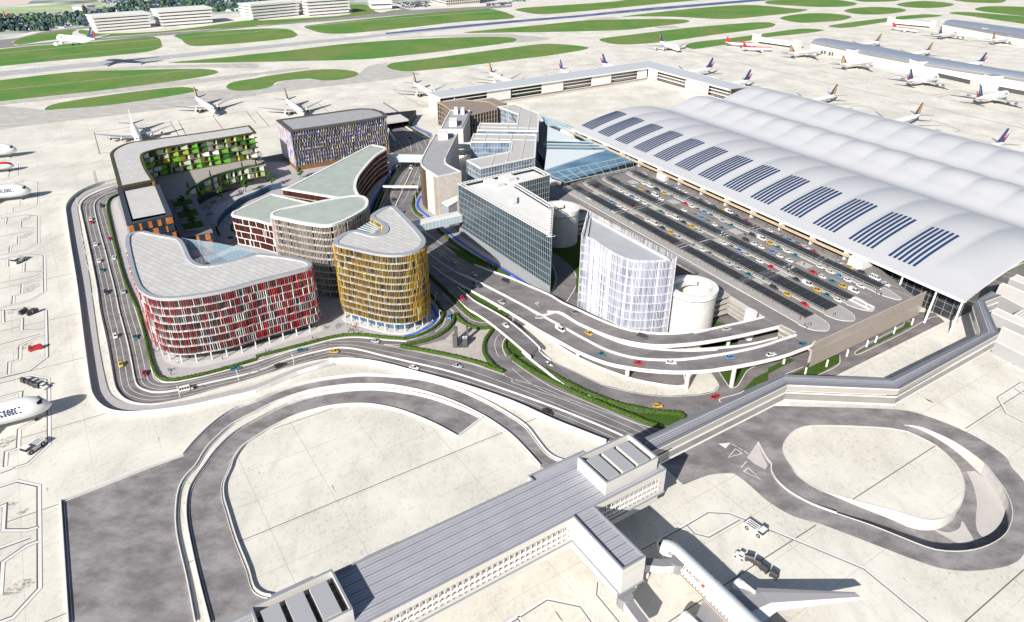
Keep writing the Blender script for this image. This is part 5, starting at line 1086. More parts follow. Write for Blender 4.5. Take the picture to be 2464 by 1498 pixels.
def plant(s0, s1, n0, n1, z0, z1, label):
    r = thing('plant_enclosure', label, 'plant room', sn((s0+s1)/2, (n0+n1)/2, z0)); b = ccw([sn(s0, n0), sn(s1, n0), sn(s1, n1), sn(s0, n1)])
    g = MB(); g.ring(b, offset(b, -.45), z0, z1); g.build('wall', PWALL, r); g = MB(); g.ring(offset(b, .06), offset(b, -.5), z1, z1+.16); g.build('coping', CAP, r)
    g = MB(); g.flat(offset(b, -.2), z0+.12); g.build('floor', DGREY, r)
    for k in range(3):
        w = (s1-s0-2.6)/3; a = s0+1.3+k*w+.5; g = MB(); g.prism([sn(a, n0+1.5), sn(a+w-1.5, n0+1.5), sn(a+w-1.5, n1-2.0), sn(a, n1-2.0)], z0+.12, z1-.5, 0, 1); g.build('plant_box', [PWALL, M('plant_top', (.34, .345, .365), .6)], r)
plant(105.5, 125.9, 111.7, 125.2, 12.7, 17.6, 'walled rooftop plant enclosure with three grey boxes at the east end of the pier')
plant(7.5, 27.9, 112.3, 126.3, 12.7, 17.0, 'walled rooftop plant enclosure with three grey boxes cut by the bottom edge of the picture')
g = MB(); bb = ccw([sn(13, 127.9), sn(23.5, 127.9), sn(23.5, 129.2), sn(13, 129.2)]); g.prism(bb, 0, 14, 0); g.ring(offset(bb, .1), offset(bb, -.3), 14, 14.4, 1); g.build('rear_bay', [PWALL, CAP], pier)
def jetbridge(pts, z, label, legs):
    r = thing('jet_bridge', label, 'jet bridge', (*pts[0], 0), 'jet bridges of the foreground pier'); g = MB(); g.wall(pts, 2.6, z, z+2.6, 0, 1); g.build('tunnel', [PWALL, M('bridge_roof', (.22, .22, .235), .6)], r)
    e = pts[-1]; g = MB(); g.tube([(*e, z-.3), (*e, z+3)], 2.1, 14); g.build('cab', M('bridge_roof', (.3, .3, .31)), r)
    for l in legs: g = MB(); g.tube([(*l, 0), (*l, z)], .35, 8); g.build('leg', WHITE2, r)
jetbridge(W(t(2,3,'1285,905 1440,920 1530,915 1600,905'), 8), 5.2, 'grey jet bridge linking the pier finger to the big foreground airliner', W(t(2,3,'1300,1080 1520,1040'), 0))
jetbridge(W(t(2,3,'1280,1500 1180,1370 1090,1240'), 8), 5.2, 'grey jet bridge folded away at the corner of the pier finger', W(t(2,3,'1050,1400'), 0))
# bridge over the motorway
BN = [p for p in t(2,2,'1245,1238') + t(3,2,'150,612 1180,655 2090,200')] + q('F','820,420 870,405 1000,310')
BS = [p for p in t(2,2,'1345,1352') + t(3,2,'190,705 1265,748 2222,215')] + q('F','955,430 1100,360')
bn = W(BN[:4] + q('F','820,420 1005,315'), 11); bs = W(BS[:4] + q('F','920,425 1100,358'), 11)
br = thing('link_bridge', 'long grey roofed corridor bridge zigzagging from the pier to the terminal', 'bridge', (*bn[1], 0))
def lerp2(a, b, k): return [(p[0]+(q_[0]-p[0])*k, p[1]+(q_[1]-p[1])*k) for p, q_ in zip(a, b)]
g = MB(); N_ = 10
prof = [0, .25, .25, .1, .35, .35, .35, .1, .25, .25, 0]
for i in range(10):
    a, b = lerp2(bn, bs, i/10), lerp2(bn, bs, (i+1)/10); zz_ = 10.7+.12*(i % 2)
    g.strip([(*p, zz_) for p in a], [(*p, zz_) for p in b], 0)
for k, wd in ((0.02, .5), (.14, .35), (.22, .15), (.42, .12), (.55, .12), (.68, .12), (.8, .35), (.88, .15), (.98, .5)):
    l = lerp2(bn, bs, k)
    for a, b in zip(l, l[1:]): g.bar((*a, 10.85), (*b, 10.85), wd, .3, 1)
g.build('roof', [RIB, RIBD], br)
for a, b, w_, m, nm in ((10.2, 10.55, .2, WHITE, 'roof_trim'), (7.9, 10.2, .0, M('bridge_panel', (.33, .305, .285), .6, var=.04), 'wall_panel'), (6.9, 7.3, .3, WHITE, 'floor_trim'), (4.0, 6.9, .0, M('lower_glass', (.22, .21, .20), .15, spec=.6, var=.1), 'lower_wall'), (3.3, 3.9, .3, WHITE, 'base_trim')):
    for side, off_ in ((bs, -1), (bn, 1)):
        s_ = lerp2(bn, bs, (1.0 if side is bs else 0.0) + off_*(-.0) + (-.04 if side is bs else .04) + (w_*.1 if side is bs else -w_*.1)*1.0)
        g = MB(); g.wall(s_, .3, a, b); g.build(nm, m, br)
g = MB(); g.wall(lerp2(bn, bs, .5), 4, 7.3, 7.9); g.wall(lerp2(bn, bs, .5), 4, 3.4, 3.8); g.build('floor', LGREY, br)
g = MB(); L_ = W(t(2,2,'1390,1440 2464,870') + t(3,2,'160,868 210,880'), 1.2); g.wall(L_, .5, 0, 1.2); tag(g.build('roadside_wall', WHITE), 'low white wall running beneath the south side of the corridor bridge', 'wall')
def raised(o, k):
    o.location = (o.location.x*k, o.location.y*k, HC-(HC-o.location.z)*k); o.scale = (k,)*3
for o in list(COL.objects):
    if o.parent is None and o.name.split('.')[0] in ('pier_building', 'plant_enclosure'): raised(o, .969)
raised(br, .953)
# rear pier with two legs
PZ = 15.3
ro = W(t(1,0,'1660,890') + t(2,0,'1322,585 2290,842'), PZ); ri = W(t(1,0,'1770,940') + t(2,0,'1308,655 2090,862'), PZ)
rp = thing('rear_pier', 'white two legged rear pier with a flat ribbed roof and dark window bays', 'building', (*ri[1], 0))
g = MB(); 
for k in range(8):
    a, b = lerp2(ro, ri, k/8), lerp2(ro, ri, (k+1)/8); g.strip([(*p, PZ-.05*(k % 2)) for p in a], [(*p, PZ-.05*(k % 2)) for p in b], k % 2)
g.build('roof', [M('rear_roof', (.52, .54, .57), .6), M('rear_roof_b', (.46, .48, .52), .6)], rp)
g = MB(); g.wall(ri, .8, PZ-1.2, PZ+.15); g.wall(ro, .6, PZ-.8, PZ+.1); g.build('roof_edge', WHITE, rp)
r0 = lerp2(ro, ri, .93); g = MB(); g.wall(r0, .4, 3.4, 4.2); g.wall(r0, .4, PZ-2, PZ-.1); g.build('wall_band', WHITE2, rp)
g = MB(); g.wall(lerp2(ro, ri, .90), .4, 0, 3.4); g.wall(lerp2(ro, ri, .04), .4, 0, PZ-.2); g.build('base_wall', M('rear_base', (.50, .46, .43), .8), rp)
g = MB(); g.wall([ro[0], ri[0]], .5, 0, PZ); g.build('end_wall', WHITE2, rp)
def along(line, k0, k1, seg): a, b = line[seg], line[seg+1]; return [(a[0]+(b[0]-a[0])*k, a[1]+(b[1]-a[1])*k) for k in (k0, k1)]
def px2k(x, seg, u0, u1):
    """position of a picture column along a pier leg"""
    def xz(k): a, b = r0[seg], r0[seg+1]; X = a[0]+(b[0]-a[0])*k; Y = a[1]+(b[1]-a[1])*k; d = Y*CS+(HC-9)*SN; return 1232+FOC*X/d
    lo, hi = 0., 1.
    for _ in range(30):
        m = (lo+hi)/2
        if xz(m) < x: lo = m
        else: hi = m
    return lo
legs = ((0, [('g', 1, 1770, 1905), ('w', 1, 1905, 1915), ('g', 1, 1915, 2220), ('p', 1, 2222, 2450), ('g', 2, 0, 280), ('p', 2, 285, 492), ('t', 2, 497, 760), ('p', 2, 765, 955), ('t', 2, 960, 1203), ('p', 2, 1206, 1298)]), (1, [('p', 2, 1312, 1400), ('t', 2, 1406, 1670), ('p', 2, 1672, 1782), ('p', 2, 1786, 1893), ('t', 2, 1900, 2085)]))
for seg, L in legs:
    for kd, c_, u0_, u1_ in L:
        k0, k1 = px2k(616*c_+u0_/4, seg, 0, 0), px2k(616*c_+u1_/4, seg, 0, 0); s_ = along(lerp2(ro, ri, .95 if kd in 'pw' else .82), k0, k1, seg)
        if kd in 'pw': g = MB(); g.wall(s_, .4, 4.2, PZ-1.3); g.build('wall_panel', M('rear_panel', (.66, .65, .63), .7, var=.03), rp)
        else:
            g = MB(); g.wall(s_, .3, 4.2, PZ-1.3); g.build('window_bay', M('bay_green', (.03, .05, .025), .25) if kd == 'g' else M('bay_taupe', (.25, .215, .20), .3, var=.2, scale=.05), rp)
            s_ = along(r0, k0, k1, seg)
            for z in (7.2, 10.5): g = MB(); g.wall(s_, .4, z, z+.7); g.build('window_rail', WHITE, rp)
# right-hand piers
RR = M('blue_grey_roof', (.30, .335, .40), .45, .3, .05); DB = M('louvre_band', (.22, .22, .23), .6)
def sidepier(front, back, z, label, towers, doors):
    f_, b_ = W(front, z-3.5), W(back, z); r = thing('terminal_pier', label, 'building', (*f_[1], 0), 'piers on the right'); n = len(f_)
    bk = [(b[0]+(b[0]-f[0])*.2, b[1]+(b[1]-f[1])*.2) for f, b in zip(f_, b_)]
    g = MB(); prof = [(0, z-3.5), (.12, z-1.6), (.3, z-.3), (.6, z), (1, z-.6)]
    for (k0, z0), (k1, z1) in zip(prof, prof[1:]): g.strip([(*p, z0) for p in lerp2(f_, b_, k0)], [(*p, z1) for p in lerp2(f_, b_, k1)])
    g.build('roof', RR, r, True)
    g = MB(); g.wall(lerp2(f_, b_, .02), .4, 0, z-3.6); g.wall(lerp2(f_, b_, 1.0), .4, 0, z-.8); g.wall([f_[0], b_[0]], .4, 0, z-2.5); g.build('wall', WHITE, r)
    g = MB(); g.wall(lerp2(f_, b_, -.01), .3, z-6.2, z-3.9); g.build('louvre_band', DB, r)
    for c_, s_ in towers:
        p = W(t(c_, 0, s_), 0); a, b = p; d = Vector((b[0]-a[0], b[1]-a[1])).normalized(); nrm = Vector((d.y, -d.x))*9
        if nrm.y > 0: nrm = -nrm
        g = MB(); g.prism([a, b, (b[0]-nrm.x*1.6, b[1]-nrm.y*1.6), (a[0]-nrm.x*1.6, a[1]-nrm.y*1.6)], 0, z-1.5, 0, 1); g.build('gate_tower', [WHITE, RR], r)
    for c_, s_ in doors:
        a, b = W(t(c_, 0, s_), 1.5); off_ = (b_[0][0]-f_[0][0], b_[0][1]-f_[0][1]); l = math.hypot(*off_); k = -.8/l
        g = MB(); g.wall([(a[0]+off_[0]*k, a[1]+off_[1]*k), (b[0]+off_[0]*k, b[1]+off_[1]*k)], .3, .2, 4.5); g.build('door', DGREY, r)
    return r
sidepier(t(3,0,'420,400 930,505 1480,610 2200,720 3000,850'), t(3,0,'560,365 1050,440 1560,545 2230,655 3100,780'), 16, 'long white pier with a blue grey curved roof, nearer of the two on the right', [(3, '730,590 800,600'), (3, '1330,690 1420,720'), (3, '2040,850 2110,870')], [(3, '510,510 530,510'), (3, '540,512 560,512'), (3, '585,525 605,525'), (3, '615,528 635,528'), (3, '1075,610 1135,620'), (3, '1500,700 1950,800'), (3, '2220,860 2600,930')])
sidepier(t(3,0,'1690,222 2130,300 2700,395'), t(3,0,'1790,186 2200,240 2800,320'), 16, 'long white pier with a blue grey curved roof, farther of the two on the right', [(3, '2030,365 2090,375')], [(3, '1740,295 1760,295'), (3, '1790,303 1805,303'), (3, '1815,307 1835,307'), (3, '1870,318 1885,318'), (3, '1895,321 1915,321'), (3, '2000,335 2025,335'), (3, '2240,370 2262,370'), (3, '2355,385 2415,395')])
for s_, lab, tw_ in ((t(2,0,'2350,395')+t(3,0,'280,450'), 'long low white corridor leading to the nearer right pier', ('2280,400 2370,405', 2)), (t(3,0,'1180,220 1600,258'), 'long low white corridor leading to the farther right pier', ('1120,240 1180,245', 3))):
    l = W(s_, 3); r = thing('fixed_corridor', lab, 'corridor', (*l[0], 0), 'white corridors on the right'); g = MB(); g.wall(l, 7, 3, 9); g.build('tube', WHITE, r)
    for e in l: g = MB(); g.box((*e, 0), 9, 9, 13, .5, 0, 1); g.build('node_tower', [WHITE2, LGREY], r)
# low buildings at the right edge
for s_, z, lab in (('1100,215 1500,385 1500,570 1045,330', 8, 'cream flat roofed building at the right edge, widest of the terminal annexes'), ('1252,120 1500,235 1500,290 1185,168', 9, 'cream flat roofed strip annex under the terminal roof corner'), ('1012,480 1500,690 1500,770 998,545', 7, 'cream flat roofed strip annex beside the white lattice at the right edge'), ('1115,700 1500,875 1500,1085 1042,855', 6, 'cream flat roofed annex next to the end of the corridor bridge')):
    p = ccw(W(q('F', s_), z)); r = bld('annex_building', lab, 'building', p); g = MB(); g.prism(p, 0, z-.3, 0); g.build('wall', M('annex_grey', (.33, .33, .34), .8), r); g = MB(); g.ring(p, offset(p, -.4), z-.3, z+.15); g.flat(offset(p, -.2), z-.1); g.build('roof', M('annex_roof', (.66, .63, .59), .8, var=.04), r)
r = thing('lattice_frame', 'white openwork lattice screen on the annex roof at the right edge', 'lattice', P(q('F','1320,560')[0], 7)); g = MB(); a, b, c_ = [P(p, 7) for p in q('F','1250,570 1500,690 1330,520')]
for i in range(9):
    k = i/8; g.bar(a.lerp(b, k), a.lerp(b, k)+(c_-a), .5, .5); g.bar(a.lerp(c_, k), a.lerp(c_, k)+(b-a), .5, .5)
g.build('bars', WHITE, r)
# ---- monument
r = thing('monument', 'grey slab monument with a white faced display block carrying a dark emblem', 'monument', P(t(1,2,'1965,330')[0]))
DKS = M('monument_stone', (.10, .098, .095), .5, var=.12); 
g = MB(); g.prism(W(t(1,2,'1900,358 2040,355 2035,320 1900,325'), .14), .14, .5, 0); g.build('base', DKS, r)
for s_, h in (('1895,335 1945,340 1938,352 1895,352', 6.2), ('1910,285 1945,285 1945,300 1910,300', 7.5), ('2025,268 2045,268 2045,282 2025,282', 7)):
    p = ccw(W(t(1,2,s_), .2)); g = MB(); n = len(p); g.prism(p, .2, [h, h*.9, h, h*.97], 0); g.build('slab', DKS, r)
p = W(t(1,2,'1990,345 2035,343 2035,318 1990,320'), .2); g = MB(); g.prism(p, .4, 4.2, 0, 1); g.build('display_block', [DKS, WHITE], r)
c_ = ctr(p); d = Vector((p[1][0]-p[0][0], p[1][1]-p[0][1])).normalized(); e_ = Vector((-d.y, d.x)); g = MB()
def em(pts, m): g.poly([(c_[0]+d.x*x+e_.x*y, c_[1]+d.y*x+e_.y*y, 4.22+.005*m) for x, y in pts], m)
em([(-.9, -.35), (.2, -.1), (.35, .5), (-.1, .3)], 0); em([(-.3, -.5), (.9, -.6), (.3, 0)], 1); em([(-.1, .1), (.3, .1), (.2, .45), (-.05, .4)], 0)
g.build('emblem', [M('emblem_black', (.02, .02, .03)), M('emblem_blue', (.07, .07, .30))], r)
# ---- courtyard glass drum wall (ramp of the plaza)
r = thing('courtyard_ramp_wall', 'curved blue louvred glass wall under the sweeping courtyard ramp', 'wall', P(t(0,1,'2200,600')[0]))
ln_ = cr(W(t(0,1,'2095,690 2150,610 2220,545 2320,470 2464,410')+t(1,1,'120,350 250,318'), 0), 4)
g = MB(); N = len(ln_); g.wall(ln_, .4, .1, [.6+3.6*min(1, 4*i/N) for i in range(N)]); g.build('glass_wall', GLASSB, r)
g = MB()
for i, (x, y, tx, ty) in enumerate(walk(ln_, .7, False)): g.box((x+ty*.3, y-tx*.3, .2), .16, .3, 3.6, math.atan2(ty, tx))
g.build('fins', M('fin_steelblue', (.10, .20, .34), .5), r)
# ---- far office blocks
def faroffice(s_, h, lab, n=4, grp='white far office blocks'):
    a, b = [P(p) for p in s_]; d = (b-a).normalized(); nr = Vector((-d.y, d.x, 0)); 
    if nr.y < 0: nr = -nr
    L = (b-a).length; r = thing('office_block', lab, 'building', a.lerp(b, .5), grp); ya = math.atan2(d.y, d.x)
    c = a.lerp(b, .5)+nr*22; g = MB(); g.box((c.x, c.y, 0), L-4, 36, h-1, ya); g.build('wall', M('far_window', (.30, .34, .40), .3), r)
    for k in range(n+1):
        z = 2+k*(h-3)/n; o = -(k/n)*3.0; cc = a.lerp(b, .5)+nr*(22+o*.5); g = MB(); g.box((cc.x, cc.y, z), L+k*1.5, 44+abs(o), (h-3)/n*.62, ya); g.build('floor_band', WHITE, r)
    cc = a.lerp(b, .5)+nr*22; g = MB(); g.box((cc.x, cc.y, h), L+6, 48, .8, ya); g.build('roof', WHITE, r)
faroffice(t(0,0,'940,312 1455,270'), 22, 'white banded office block at upper left, leftmost of the row of four')
faroffice(t(0,0,'1560,262 2050,225'), 24, 'white banded office block at upper left, second from the left in the row of four')
faroffice(t(0,0,'2440,195 2464,193')[:1]+t(1,0,'415,152'), 24, 'white banded office block at upper left, third from the left in the row of four')
faroffice(t(1,0,'510,158 900,128'), 26, 'white banded office block at upper left, rightmost of the row of four')
faroffice(t(1,0,'1110,98 1310,92'), 12, 'small plain white block on the lawn to the right of the row of four', 1)
a, b, c_ = [P(p) for p in t(1,0,'1675,18 1840,62 2155,36')]; r = thing('hotel_building', 'pale many windowed hotel block at the top edge of the picture', 'building', b)
d_ = a+(c_-b); pl = [a[:2], b[:2], c_[:2], d_[:2]]; g = MB(); g.prism(pl, 0, 46, 0); g.build('wall', M('hotel_wall', (.55, .52, .46), .8), r); cc = ccw(pl)
for k in range(8):
    g = MB()
    for x, y, tx, ty in walk(offset(cc, .15), 6.0): g.box((x, y, 3+k*5.2), 3.2, .5, 2.6, math.atan2(ty, tx))
    g.build('window_row', GLASS, r)
# ================================================================== AIRCRAFT
SKIN = M('aircraft_white', (.72, .72, .72), .3, spec=.5); WINGM = M('wing_grey', (.34, .33, .34), .45, .2); NAVY = M('tail_navy', (.03, .045, .15), .4); GOLDT = M('tail_gold', (.62, .36, .08), .4); REDT = M('tail_red', (.52, .02, .03), .4)
INTK = M('intake_dark', (.03, .03, .035), .5); NAC = M('nacelle', (.70, .70, .70), .3, spec=.5); TYRE = M('tyre', (.02, .02, .02), .8); CKPT = M('cockpit_glass', (.03, .03, .04), .1); ENGG = M('engine_metal', (.42, .42, .42), .35, .4)
def airliner(L, rad, rz, zc, span, root, tip, wx, tipx, engs, fin, style, nm):
    """nose at the origin, tail towards -x, wheels on z=0"""
    r = thing('airliner', 'x', 'airplane')
    st = [(0, .02, -.35), (-.012, .32, -.28), (-.03, .58, -.2), (-.055, .80, -.1), (-.09, .95, -.03), (-.13, 1, 0), (-.3, 1, 0), (-.62, 1, 0), (-.72, .93, .06), (-.82, .72, .22), (-.91, .42, .45), (-.97, .18, .6), (-1, .05, .66)]
    n = 20; g = MB()
    for x, k, dz in st:
        for i in range(n):
            a = 2*math.pi*i/n; g.v.append((x*L, math.cos(a)*rad*k, zc+dz*rad+math.sin(a)*rz*k))
    for s in range(len(st)-1):
        for i in range(n):
            j = (i+1) % n; g.f.append((s*n+i, s*n+j, (s+1)*n+j, (s+1)*n+i))
            top = style == 'red' and 2 <= i <= 7 and s > 0; g.m.append(1 if top else 0)
    g.f.append(tuple(range((len(st)-1)*n, len(st)*n))); g.m.append(0); f = g.build('fuselage', [SKIN, REDT], r, True)
    for sd in (1, -1):
        g = MB(); x0, x1 = -L*.125, -L*.76
        rows = [(.12, .06, .6)] + ([(.55, .05, .6)] if style == 'quad' else [])
        for h, hh, gap in rows:
            m = int((x0-x1)/1.1)
            for i in range(m):
                if i % 14 == 13: continue
                x = x0+(x1-x0)*i/m; p = [(x, h-hh), (x-.6, h-hh), (x-.6, h+hh), (x, h+hh)]
                g.poly([(u, sd*(rad*math.sqrt(max(0, 1-v*v))+.05), zc+v*rz) for u, v in p])
        g.build('cabin_windows', CKPT, f)
        if style == 'twin':
            for lo, hi, m in ((-.30, -.16, GOLDT), (-.14, -.05, NAVY)):
                g = MB(); xs = [-L*.10-(L*.66)*i/12 for i in range(13)]; yy = lambda v: sd*(rad*math.sqrt(1-v*v)+.03)
                up = [0]*10 + [.05, .12, .2]
                kk = [1]*10 + [.99, .96, .90]
                g.strip([(x, yy(lo)*k, zc+lo*rz+u*rad) for x, u, k in zip(xs, up, kk)], [(x, yy(hi)*k, zc+hi*rz+u*rad) for x, u, k in zip(xs, up, kk)]); g.build('cheat_line', m, f)
        g = MB(); e = rad*.85
        g.poly([(-L*.024, sd*rad*.12, zc+rz*.22), (-L*.034, sd*rad*.50, zc+rz*.25), (-L*.052, sd*rad*.74, zc+rz*.30), (-L*.055, sd*rad*.66, zc+rz*.52), (-L*.042, sd*rad*.40, zc+rz*.55), (-L*.034, sd*rad*.08, zc+rz*.52)]); g.build('cockpit_window', CKPT, f)
        # wings
        g = MB(); ys = [rad*.5, span*.18, span/2]; ch = [root, root*.62, tip]; lx = [wx, wx-(span*.18-rad)*.62, tipx]; zz = [zc-rz*.62, zc-rz*.45, zc-rz*.62+span*.045]; th = [1.1, .7, .25]
        if style == 'quad': zz[2] += 1
        sec = [(0, 0), (.25, .5), (.7, .35), (1, 0), (.6, -.3), (.2, -.4)]
        for y, c, x, z, h in zip(ys, ch, lx, zz, th):
            for a, b in sec: g.v.append((x-a*c, sd*y, z+b*h))
        for s in range(2):
            for i in range(6): j = (i+1) % 6; g.f.append((s*6+i, s*6+j, s*6+6+j, s*6+6+i)); g.m.append(1 if i == 2 else 0)
        g.f.append(tuple(range(12, 18))); g.m.append(0); g.build('wing', [WINGM, SKIN], r)
        g = MB(); hs = span*.17
        for y, c, x, z in ((rad*.2, L*.095, -L*.885, zc+rad*.45), (hs, L*.045, -L*.885-hs*.62, zc+rad*.45+hs*.1)):
            for a, b in ((0, 0), (.3, .14), (1, 0), (.3, -.14)): g.v.append((x-a*c, sd*y, z+b))
        for i in range(4): j = (i+1) % 4; g.f.append((i, j, 4+j, 4+i)); g.m.append(0)
        g.f.append((4, 5, 6, 7)); g.m.append(0); g.build('tailplane', WINGM, r)
        for ey, er in engs:
            k = (ey-rad)/(span/2-rad); x = wx-(ey-rad)*.62+er*1.9; z = zc-rz*.55-er*.95 + ey*.045; el = er*3.6
            g = MB(); g.tube([(x, sd*ey, z), (x-.25*el, sd*ey, z), (x-.75*el, sd*ey, z), (x-el, sd*ey, z)], [er*.92, er*1.05, er*.92, er*.62], 16); e = g.build('engine', NAC, r, False)
            g = MB(); g.tube([(x+.03, sd*ey, z), (x-.02, sd*ey, z)], [er*.78, er*.78], 16); g.build('intake', INTK, e)
            g = MB(); g.tube([(x-el+.02, sd*ey, z), (x-el*1.22, sd*ey, z)], [er*.5, er*.1], 10); g.build('exhaust_cone', ENGG, e)
            g = MB(); g.bar((x-el*.25, sd*ey, z+er*.9), (x-el*.95, sd*ey, z+er*1.25), .4, er*.8); g.build('pylon', NAC, e)
        g = MB(); gx, gy = wx-root*.72, rad*1.1; g.tube([(gx, sd*gy, 1), (gx, sd*gy, zc-rz*.5)], .28, 6); lg = g.build('landing_gear', ENGG, r)
        g = MB()
        for dx in (-1, 1):
            for dy in (-.5, .5): g.tube([(gx+dx*.95, sd*gy+dy-.22, .68), (gx+dx*.95, sd*gy+dy+.22, .68)], .68, 10)
        g.build('wheels', TYRE, lg)
    g = MB(); g.tube([(-L*.09, 0, .6), (-L*.09, 0, zc-rz*.7)], .2, 6); lg = g.build('landing_gear', ENGG, r)
    g = MB(); g.tube([(-L*.09, -.5, .55), (-L*.09, -.15, .55)], .55, 10); g.tube([(-L*.09, .15, .55), (-L*.09, .5, .55)], .55, 10); g.build('wheels', TYRE, lg)
    # fin
    zb = zc+rad*.75; g = MB(); pr = [(-L*.80, zb, .1), (-L*.80-fin*.30, zb+fin*.30, .35), (-L*.86-fin*.50, zb+fin, .22), (-L*.86-fin*.50-L*.045, zb+fin, .1), (-L*.965, zb+.2, .1)]
    for sd in (1, -1):
        for x, z, w_ in pr: g.v.append((x, sd*w_, z))
    tm = {'twin': NAVY, 'quad': NAVY, 'red': REDT, 'plain': SKIN}[style]
    g.f += [(0, 1, 2, 3, 4), (9, 8, 7, 6, 5)] + [(i, (i+1) % 5, 5+(i+1) % 5, 5+i) for i in range(5)]; g.m += [0]*7; fn = g.build('fin', tm, r)
    X = lambda s, k: (-L*.80-fin*.28 + s*(-L*.155) - k*fin*.38)
    if style == 'twin':
        g = MB()
        for sd in (1, -1):
            for s0, s1, k0, k1 in ((.12, .34, .12, .88), (.40, .62, .10, .92), (.68, .88, .08, .9)):
                g.poly([(X(s0*.75+.1, k0), sd*.38, zb+k0*fin), (X(s1*.75+.1, k0), sd*.36, zb+k0*fin), (X(s1*.42+.14, k1), sd*.3, zb+k1*fin*.98), (X(s0*.42+.16, k1), sd*.3, zb+k1*fin*.98)])
        g.build('tail_emblem', GOLDT, fn)
    if style == 'quad':
        g = MB()
        for sd in (1, -1): g.poly([(-L*.955, sd*.40, zb+.3), (-L*.985, sd*.2, zb+.3), (X(.97, .6), sd*.3, zb+fin*.6), (X(.86, .55), sd*.34, zb+fin*.55)])
        g.build('tail_flash', REDT, fn)
        tv, tf = text_mesh('A380', fin*.27, 'tailtext')
        for sd in (1, -1):
            g = MB(); a = math.radians(62)
            for x, y, z in tv:
                u = x*math.cos(a)-y*math.sin(a)*1; v = x*math.sin(a)+y*math.cos(a)
                k = (v+fin*.62)/fin; g.v.append((X(.48, k) - sd*0 + (-u if sd > 0 else -u)*.55, sd*.42, zb+fin*.62+v*.95))
            g.f = tf; g.m = [0]*len(tf); g.build('tail_lettering', SKIN, fn)
        tv, tf = text_mesh('A380', rad*.62, 'sidetext')
        for sd in (1, -1):
            g = MB()
            for x, y, z in tv:
                h = .335+y/rz; g.v.append((-L*.19+x*(1.3 if sd < 0 else -1.3), sd*(rad*math.sqrt(1-h*h)+.16), zc+h*rz))
            g.f = tf; g.m = [0]*len(tf); g.build('lettering', NAVY, f)
    COLR[nm] = r; return r
COLR = {}
airliner(63.7, 3.1, 3.1, 5.7, 62, 13.5, 2.6, -20.5, -41.5, [(9.8, 1.75)], 9.6, 'twin', 'twin')
airliner(71, 3.6, 4.2, 6.6, 78, 17.5, 3.6, -21, -44, [(14.5, 1.65), (25.5, 1.6)], 13.0, 'quad', 'quad')
airliner(71, 3.5, 3.8, 6.2, 70, 16, 3.2, -21, -43, [(13, 1.5), (22.5, 1.45)], 12.5, 'plain', 'plain')
airliner(37.6, 2.0, 2.05, 3.7, 34, 6.5, 1.6, -13, -20, [(5.8, 1.1)], 6.0, 'red', 'red')
airliner(34, 1.8, 1.8, 3.4, 30, 6, 1.5, -12, -18, [(5.4, .9)], 5.8, 'plain', 'small')
used = set()
TAILZ = dict(twin=(63.7, 7.6), quad=(71, 9.3), red=(37.6, 5), plain=(71, 8.5), small=(34, 4.5))
def fly(kind, nose, tail, label, z=0., grp=None, sc=1., zn=5., by_tail=False):
    a, b = P(nose, z+zn), P(tail, z+zn)
    if by_tail:
        L_, tz_ = TAILZ[kind]; b = P(tail, z+tz_*sc); d_ = (P(nose, z+tz_*sc)-b).normalized(); a = b+d_*L_*sc
    o = COLR[kind]
    if kind in used: o = copy_tree(o)
    used.add(kind); o.location = (a.x, a.y, z); o.rotation_euler = (0, 0, math.atan2(a.y-b.y, a.x-b.x)); o.scale = (sc,)*3
    tag(o, label, 'airplane', grp); return o
T1 = lambda c, r, s: t(c, r, s)[0]
TG_ = 'navy and gold tailed airliners'; QG = 'four engined airliners with navy tails'; RG = 'red topped airliners'
fg = fly('twin', (1582, 1293), (1792, 1497), 'big white airliner nosed up to the foreground pier with SINGAPORE AIRLINES lettering', 0, TG_, 1, 6.)
fly('twin', T1(0,0,'2065,1075'), T1(0,0,'1835,925'), 'navy and gold tailed airliner with a tug at its nose, leftmost of its kind', 0, TG_)
fly('twin', T1(1,0,'455,1105'), T1(1,0,'265,955'), 'navy and gold tailed airliner parked right behind the pixel facade block', 0, TG_)
fly('twin', T1(1,0,'1700,893'), T1(1,0,'1512,792'), 'navy and gold tailed airliner at the open end of the rear pier', 0, TG_, by_tail=True)
fly('twin', T1(1,0,'2440,778'), T1(1,0,'2240,692'), 'navy and gold tailed airliner beyond the middle of the long rear pier leg', 0, TG_, by_tail=True)
fly('twin', T1(3,0,'510,497'), T1(3,0,'205,532'), 'navy and gold tailed airliner by the first doors of the nearer right pier', 0, TG_)
fly('twin', T1(3,0,'1020,600'), T1(3,0,'730,637'), 'navy and gold tailed airliner in front of the first gate tower of the nearer right pier', 0, TG_)
fly('twin', T1(3,0,'870,425'), T1(3,0,'1085,398'), 'gold tailed airliner half hidden behind the nearer right pier, left of its pair', 0, TG_, by_tail=True)
fly('twin', T1(3,0,'1345,520'), T1(3,0,'1575,487'), 'gold tailed airliner half hidden behind the nearer right pier, right of its pair', 0, TG_, by_tail=True)
fly('twin', T1(3,0,'410,965'), T1(3,0,'660,910'), 'navy and gold tailed airliner behind the terminal roof, left of the two there', 0, TG_, by_tail=True)
fly('twin', T1(3,0,'1215,1165'), T1(3,0,'1475,1098'), 'navy and gold tailed airliner behind the terminal roof, right of the two there', 0, TG_, by_tail=True)
fly('twin', T1(3,0,'2345,372'), T1(3,0,'2130,408'), 'navy and gold tailed airliner in front of the farther right pier', 0, TG_)
fly('quad', T1(0,0,'552,384'), T1(0,0,'975,425'), 'navy tailed four engined airliner flying low above the far runway', 27.6, QG, 1, 4)
fly('plain', T1(0,0,'1340,1360'), T1(0,0,'1280,1220'), 'all white four engined airliner parked behind the green apartment block', 0, None, .86)
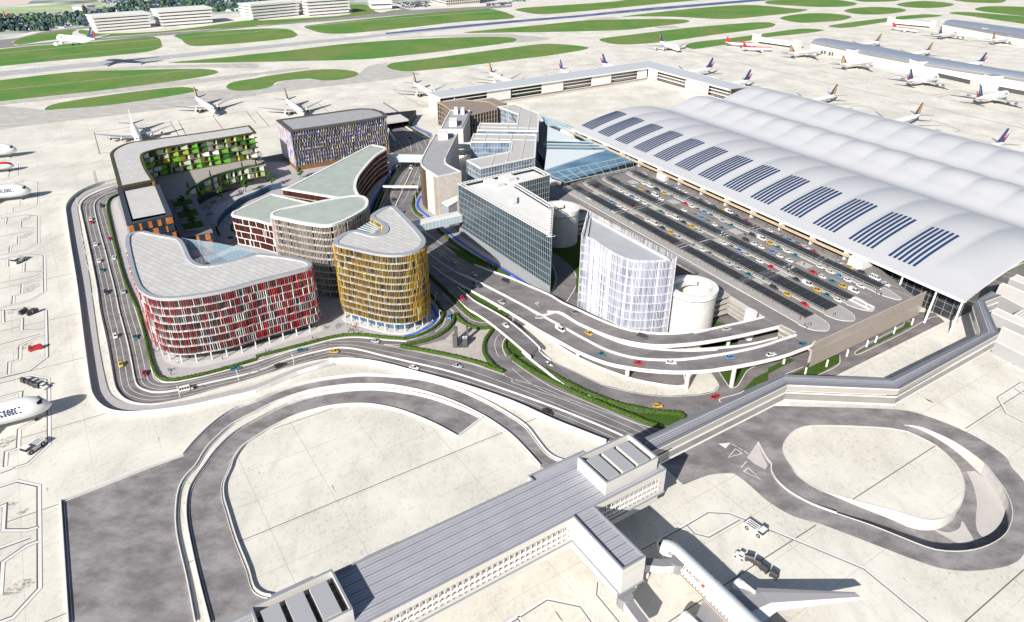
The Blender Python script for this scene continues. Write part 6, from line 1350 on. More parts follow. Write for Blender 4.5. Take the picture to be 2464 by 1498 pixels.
fly('quad', T1(0,1,'300,330'), T1(0,1,'-500,420'), 'white four engined airliner lettered A380, middle one at the left edge', 0, QG, 1, 6)
fly('quad', T1(0,2,'495,880'), T1(0,2,'-700,1180'), 'white four engined airliner lettered A380, largest and nearest at the left edge', 0, QG, 1, 6)
fly('quad', T1(0,0,'165,1435'), T1(0,0,'-500,1500'), 'white four engined airliner lettered A380, topmost one at the left edge', 0, QG, 1, 6)
fly('red', T1(0,1,'140,98'), T1(0,1,'-300,150'), 'red topped airliner cut by the left edge of the picture', 0, RG, 1.3, 4)
fly('quad', T1(2,0,'600,722'), T1(2,0,'458,662'), 'navy tailed airliner beyond the rear pier, left of the close pair', 0, QG, .8, by_tail=True)
fly('quad', T1(2,0,'1010,645'), T1(2,0,'860,610'), 'navy tailed airliner beyond the rear pier, right of the close pair', 0, QG, .85, by_tail=True)
fly('quad', T1(2,0,'1615,478'), T1(2,0,'1455,428'), 'navy tailed airliner standing on the taxiway by the grass tip', 0, QG, .85)
fly('quad', T1(2,0,'1740,680'), T1(2,0,'1930,652'), 'navy tailed airliner behind the short pier leg, farther of two', 0, QG, .85, by_tail=True)
fly('quad', T1(2,0,'2095,805'), T1(2,0,'2290,770'), 'navy tailed airliner behind the short pier leg, next to the terminal roof', 0, QG, .85, by_tail=True)
fly('quad', T1(3,0,'1815,322'), T1(3,0,'1695,345'), 'navy tailed airliner at the corridor end of the farther right pier', 0, QG, .9)
fly('quad', T1(3,0,'1640,748'), T1(3,0,'1475,780'), 'navy tailed airliner beside the second gate tower of the nearer right pier', 0, QG, .9)
fly('quad', T1(3,0,'2312,908'), T1(3,0,'2150,945'), 'navy tailed airliner beside the last gate tower of the nearer right pier', 0, QG, .9)
fly('quad', T1(3,0,'1920,612'), T1(3,0,'2085,597'), 'navy tailed airliner hidden to its wings behind the nearer right pier', 0, QG, .85, by_tail=True)
fly('quad', T1(3,0,'2100,1405'), T1(3,0,'2280,1370'), 'navy tailed airliner behind the terminal roof at the right edge', 0, QG, .85, by_tail=True)
fly('red', T1(2,0,'2350,430'), T1(2,0,'2200,425'), 'red tailed white airliner beside the white corridor, farther of the close pair', 0, RG, 1.15, 4)
fly('red', T1(3,0,'45,472'), T1(2,0,'2345,472'), 'red tailed white airliner beside the white corridor, nearer of the close pair', 0, RG, 1.15, 4)
fly('red', T1(3,0,'1442,298'), T1(3,0,'1318,285'), 'red tailed white airliner below the farther white corridor', 0, RG, 1.15, 4)
fly('red', T1(0,0,'95,160'), T1(0,0,'75,180'), 'red tailed airliner on the far left apron beside the car parks', 0, RG, 1.8, 4)
for s_, k in (('310,145 300,165', 'leftmost of three'), ('478,140 465,158', 'middle one of three'), ('620,128 608,145', 'rightmost of three')):
    a, b = t(0,0,s_); fly('small', a, b, 'small white jet on the far left apron, %s' % k, 0, 'small white jets', 1.6, 4)
# lettering on the foreground airliner
fu = [c for c in fg.children if c.name.startswith('fuselage')][0]
def side_text(txt, size, x0, h0, m, nm, sd):
    tv, tf = text_mesh(txt, size, nm); g = MB()
    for x, y, z in tv:
        a = h0 + y/3.1; g.v.append((x0 - sd*x*1.05, sd*3.27*math.cos(a), 5.7+3.27*math.sin(a)))
    g.f = tf; g.m = [0]*len(tf); me = g.build(nm, m, None); me.parent = fu; return me
side_text('SINGAPORE AIRLINES', 1.15, -12.8, .72, M('letter_black', (.05, .05, .06)), 'lettering', 1)
side_text('SINGAPORE AIRLINES', 1.15, -12.8, .72, M('letter_black', (.05, .05, .06)), 'lettering', -1)
for sd in (1, -1):
    g = MB(); g.poly([(-19.4 - u, sd*3.2*math.cos(.72+v), 5.7+3.2*math.sin(.72+v)) for u, v in ((0, -.13), (1.1, -.13), (1.1, .13), (0, .13))]); o = g.build('flag_patch', M('flag_red', (.55, .08, .03)), None); o.parent = fu
    for e in [c for c in fg.children if c.name.startswith('engine')]:
        pass
# ================================================================== VEHICLES
PAINT = {k: M('paint_'+k, v, .25, spec=.6) for k, v in dict(white=(.68, .68, .66), silver=(.42, .44, .46), grey=(.20, .21, .22), dark=(.045, .045, .05), red=(.45, .015, .025), yellow=(.52, .34, .03), teal=(.03, .16, .19), blue=(.10, .24, .46), crimson=(.30, .012, .03)).items()}
for k, v in dict(greyblue='silver').items(): PAINT[k] = PAINT[v]
CGL = M('car_glass', (.02, .022, .026), .06, spec=.7); LAMP = M('headlamp_lens', (.75, .75, .72), .15); TLAMP = M('tail_lens', (.4, .01, .01), .2); RIMM = M('wheel_rim', (.5, .5, .5), .3, .6)
def loft(g, secs, mat=0):
    """closed cross-sections of equal size joined in order"""
    n = len(secs[0]); b = len(g.v)
    for s in secs: g.v += s
    for i in range(len(secs)-1):
        for k in range(n): j = (k+1) % n; g.f.append((b+i*n+k, b+i*n+j, b+(i+1)*n+j, b+(i+1)*n+k)); g.m.append(mat)
    g.f.append(tuple(b+k for k in range(n))); g.m.append(mat); g.f.append(tuple(b+(len(secs)-1)*n+k for k in range(n-1, -1, -1))); g.m.append(mat)
def car_proto(kind):
    L, Wd, Hh = dict(hatchback=(3.7, 1.72, 1.5), saloon=(4.3, 1.75, 1.42), coupe=(4.3, 1.82, 1.3), estate=(4.5, 1.85, 1.6), minibus=(5.2, 2.0, 2.2), van=(5.0, 2.0, 2.1))[kind]
    r = thing('parked_car', 'x', 'car'); g = MB(); box = kind in ('minibus', 'van')
    hb = .62*Hh if not box else .55*Hh
    # x, half width factor, z bottom, z top
    pf = dict(hatchback=[(.5, .78, .35, .62), (.44, .95, .22, .80), (.18, 1, .2, .93), (-.3, 1, .2, .98), (-.47, .95, .22, .95), (-.5, .85, .35, .85)],
              saloon=[(.5, .75, .35, .58), (.44, .95, .22, .74), (.15, 1, .2, .88), (-.3, 1, .2, .92), (-.46, .95, .22, .90), (-.5, .8, .35, .76)],
              coupe=[(.5, .68, .32, .52), (.43, .93, .2, .68), (.12, 1, .18, .82), (-.3, 1, .18, .86), (-.46, .93, .22, .80), (-.5, .75, .35, .66)],
              estate=[(.5, .8, .38, .68), (.45, .97, .25, .86), (.18, 1, .22, .98), (-.3, 1, .22, 1.03), (-.48, .96, .25, 1.02), (-.5, .9, .4, .9)],
              minibus=[(.5, .85, .4, .85), (.46, .97, .3, 1.05), (.36, 1, .28, 1.2), (-.3, 1, .28, 1.25), (-.49, .98, .3, 1.25), (-.5, .95, .4, 1.2)], van=[(.5, .85, .4, .85), (.46, .97, .3, 1.05), (.36, 1, .28, 1.2), (-.3, 1, .28, 1.25), (-.49, .98, .3, 1.25), (-.5, .95, .4, 1.2)])[kind]
    def sec(x, wf, z0, z1, ed=.12): w_ = Wd/2*wf; return [(x, -w_+ed, z0), (x, w_-ed, z0), (x, w_, z0+.15), (x, w_*.98, z1-.14), (x, w_-.2, z1), (x, -w_+.2, z1), (x, -w_*.98, z1-.14), (x, -w_, z0+.15)]
    loft(g, [sec(x*L, w_, a, b) for x, w_, a, b in pf]); body = g.build('body', PAINT['white'], r)
    body.material_slots[0].link = 'OBJECT'; body.material_slots[0].material = PAINT['white']
    cab = dict(hatchback=((.20, .04, -.36, -.47)), saloon=((.17, .0, -.24, -.40)), coupe=((.12, -.06, -.22, -.42)), estate=((.2, .05, -.42, -.485)), minibus=((.40, .26, -.46, -.49)), van=((.40, .26, -.10, -.16)))[kind]
    zb = {'minibus': 1.18, 'van': 1.18}.get(kind, pf[3][3]-.05); w_ = Wd/2
    g = MB(); a, b, c, d = [k*L for k in cab]
    lo = [(a, -w_*.86, zb), (a, w_*.86, zb), (d, w_*.86, zb), (d, -w_*.86, zb)]; hi = [(b, -w_*.70, Hh-.04), (b, w_*.70, Hh-.04), (c, w_*.70, Hh-.04), (c, -w_*.70, Hh-.04)]
    if box: hi = [(x, y*1.15, z) for x, y, z in hi]
    for i in range(4): j = (i+1) % 4; g.poly([lo[i], lo[j], hi[j], hi[i]])
    g.build('window_glass', CGL, r)
    g = MB(); hr = [(x, y*1.02, z) for x, y, z in hi]
    if kind == 'van': loft(g, [[(-.08*L, -w_*.9, 1.2), (-.08*L, w_*.9, 1.2), (-.08*L, w_*.84, Hh), (-.08*L, -w_*.84, Hh)], [(-.495*L, -w_*.9, 1.2), (-.495*L, w_*.9, 1.2), (-.495*L, w_*.84, Hh), (-.495*L, -w_*.84, Hh)]])
    loft(g, [[(b+.05, y, z) for y, z in ((-w_*.72, Hh-.06), (w_*.72, Hh-.06), (w_*.62, Hh), (-w_*.62, Hh))], [(c-.05, y, z) for y, z in ((-w_*.72, Hh-.06), (w_*.72, Hh-.06), (w_*.62, Hh), (-w_*.62, Hh))]])
    for i in range(4): g.bar(lo[i], hi[i], .09, .09)
    if kind == 'minibus':
        for k in range(1, 5):
            x = a+(d-a)*k/5
            for s in (-1, 1): g.bar((x, s*w_*.87, zb), (x, s*w_*.81, Hh-.05), .2, .08)
    rf = g.build('roof', PAINT['white'], r); rf.material_slots[0].link = 'OBJECT'; rf.material_slots[0].material = PAINT['white']
    for sx in (.31, -.31):
        for sy in (1, -1):
            g = MB(); g.tube([(sx*L, sy*(w_-.2), .31), (sx*L, sy*(w_+.02), .31)], .31, 12); wh = g.build('wheel', TYRE, r); g = MB(); g.tube([(sx*L, sy*(w_+.02), .31), (sx*L, sy*(w_+.035), .31)], .2, 10); g.build('rim', RIMM, wh)
    for sy in (1, -1):
        z = pf[1][3]-.16; g = MB(); g.box((L*.462, sy*w_*.62, z-.08), .22, .34, .14); g.build('headlight', LAMP, r)
        g = MB(); g.box((-L*.49, sy*w_*.66, pf[-2][3]-.28), .08, .3, .15); g.build('tail_light', TLAMP, r)
    return r
PROTO = {k: car_proto(k) for k in ('hatchback', 'saloon', 'coupe', 'estate', 'minibus', 'van')}
pused = set(); CARS = []
def car(kind, colour, pos, ang, area, key):
    o = PROTO[kind]
    if kind in pused: o = copy_tree(o)
    pused.add(kind); o.location = pos; o.rotation_euler = (0, 0, ang)
    for ch in o.children:
        if ch.material_slots and ch.material_slots[0].link == 'OBJECT': ch.material_slots[0].material = PAINT[colour]
    CARS.append((o, kind, colour, area, key)); return o
NICE = dict(white='white', silver='silver', greyblue='silver', grey='grey', dark='black', red='red', yellow='yellow', teal='teal', blue='light blue', crimson='dark red')
AUTO = ['saloon', 'hatchback', 'saloon', 'coupe', 'hatchback', 'saloon']
def kind_for(colour, i):
    if colour in ('red', 'teal', 'crimson'): return 'coupe'
    if colour in ('yellow', 'blue'): return 'hatchback'
    if colour in ('dark',): return ('estate', 'saloon')[i % 2]
    return AUTO[i % 6]
lot21 = '1277,182w 1467,268w 1545,302b 1597,327w 1660,353w 1820,430t 1882,458w 1947,490t 2015,517y 2087,545V 2162,585d 2255,628r 1268,272w 1328,296M 1397,330E 1467,366y 1535,400g 1670,465r 1728,492w 1790,522g 1852,550b 1915,582g 2023,630s 2112,675t 1175,292s 1240,323y 1308,353d 1378,383M 1438,422w 1658,527w 1762,575g 1825,605b 1890,636g 1952,668w 2020,702t 2315,768d 2402,802V 2252,815d 2328,850w 2400,885w 1047,343w 1105,373w 1155,400b 1205,425w 1277,460w 1435,542t 1503,573w 1573,603M 1653,645d 1735,690y 1813,730s 2042,848w 2112,882g 2185,918b 2262,957s 2388,1020w 815,303r 922,358r 975,385y 1035,405d 1168,488r 1503,655b 1690,755r 1965,893y 2020,920b 2080,950g 2155,985M 960,452b 1032,485w 1087,517w 1303,627w 1370,658M 1450,700d 1530,747y 1607,788s 1832,910w 1902,945g 2085,1043s 2175,1090s 2280,1147t 742,412w 930,515b 982,540w 1120,615t 1178,648w 1375,740g 1440,790d 1535,843r 1738,952w 1815,998w 2085,1140w 2165,1185t 2390,1310w'
lot31 = '15,728w 130,782g 208,818b 288,852g 365,888w 443,927r 680,1032s 788,1080y 905,1130E 1030,1182M 1135,1240w 20,848y 100,888t 183,923w 265,965t 500,1072w 600,1122w 685,1163b 768,1203w 895,1260w 40,932b 115,970w 207,1012w 435,1125r 525,1170w 622,1215t 722,1262y 825,1305V 32,1075r 273,1195d 378,1238V 475,1297y 572,1347t 675,1395w 57,1273d 185,1342y 352,1432r 35,1365y'
CC = dict(w='white', b='blue', t='teal', y='yellow', d='dark', r='red', g='grey', s='greyblue')
def lane_of(w_):
    for lim, txt in ((236, 'under the canopy nearest the drums'), (242.2, 'between the two canopies nearest the drums'), (250.5, 'under the second canopy from the drums'), (259.5, 'between the two middle forecourt canopies'), (266, 'along the sunken slot of the forecourt'), (274.3, 'in the lower row between the terminal-side canopies'), (279.9, 'in the upper row between the terminal-side canopies'), (286, 'under the canopy nearest the terminal')):
        if w_ < lim: return txt
    return 'in the lane beside the terminal awning'
i = 0; UA = math.atan2(DU.y, DU.x)
for c_, s_ in ((2, lot21), (3, lot31)):
    for tok in s_.split():
        u, v = tok[:-1].split(','); k = tok[-1]; p = P((616*c_+float(u)/4, ROWS[1]+float(v)/4), DZ+.6); i += 1
        kind, colour = {'V': ('van', 'white'), 'M': ('minibus', 'white'), 'E': ('estate', 'dark')}.get(k, (None, None))
        if kind is None: colour = CC[k]; kind = kind_for(colour, i)
        uu, ww = uw(p); car(kind, colour, (p.x, p.y, DZ+.03), UA + (math.pi if i % 2 and False else 0), lane_of(ww), uu)
GUIDE = [[tuple(p[:2]) for p in L] for L in (DIV, Bout, Med, Dlo, EL, ER)] + [cr(W(s_), 3) for s_ in (t(1,1,'1530,90 1480,190 1400,370 1345,490'), t(1,1,'1620,905 1750,1010 1930,1130 2200,1290'), t(1,1,'1640,810 1830,960 2040,1085 2464,1270'), t(2,2,'0,780 400,930 800,1090'), t(1,2,'700,368 1000,380 1500,500 2100,660 2464,785'), t(2,2,'800,760 1100,850 1500,890 1800,860 1960,790'), q('X','285,470 420,640 470,720'), t(1,2,'1830,0 1850,80 1800,170'), q('C','610,600 720,680 760,870'), q('C','900,560 1000,700'))]
def tang(p):
    best = None
    for L in GUIDE:
        for a, b in zip(L, L[1:]):
            m = ((a[0]+b[0])/2, (a[1]+b[1])/2); d = math.dist(m, p[:2])
            if best is None or d < best[0]: best = (d, math.atan2(b[1]-a[1], b[0]-a[0]))
    return best[1]
RD = [('on the left stretch of the ring road', 0, 1, '978,487d 873,615w 878,645r 1058,803R 922,860w 1100,987w 955,1017w 978,1105t 1020,1318d 1190,1312s', 0),
      ('on the left stretch of the ring road', 0, 2, '1112,243w 1300,252t 1165,518y 1392,600R', 0), ('on the ring road below the red building', 0, 2, '1795,755M 2265,553t', 0), ('on the ring road below the red building', 1, 2, '440,378t 755,392y 228,525d', 0), ('on the motorway below the monument', 1, 2, '1150,293s 1523,547w 1940,530s', 0), ('on the narrow slip road by the blue path', 1, 2, '1858,58b', 0), ('on the motorway beside the white retaining wall', 2, 2, '340,980E', 0),
      ('on the slip road past the green wedge', 2, 2, '350,515w 1403,915y 1958,825r', .1), ('on the slip road bridge', 1, 2, '2405,140w', 3.1), ('on the motorway near the slim gantry', 1, 1, '1492,117V 1495,285y 1320,430d 1412,547b', 0), ('in the motorway shadow of the gold tower', 1, 1, '1902,1025s 2097,1147s 1657,1245w', .3), ('where the slip road leaves beside the hedge', 1, 1, '1985,1372r', 1.3), ('on the rising viaduct by the glass tower', 1, 1, '2402,1210d 2125,1248E 2365,1415s', 1.6),
      ('on the viaduct beside the dark glass tower', 2, 1, '258,1440w', 2.0), ('on the outer viaduct', 2, 2, '265,65s 465,180V 855,418t 1217,503r 1533,498w 2107,447b', None), ('on the middle viaduct', 2, 2, '740,218y', None), ('on the inner viaduct', 2, 2, '598,18g 1258,243E 2067,175s', -1), ('at the viaduct landing by the tan wall', 3, 2, '335,315t 33,420w', None)]
for area_, c_, r_, s_, z in RD:
    for tok in s_.split():
        u, v = tok[:-1].split(','); k = tok[-1]; f_ = (616*c_+float(u)/4, ROWS[r_]+float(v)/4); i += 1
        zz_ = z if z not in (None, -1) else (zr(f_[0]) if z is None else zfd(*f_)); p = P(f_, zz_+.6)
        kind, colour = {'V': ('van', 'white'), 'M': ('minibus', 'white'), 'E': ('estate', 'dark'), 'R': ('coupe', 'crimson')}.get(k, (None, None))
        if kind is None: colour = CC[k]; kind = kind_for(colour, i)
        o = car(kind, colour, (p.x, p.y, zz_+.07), tang(p), area_, f_[1] if r_ < 2 and c_ < 2 else f_[0])
        if area_.startswith('on the wide') or 'left stretch' in area_: pass
for u, k in (('695,603', 'crimson'), ('940,615', 'grey'), ('465,745', 'crimson')):
    p = P(q('C', u)[0], .6); car('saloon' if k == 'grey' else 'hatchback', k, (p.x, p.y, .07), tang(p), 'on the motorway near the tunnel mouth', p.x)
grp = {}
for o, kind, colour, area_, key in CARS: grp.setdefault((kind, NICE[colour], area_), []).append((key, o))
for (kind, colour, area_), L in grp.items():
    L.sort(key=lambda x: x[0]); nm = {'estate': 'sport utility car', 'minibus': 'minibus', 'van': 'delivery van'}.get(kind, kind)
    for j, (_, o) in enumerate(L):
        extra = '' if len(L) == 1 else (', ' + ordinal(j) + (' from the top' if 'left stretch' in area_ or 'near the' in area_ else ' from the left'))
        o['label'] = '%s %s %s%s' % (colour, nm, area_, extra); o['category'] = {'van': 'van', 'minibus': 'minibus'}.get(kind, 'car')
        on_deck = o.location.z > 10.9 and 'viaduct' not in area_
        o['group'] = 'cars waiting on the forecourt deck' if on_deck else 'cars driving on the roads'; o.name = {'van': 'delivery_van', 'minibus': 'minibus'}.get(kind, 'parked_car' if on_deck else 'moving_car')
# ---- airport ground vehicles
def aim(pos, ahead): a, b = P(pos), P(ahead); return (a.x, a.y, 0), math.atan2(b.y-a.y, b.x-a.x)
def tug_proto():
    r = thing('aircraft_tug', 'x', 'tug'); g = MB(); loft(g, [[(x, -w_, z0), (x, w_, z0), (x, w_, z1), (x, -w_, z1)] for x, w_, z0, z1 in ((3.6, 1.2, .6, 1.1), (3.3, 1.5, .5, 1.5), (1.2, 1.5, .5, 1.7), (-3.2, 1.5, .5, 1.7), (-3.6, 1.4, .6, 1.4))]); g.build('body', WHITE, r)
    g = MB(); loft(g, [[(x, -w_, z0), (x, w_, z0), (x, w_, z1), (x, -w_, z1)] for x, w_, z0, z1 in ((3.2, 1.2, 1.5, 1.9), (2.9, 1.3, 1.5, 2.5), (1.5, 1.3, 1.5, 2.55))]); g.build('cab', CGL, r); g = MB(); g.box((2.2, 0, 2.52), 1.7, 2.6, .1); g.build('cab_roof', WHITE, r)
    g = MB()
    for y in (-.8, 0, .8): g.box((-1.2, y, 1.7), 3.2, .28, .05)
    g.build('deck_slots', DGREY, r)
    for x in (2, -2):
        for y in (1.2, -1.2): g = MB(); g.tube([(x, y, .75), (x, y*1.3, .75)], .75, 12); wh = g.build('wheel', TYRE, r); g = MB(); g.tube([(x, y*1.3, .75), (x, y*1.31, .75)], .35, 10); g.build('rim', RIMM, wh)
    return r
tg = tug_proto()
for n_, (c_, r_, a, b, lab) in enumerate(((2, 3, '2340,620', '2440,690', 'white aircraft tug with black deck slots beside the foreground airliner'), (0, 2, '330,1330', '260,1380', 'white aircraft tug with black deck slots at the lower left stand'), (0, 1, '185,1025', '130,1055', 'white aircraft tug with black deck slots at the left stand above the red truck'), (0, 0, '2080,1115', '2110,1125', 'small white tug in front of a parked airliner near the far taxiway'))):
    o = tg if n_ == 0 else copy_tree(tg); loc, an = aim(t(c_, r_, a)[0], t(c_, r_, b)[0]); o.location = loc; o.rotation_euler = (0, 0, an); tag(o, lab, 'tug', 'aircraft tugs')
    if n_ in (1, 2): o.scale = (1.15,)*3
def tractor_proto():
    r = thing('baggage_tractor', 'x', 'tractor'); g = MB(); loft(g, [[(x, -.75, .35), (x, .75, .35), (x, .75, z1), (x, -.75, z1)] for x, z1 in ((1.6, .8), (1.3, 1.1), (0, 1.15), (-1.4, 1.1))]); g.build('body', WHITE, r)
    g = MB(); g.box((-.4, 0, 1.1), 1.2, 1.3, .75); g.build('cab', CGL, r); g = MB(); g.box((-.4, 0, 1.85), 1.4, 1.45, .1); g.build('cab_roof', WHITE, r)
    for x in (1, -1):
        for y in (.6, -.6): g = MB(); g.tube([(x, y, .35), (x, y*1.35, .35)], .35, 10); g.build('wheel', TYRE, r)
    return r
def dolly_proto():
    r = thing('baggage_cart', 'x', 'baggage cart'); g = MB(); g.box((0, 0, .4), 2.3, 1.7, .2); g.build('chassis', DGREY, r)
    g = MB(); loft(g, [[(x, -.8, .6), (x, .8, .6), (x, .8, 1.6), (x, .45, 2.1), (x, -.45, 2.1), (x, -.8, 1.6)] for x in (1.05, -1.05)]); g.build('container', M('cart_black', (.045, .045, .05), .5), r)
    for x in (.8, -.8):
        for y in (.6, -.6): g = MB(); g.tube([(x, y, .28), (x, y*1.35, .28)], .28, 8); g.build('wheel', TYRE, r)
    return r
tr, dl = tractor_proto(), dolly_proto(); n1 = n2 = 0
for tract, carts, lab in (((2, 3, '2190,872', '2150,850'), [(2, 3, '2283,900'), (2, 3, '2365,950'), (2, 3, '2432,1005'), (3, 3, '55,1062')], 'beside the engine of the foreground airliner'), ((0, 2, '430,745', '470,760'), [(0, 2, '362,738'), (0, 2, '322,722'), (0, 2, '283,705'), (0, 2, '235,688')], 'above the nose of the nearest left airliner'), (None, [(0, 2, '350,18'), (0, 2, '290,42'), (0, 2, '255,10'), (0, 2, '215,32')], 'grouped on the stand above the red truck')):
    if tract:
        o = tr if n1 == 0 else copy_tree(tr); n1 += 1; loc, an = aim(t(*tract[:3])[0], t(tract[0], tract[1], tract[3])[0]); o.location = loc; o.rotation_euler = (0, 0, an); tag(o, 'small white baggage tractor pulling black carts ' + lab, 'tractor', 'baggage tractors')
    for j, (c_, r_, s_) in enumerate(carts):
        o = dl if n2 == 0 else copy_tree(dl); n2 += 1; f_ = t(c_, r_, s_)[0]
        nb = t(*carts[j-1])[0] if j else (t(*tract[:3])[0] if tract else t(*carts[1])[0]); loc, an = aim(f_, nb); o.location = loc; o.rotation_euler = (0, 0, an)
        tag(o, 'black covered baggage cart %s, %s' % (lab, ['first', 'second', 'third', 'fourth'][j] + (' behind the tractor' if tract else ' from the right')), 'baggage cart', 'black baggage carts')
r = thing('service_truck', 'small red service truck parked on an oil stained stand at the left', 'truck', P(t(0,2,'345,375')[0])); r.rotation_euler = (0, 0, math.atan2(*(P(t(0,2,'300,385')[0])-P(t(0,2,'400,360')[0])).yx)); RT = PAINT['red']
def lb(parent, secs, name, m):
    g = MB(); loft(g, [[(x, -w_, z0), (x, w_, z0), (x, w_, z1), (x, -w_, z1)] for x, w_, z0, z1 in secs]); o = g.build(name, m); o.parent = parent; return o
lb(r, ((2.6, .9, .5, 1.1), (2.4, 1, .45, 1.4), (-2.6, 1, .45, 1.4), (-2.7, .95, .5, 1.3)), 'body', RT); lb(r, ((2.3, .9, 1.4, 1.7), (2.0, .9, 1.4, 2.2), (1.0, .9, 1.4, 2.25)), 'cab', CGL); lb(r, ((2.05, .92, 2.2, 2.3), (.95, .92, 2.2, 2.32)), 'cab_roof', RT); lb(r, ((.6, .9, 1.4, 1.9), (-2.4, .9, 1.4, 2.0)), 'equipment_bed', RT)
for x in (1.7, -1.7):
    for y in (.75, -.75): g = MB(); g.tube([(x, y, .45), (x, y*1.3, .45)], .45, 10); o = g.build('wheel', TYRE); o.parent = r
# ================================================================== PEOPLE
PSK = M('skin', (.45, .28, .20), .7); HAIR = M('hair_dark', (.02, .015, .012), .7)
def person_mesh(pose):
    st = {'stand': 0, 'walk': .28, 'talk': .06}[pose]; V = []; E_ = []; Rr = []
    def add(co, rad, par=None):
        V.append(co); Rr.append(rad)
        if par is not None: E_.append((par, len(V)-1))
        return len(V)-1
    pel = add((0, 0, .95), .13); ch = add((.01, 0, 1.22), .125, pel); sh = add((0, 0, 1.42), .13, ch); nk = add((.0, 0, 1.52), .055, sh); hd = add((.01, 0, 1.62), .095, nk); tp = add((0, 0, 1.74), .07, hd); add((.10, 0, 1.63), .018, hd)
    for s in (1, -1):
        hp = add((0, s*.10, .88), .10, pel); kn = add((s*st*.5+.02, s*.11, .50), .068, hp); an = add((s*st-.03, s*.11, .09), .045, kn); add((s*st+.12, s*.12, .04), .04, an)
        so = add((0, s*.20, 1.40), .06, sh); eb = add((-s*st*.4-.02, s*.25, 1.13), .045, so); bend = .25 if pose == 'talk' and s > 0 else .06
        wr = add((-s*st*.6+bend, s*.25, .90 + (.15 if bend > .1 else 0)), .033, eb); pm = add((-s*st*.6+bend+.02, s*.25, V[wr][2]-.08), .034, wr)
        for k in range(4): f1 = add((-s*st*.6+bend+.045-.022*k, s*.255, V[pm][2]-.06-.006*(k % 2)), .010, pm); add((-s*st*.6+bend+.05-.022*k, s*.245, V[f1][2]-.04), .009, f1)
        add((-s*st*.6+bend+.07, s*.235, V[pm][2]-.02), .011, pm)
    me = bpy.data.meshes.new('p'); me.from_pydata(V, E_, []); o = bpy.data.objects.new('p', me); COL.objects.link(o)
    m = o.modifiers.new('s', 'SKIN'); me.skin_vertices[0].data[0].use_root = True
    for k, rr in enumerate(Rr): me.skin_vertices[0].data[k].radius = (rr, rr)
    b = o.modifiers.new('u', 'SUBSURF'); b.levels = 1; b.render_levels = 1
    r = bpy.data.meshes.new_from_object(o.evaluated_get(bpy.context.evaluated_depsgraph_get())); bpy.data.objects.remove(o); r.name = 'person_' + pose; return r
def dress(me, top, leg):
    m = me.copy(); m.materials.clear()
    for x in (PSK, top, leg, M('shoe', (.02, .02, .02))): m.materials.append(x)
    for p in m.polygons:
        z = p.center.z; side = abs(p.center.y)
        p.material_index = 3 if z < .09 else 2 if (z < .93 and side < .20) else 0 if (z > 1.50 or (z < .88 and side >= .2)) else 1
        p.use_smooth = True
    return m
PM = [person_mesh(k) for k in ('stand', 'walk', 'talk')]
CL = [M('cloth_black', (.02, .02, .025)), M('cloth_navy', (.03, .05, .13)), M('cloth_white', (.70, .70, .68)), M('cloth_red', (.35, .03, .03)), M('cloth_grey', (.18, .18, .18))]
PV = [dress(PM[j % 3], CL[(0, 1, 2, 3, 0, 4)[j]], CL[(0, 4, 1, 0, 1, 0)[j]]) for j in range(6)]
hm = MB(); hm.tube([(-.02, 0, 1.60), (-.03, 0, 1.68), (0, 0, 1.76), (.01, 0, 1.80)], [.10, .115, .10, .03], 8); hme = hm.build('hair', HAIR, None, True); HM = hme.data; bpy.data.objects.remove(hme)
crowds = [('on the forecourt in front of the red and gold buildings', 1, 2, '665,172 678,175 768,150 785,150 805,152 780,175 883,138 922,152 935,160 968,145 960,175 890,210 908,190 925,203 895,200 940,208 990,215 990,222', .16), ('between the red building and its roadside hedge', 1, 2, '548,278 100,405 92,405', .16), ('in the gap between the red and gold buildings', 1, 2, '695,75 850,40 868,42 868,80', .16), ('on the blue path below the gold building', 1, 2, '1690,95 1700,115 1725,85 1705,90', .21), ('under the overhang of the gold building', 1, 2, '1110,150', .6),
          ('at the rounded corner of the red building', 0, 2, '1487,400 1495,398 1715,505 2145,472', .2), ('at the sharp corner of the ring road hedge', 0, 2, '1625,583 1640,580 1655,588 1652,623', .16), ('on the crossing between the two inner canopies', 2, 1, '1970,800 2235,770 2248,778', DZ+.15), ('on the canopy island nearest the drums', 2, 1, '1735,875 1748,872 2412,1205 2425,1200', DZ+.15), ('on the islands in the middle of the forecourt', 3, 1, '343,1057 185,1128 195,1130 570,1080', DZ+.15),
          ('at the near tip of the island beside the terminal', 3, 1, '1020,1308 1030,1312 1045,1308 1045,1340 1065,1314 1080,1350 1090,1355 1075,1312', DZ+.15), ('at the near tip of the island by the tan wall', 3, 2, '305,90 350,150 380,148 408,145 368,175 374,170', DZ+.15), ('at the near tip of the second forecourt island', 3, 2, '625,48 643,48', DZ+.15),
          ('by the cafe tables below the terrace block', 0, 1, '2060,450 2040,470 2075,458 1990,500 2010,510 2025,575 2000,570 2300,352 2320,358 2340,350 2310,365', .16), ('walking in the inner courtyard', 0, 1, '2148,690 2178,720 2195,675 2145,745 2210,850 2225,855 2250,850 2280,852', .16), ('on the terrace side walk by the street trees', 1, 1, '30,325 45,325 215,275 255,270', .16)]
pi_ = 0
for area_, c_, r_, s_, z in crowds:
    per = {}
    for f_ in t(c_, r_, s_):
        p = P(f_, z); k = pi_ % 6; pi_ += 1
        o = bpy.data.objects.new('person', PV[k]); COL.objects.link(o); o.location = (p.x, p.y, z); o.rotation_euler = (0, 0, rnd.uniform(0, 6.28)); h = bpy.data.objects.new('hair', HM); COL.objects.link(h); h.parent = o
        tops = ['black', 'navy', 'white', 'red', 'black', 'grey'][k]; tag(o, 'person in a %s top %s' % (tops, area_), 'person', 'people ' + area_)
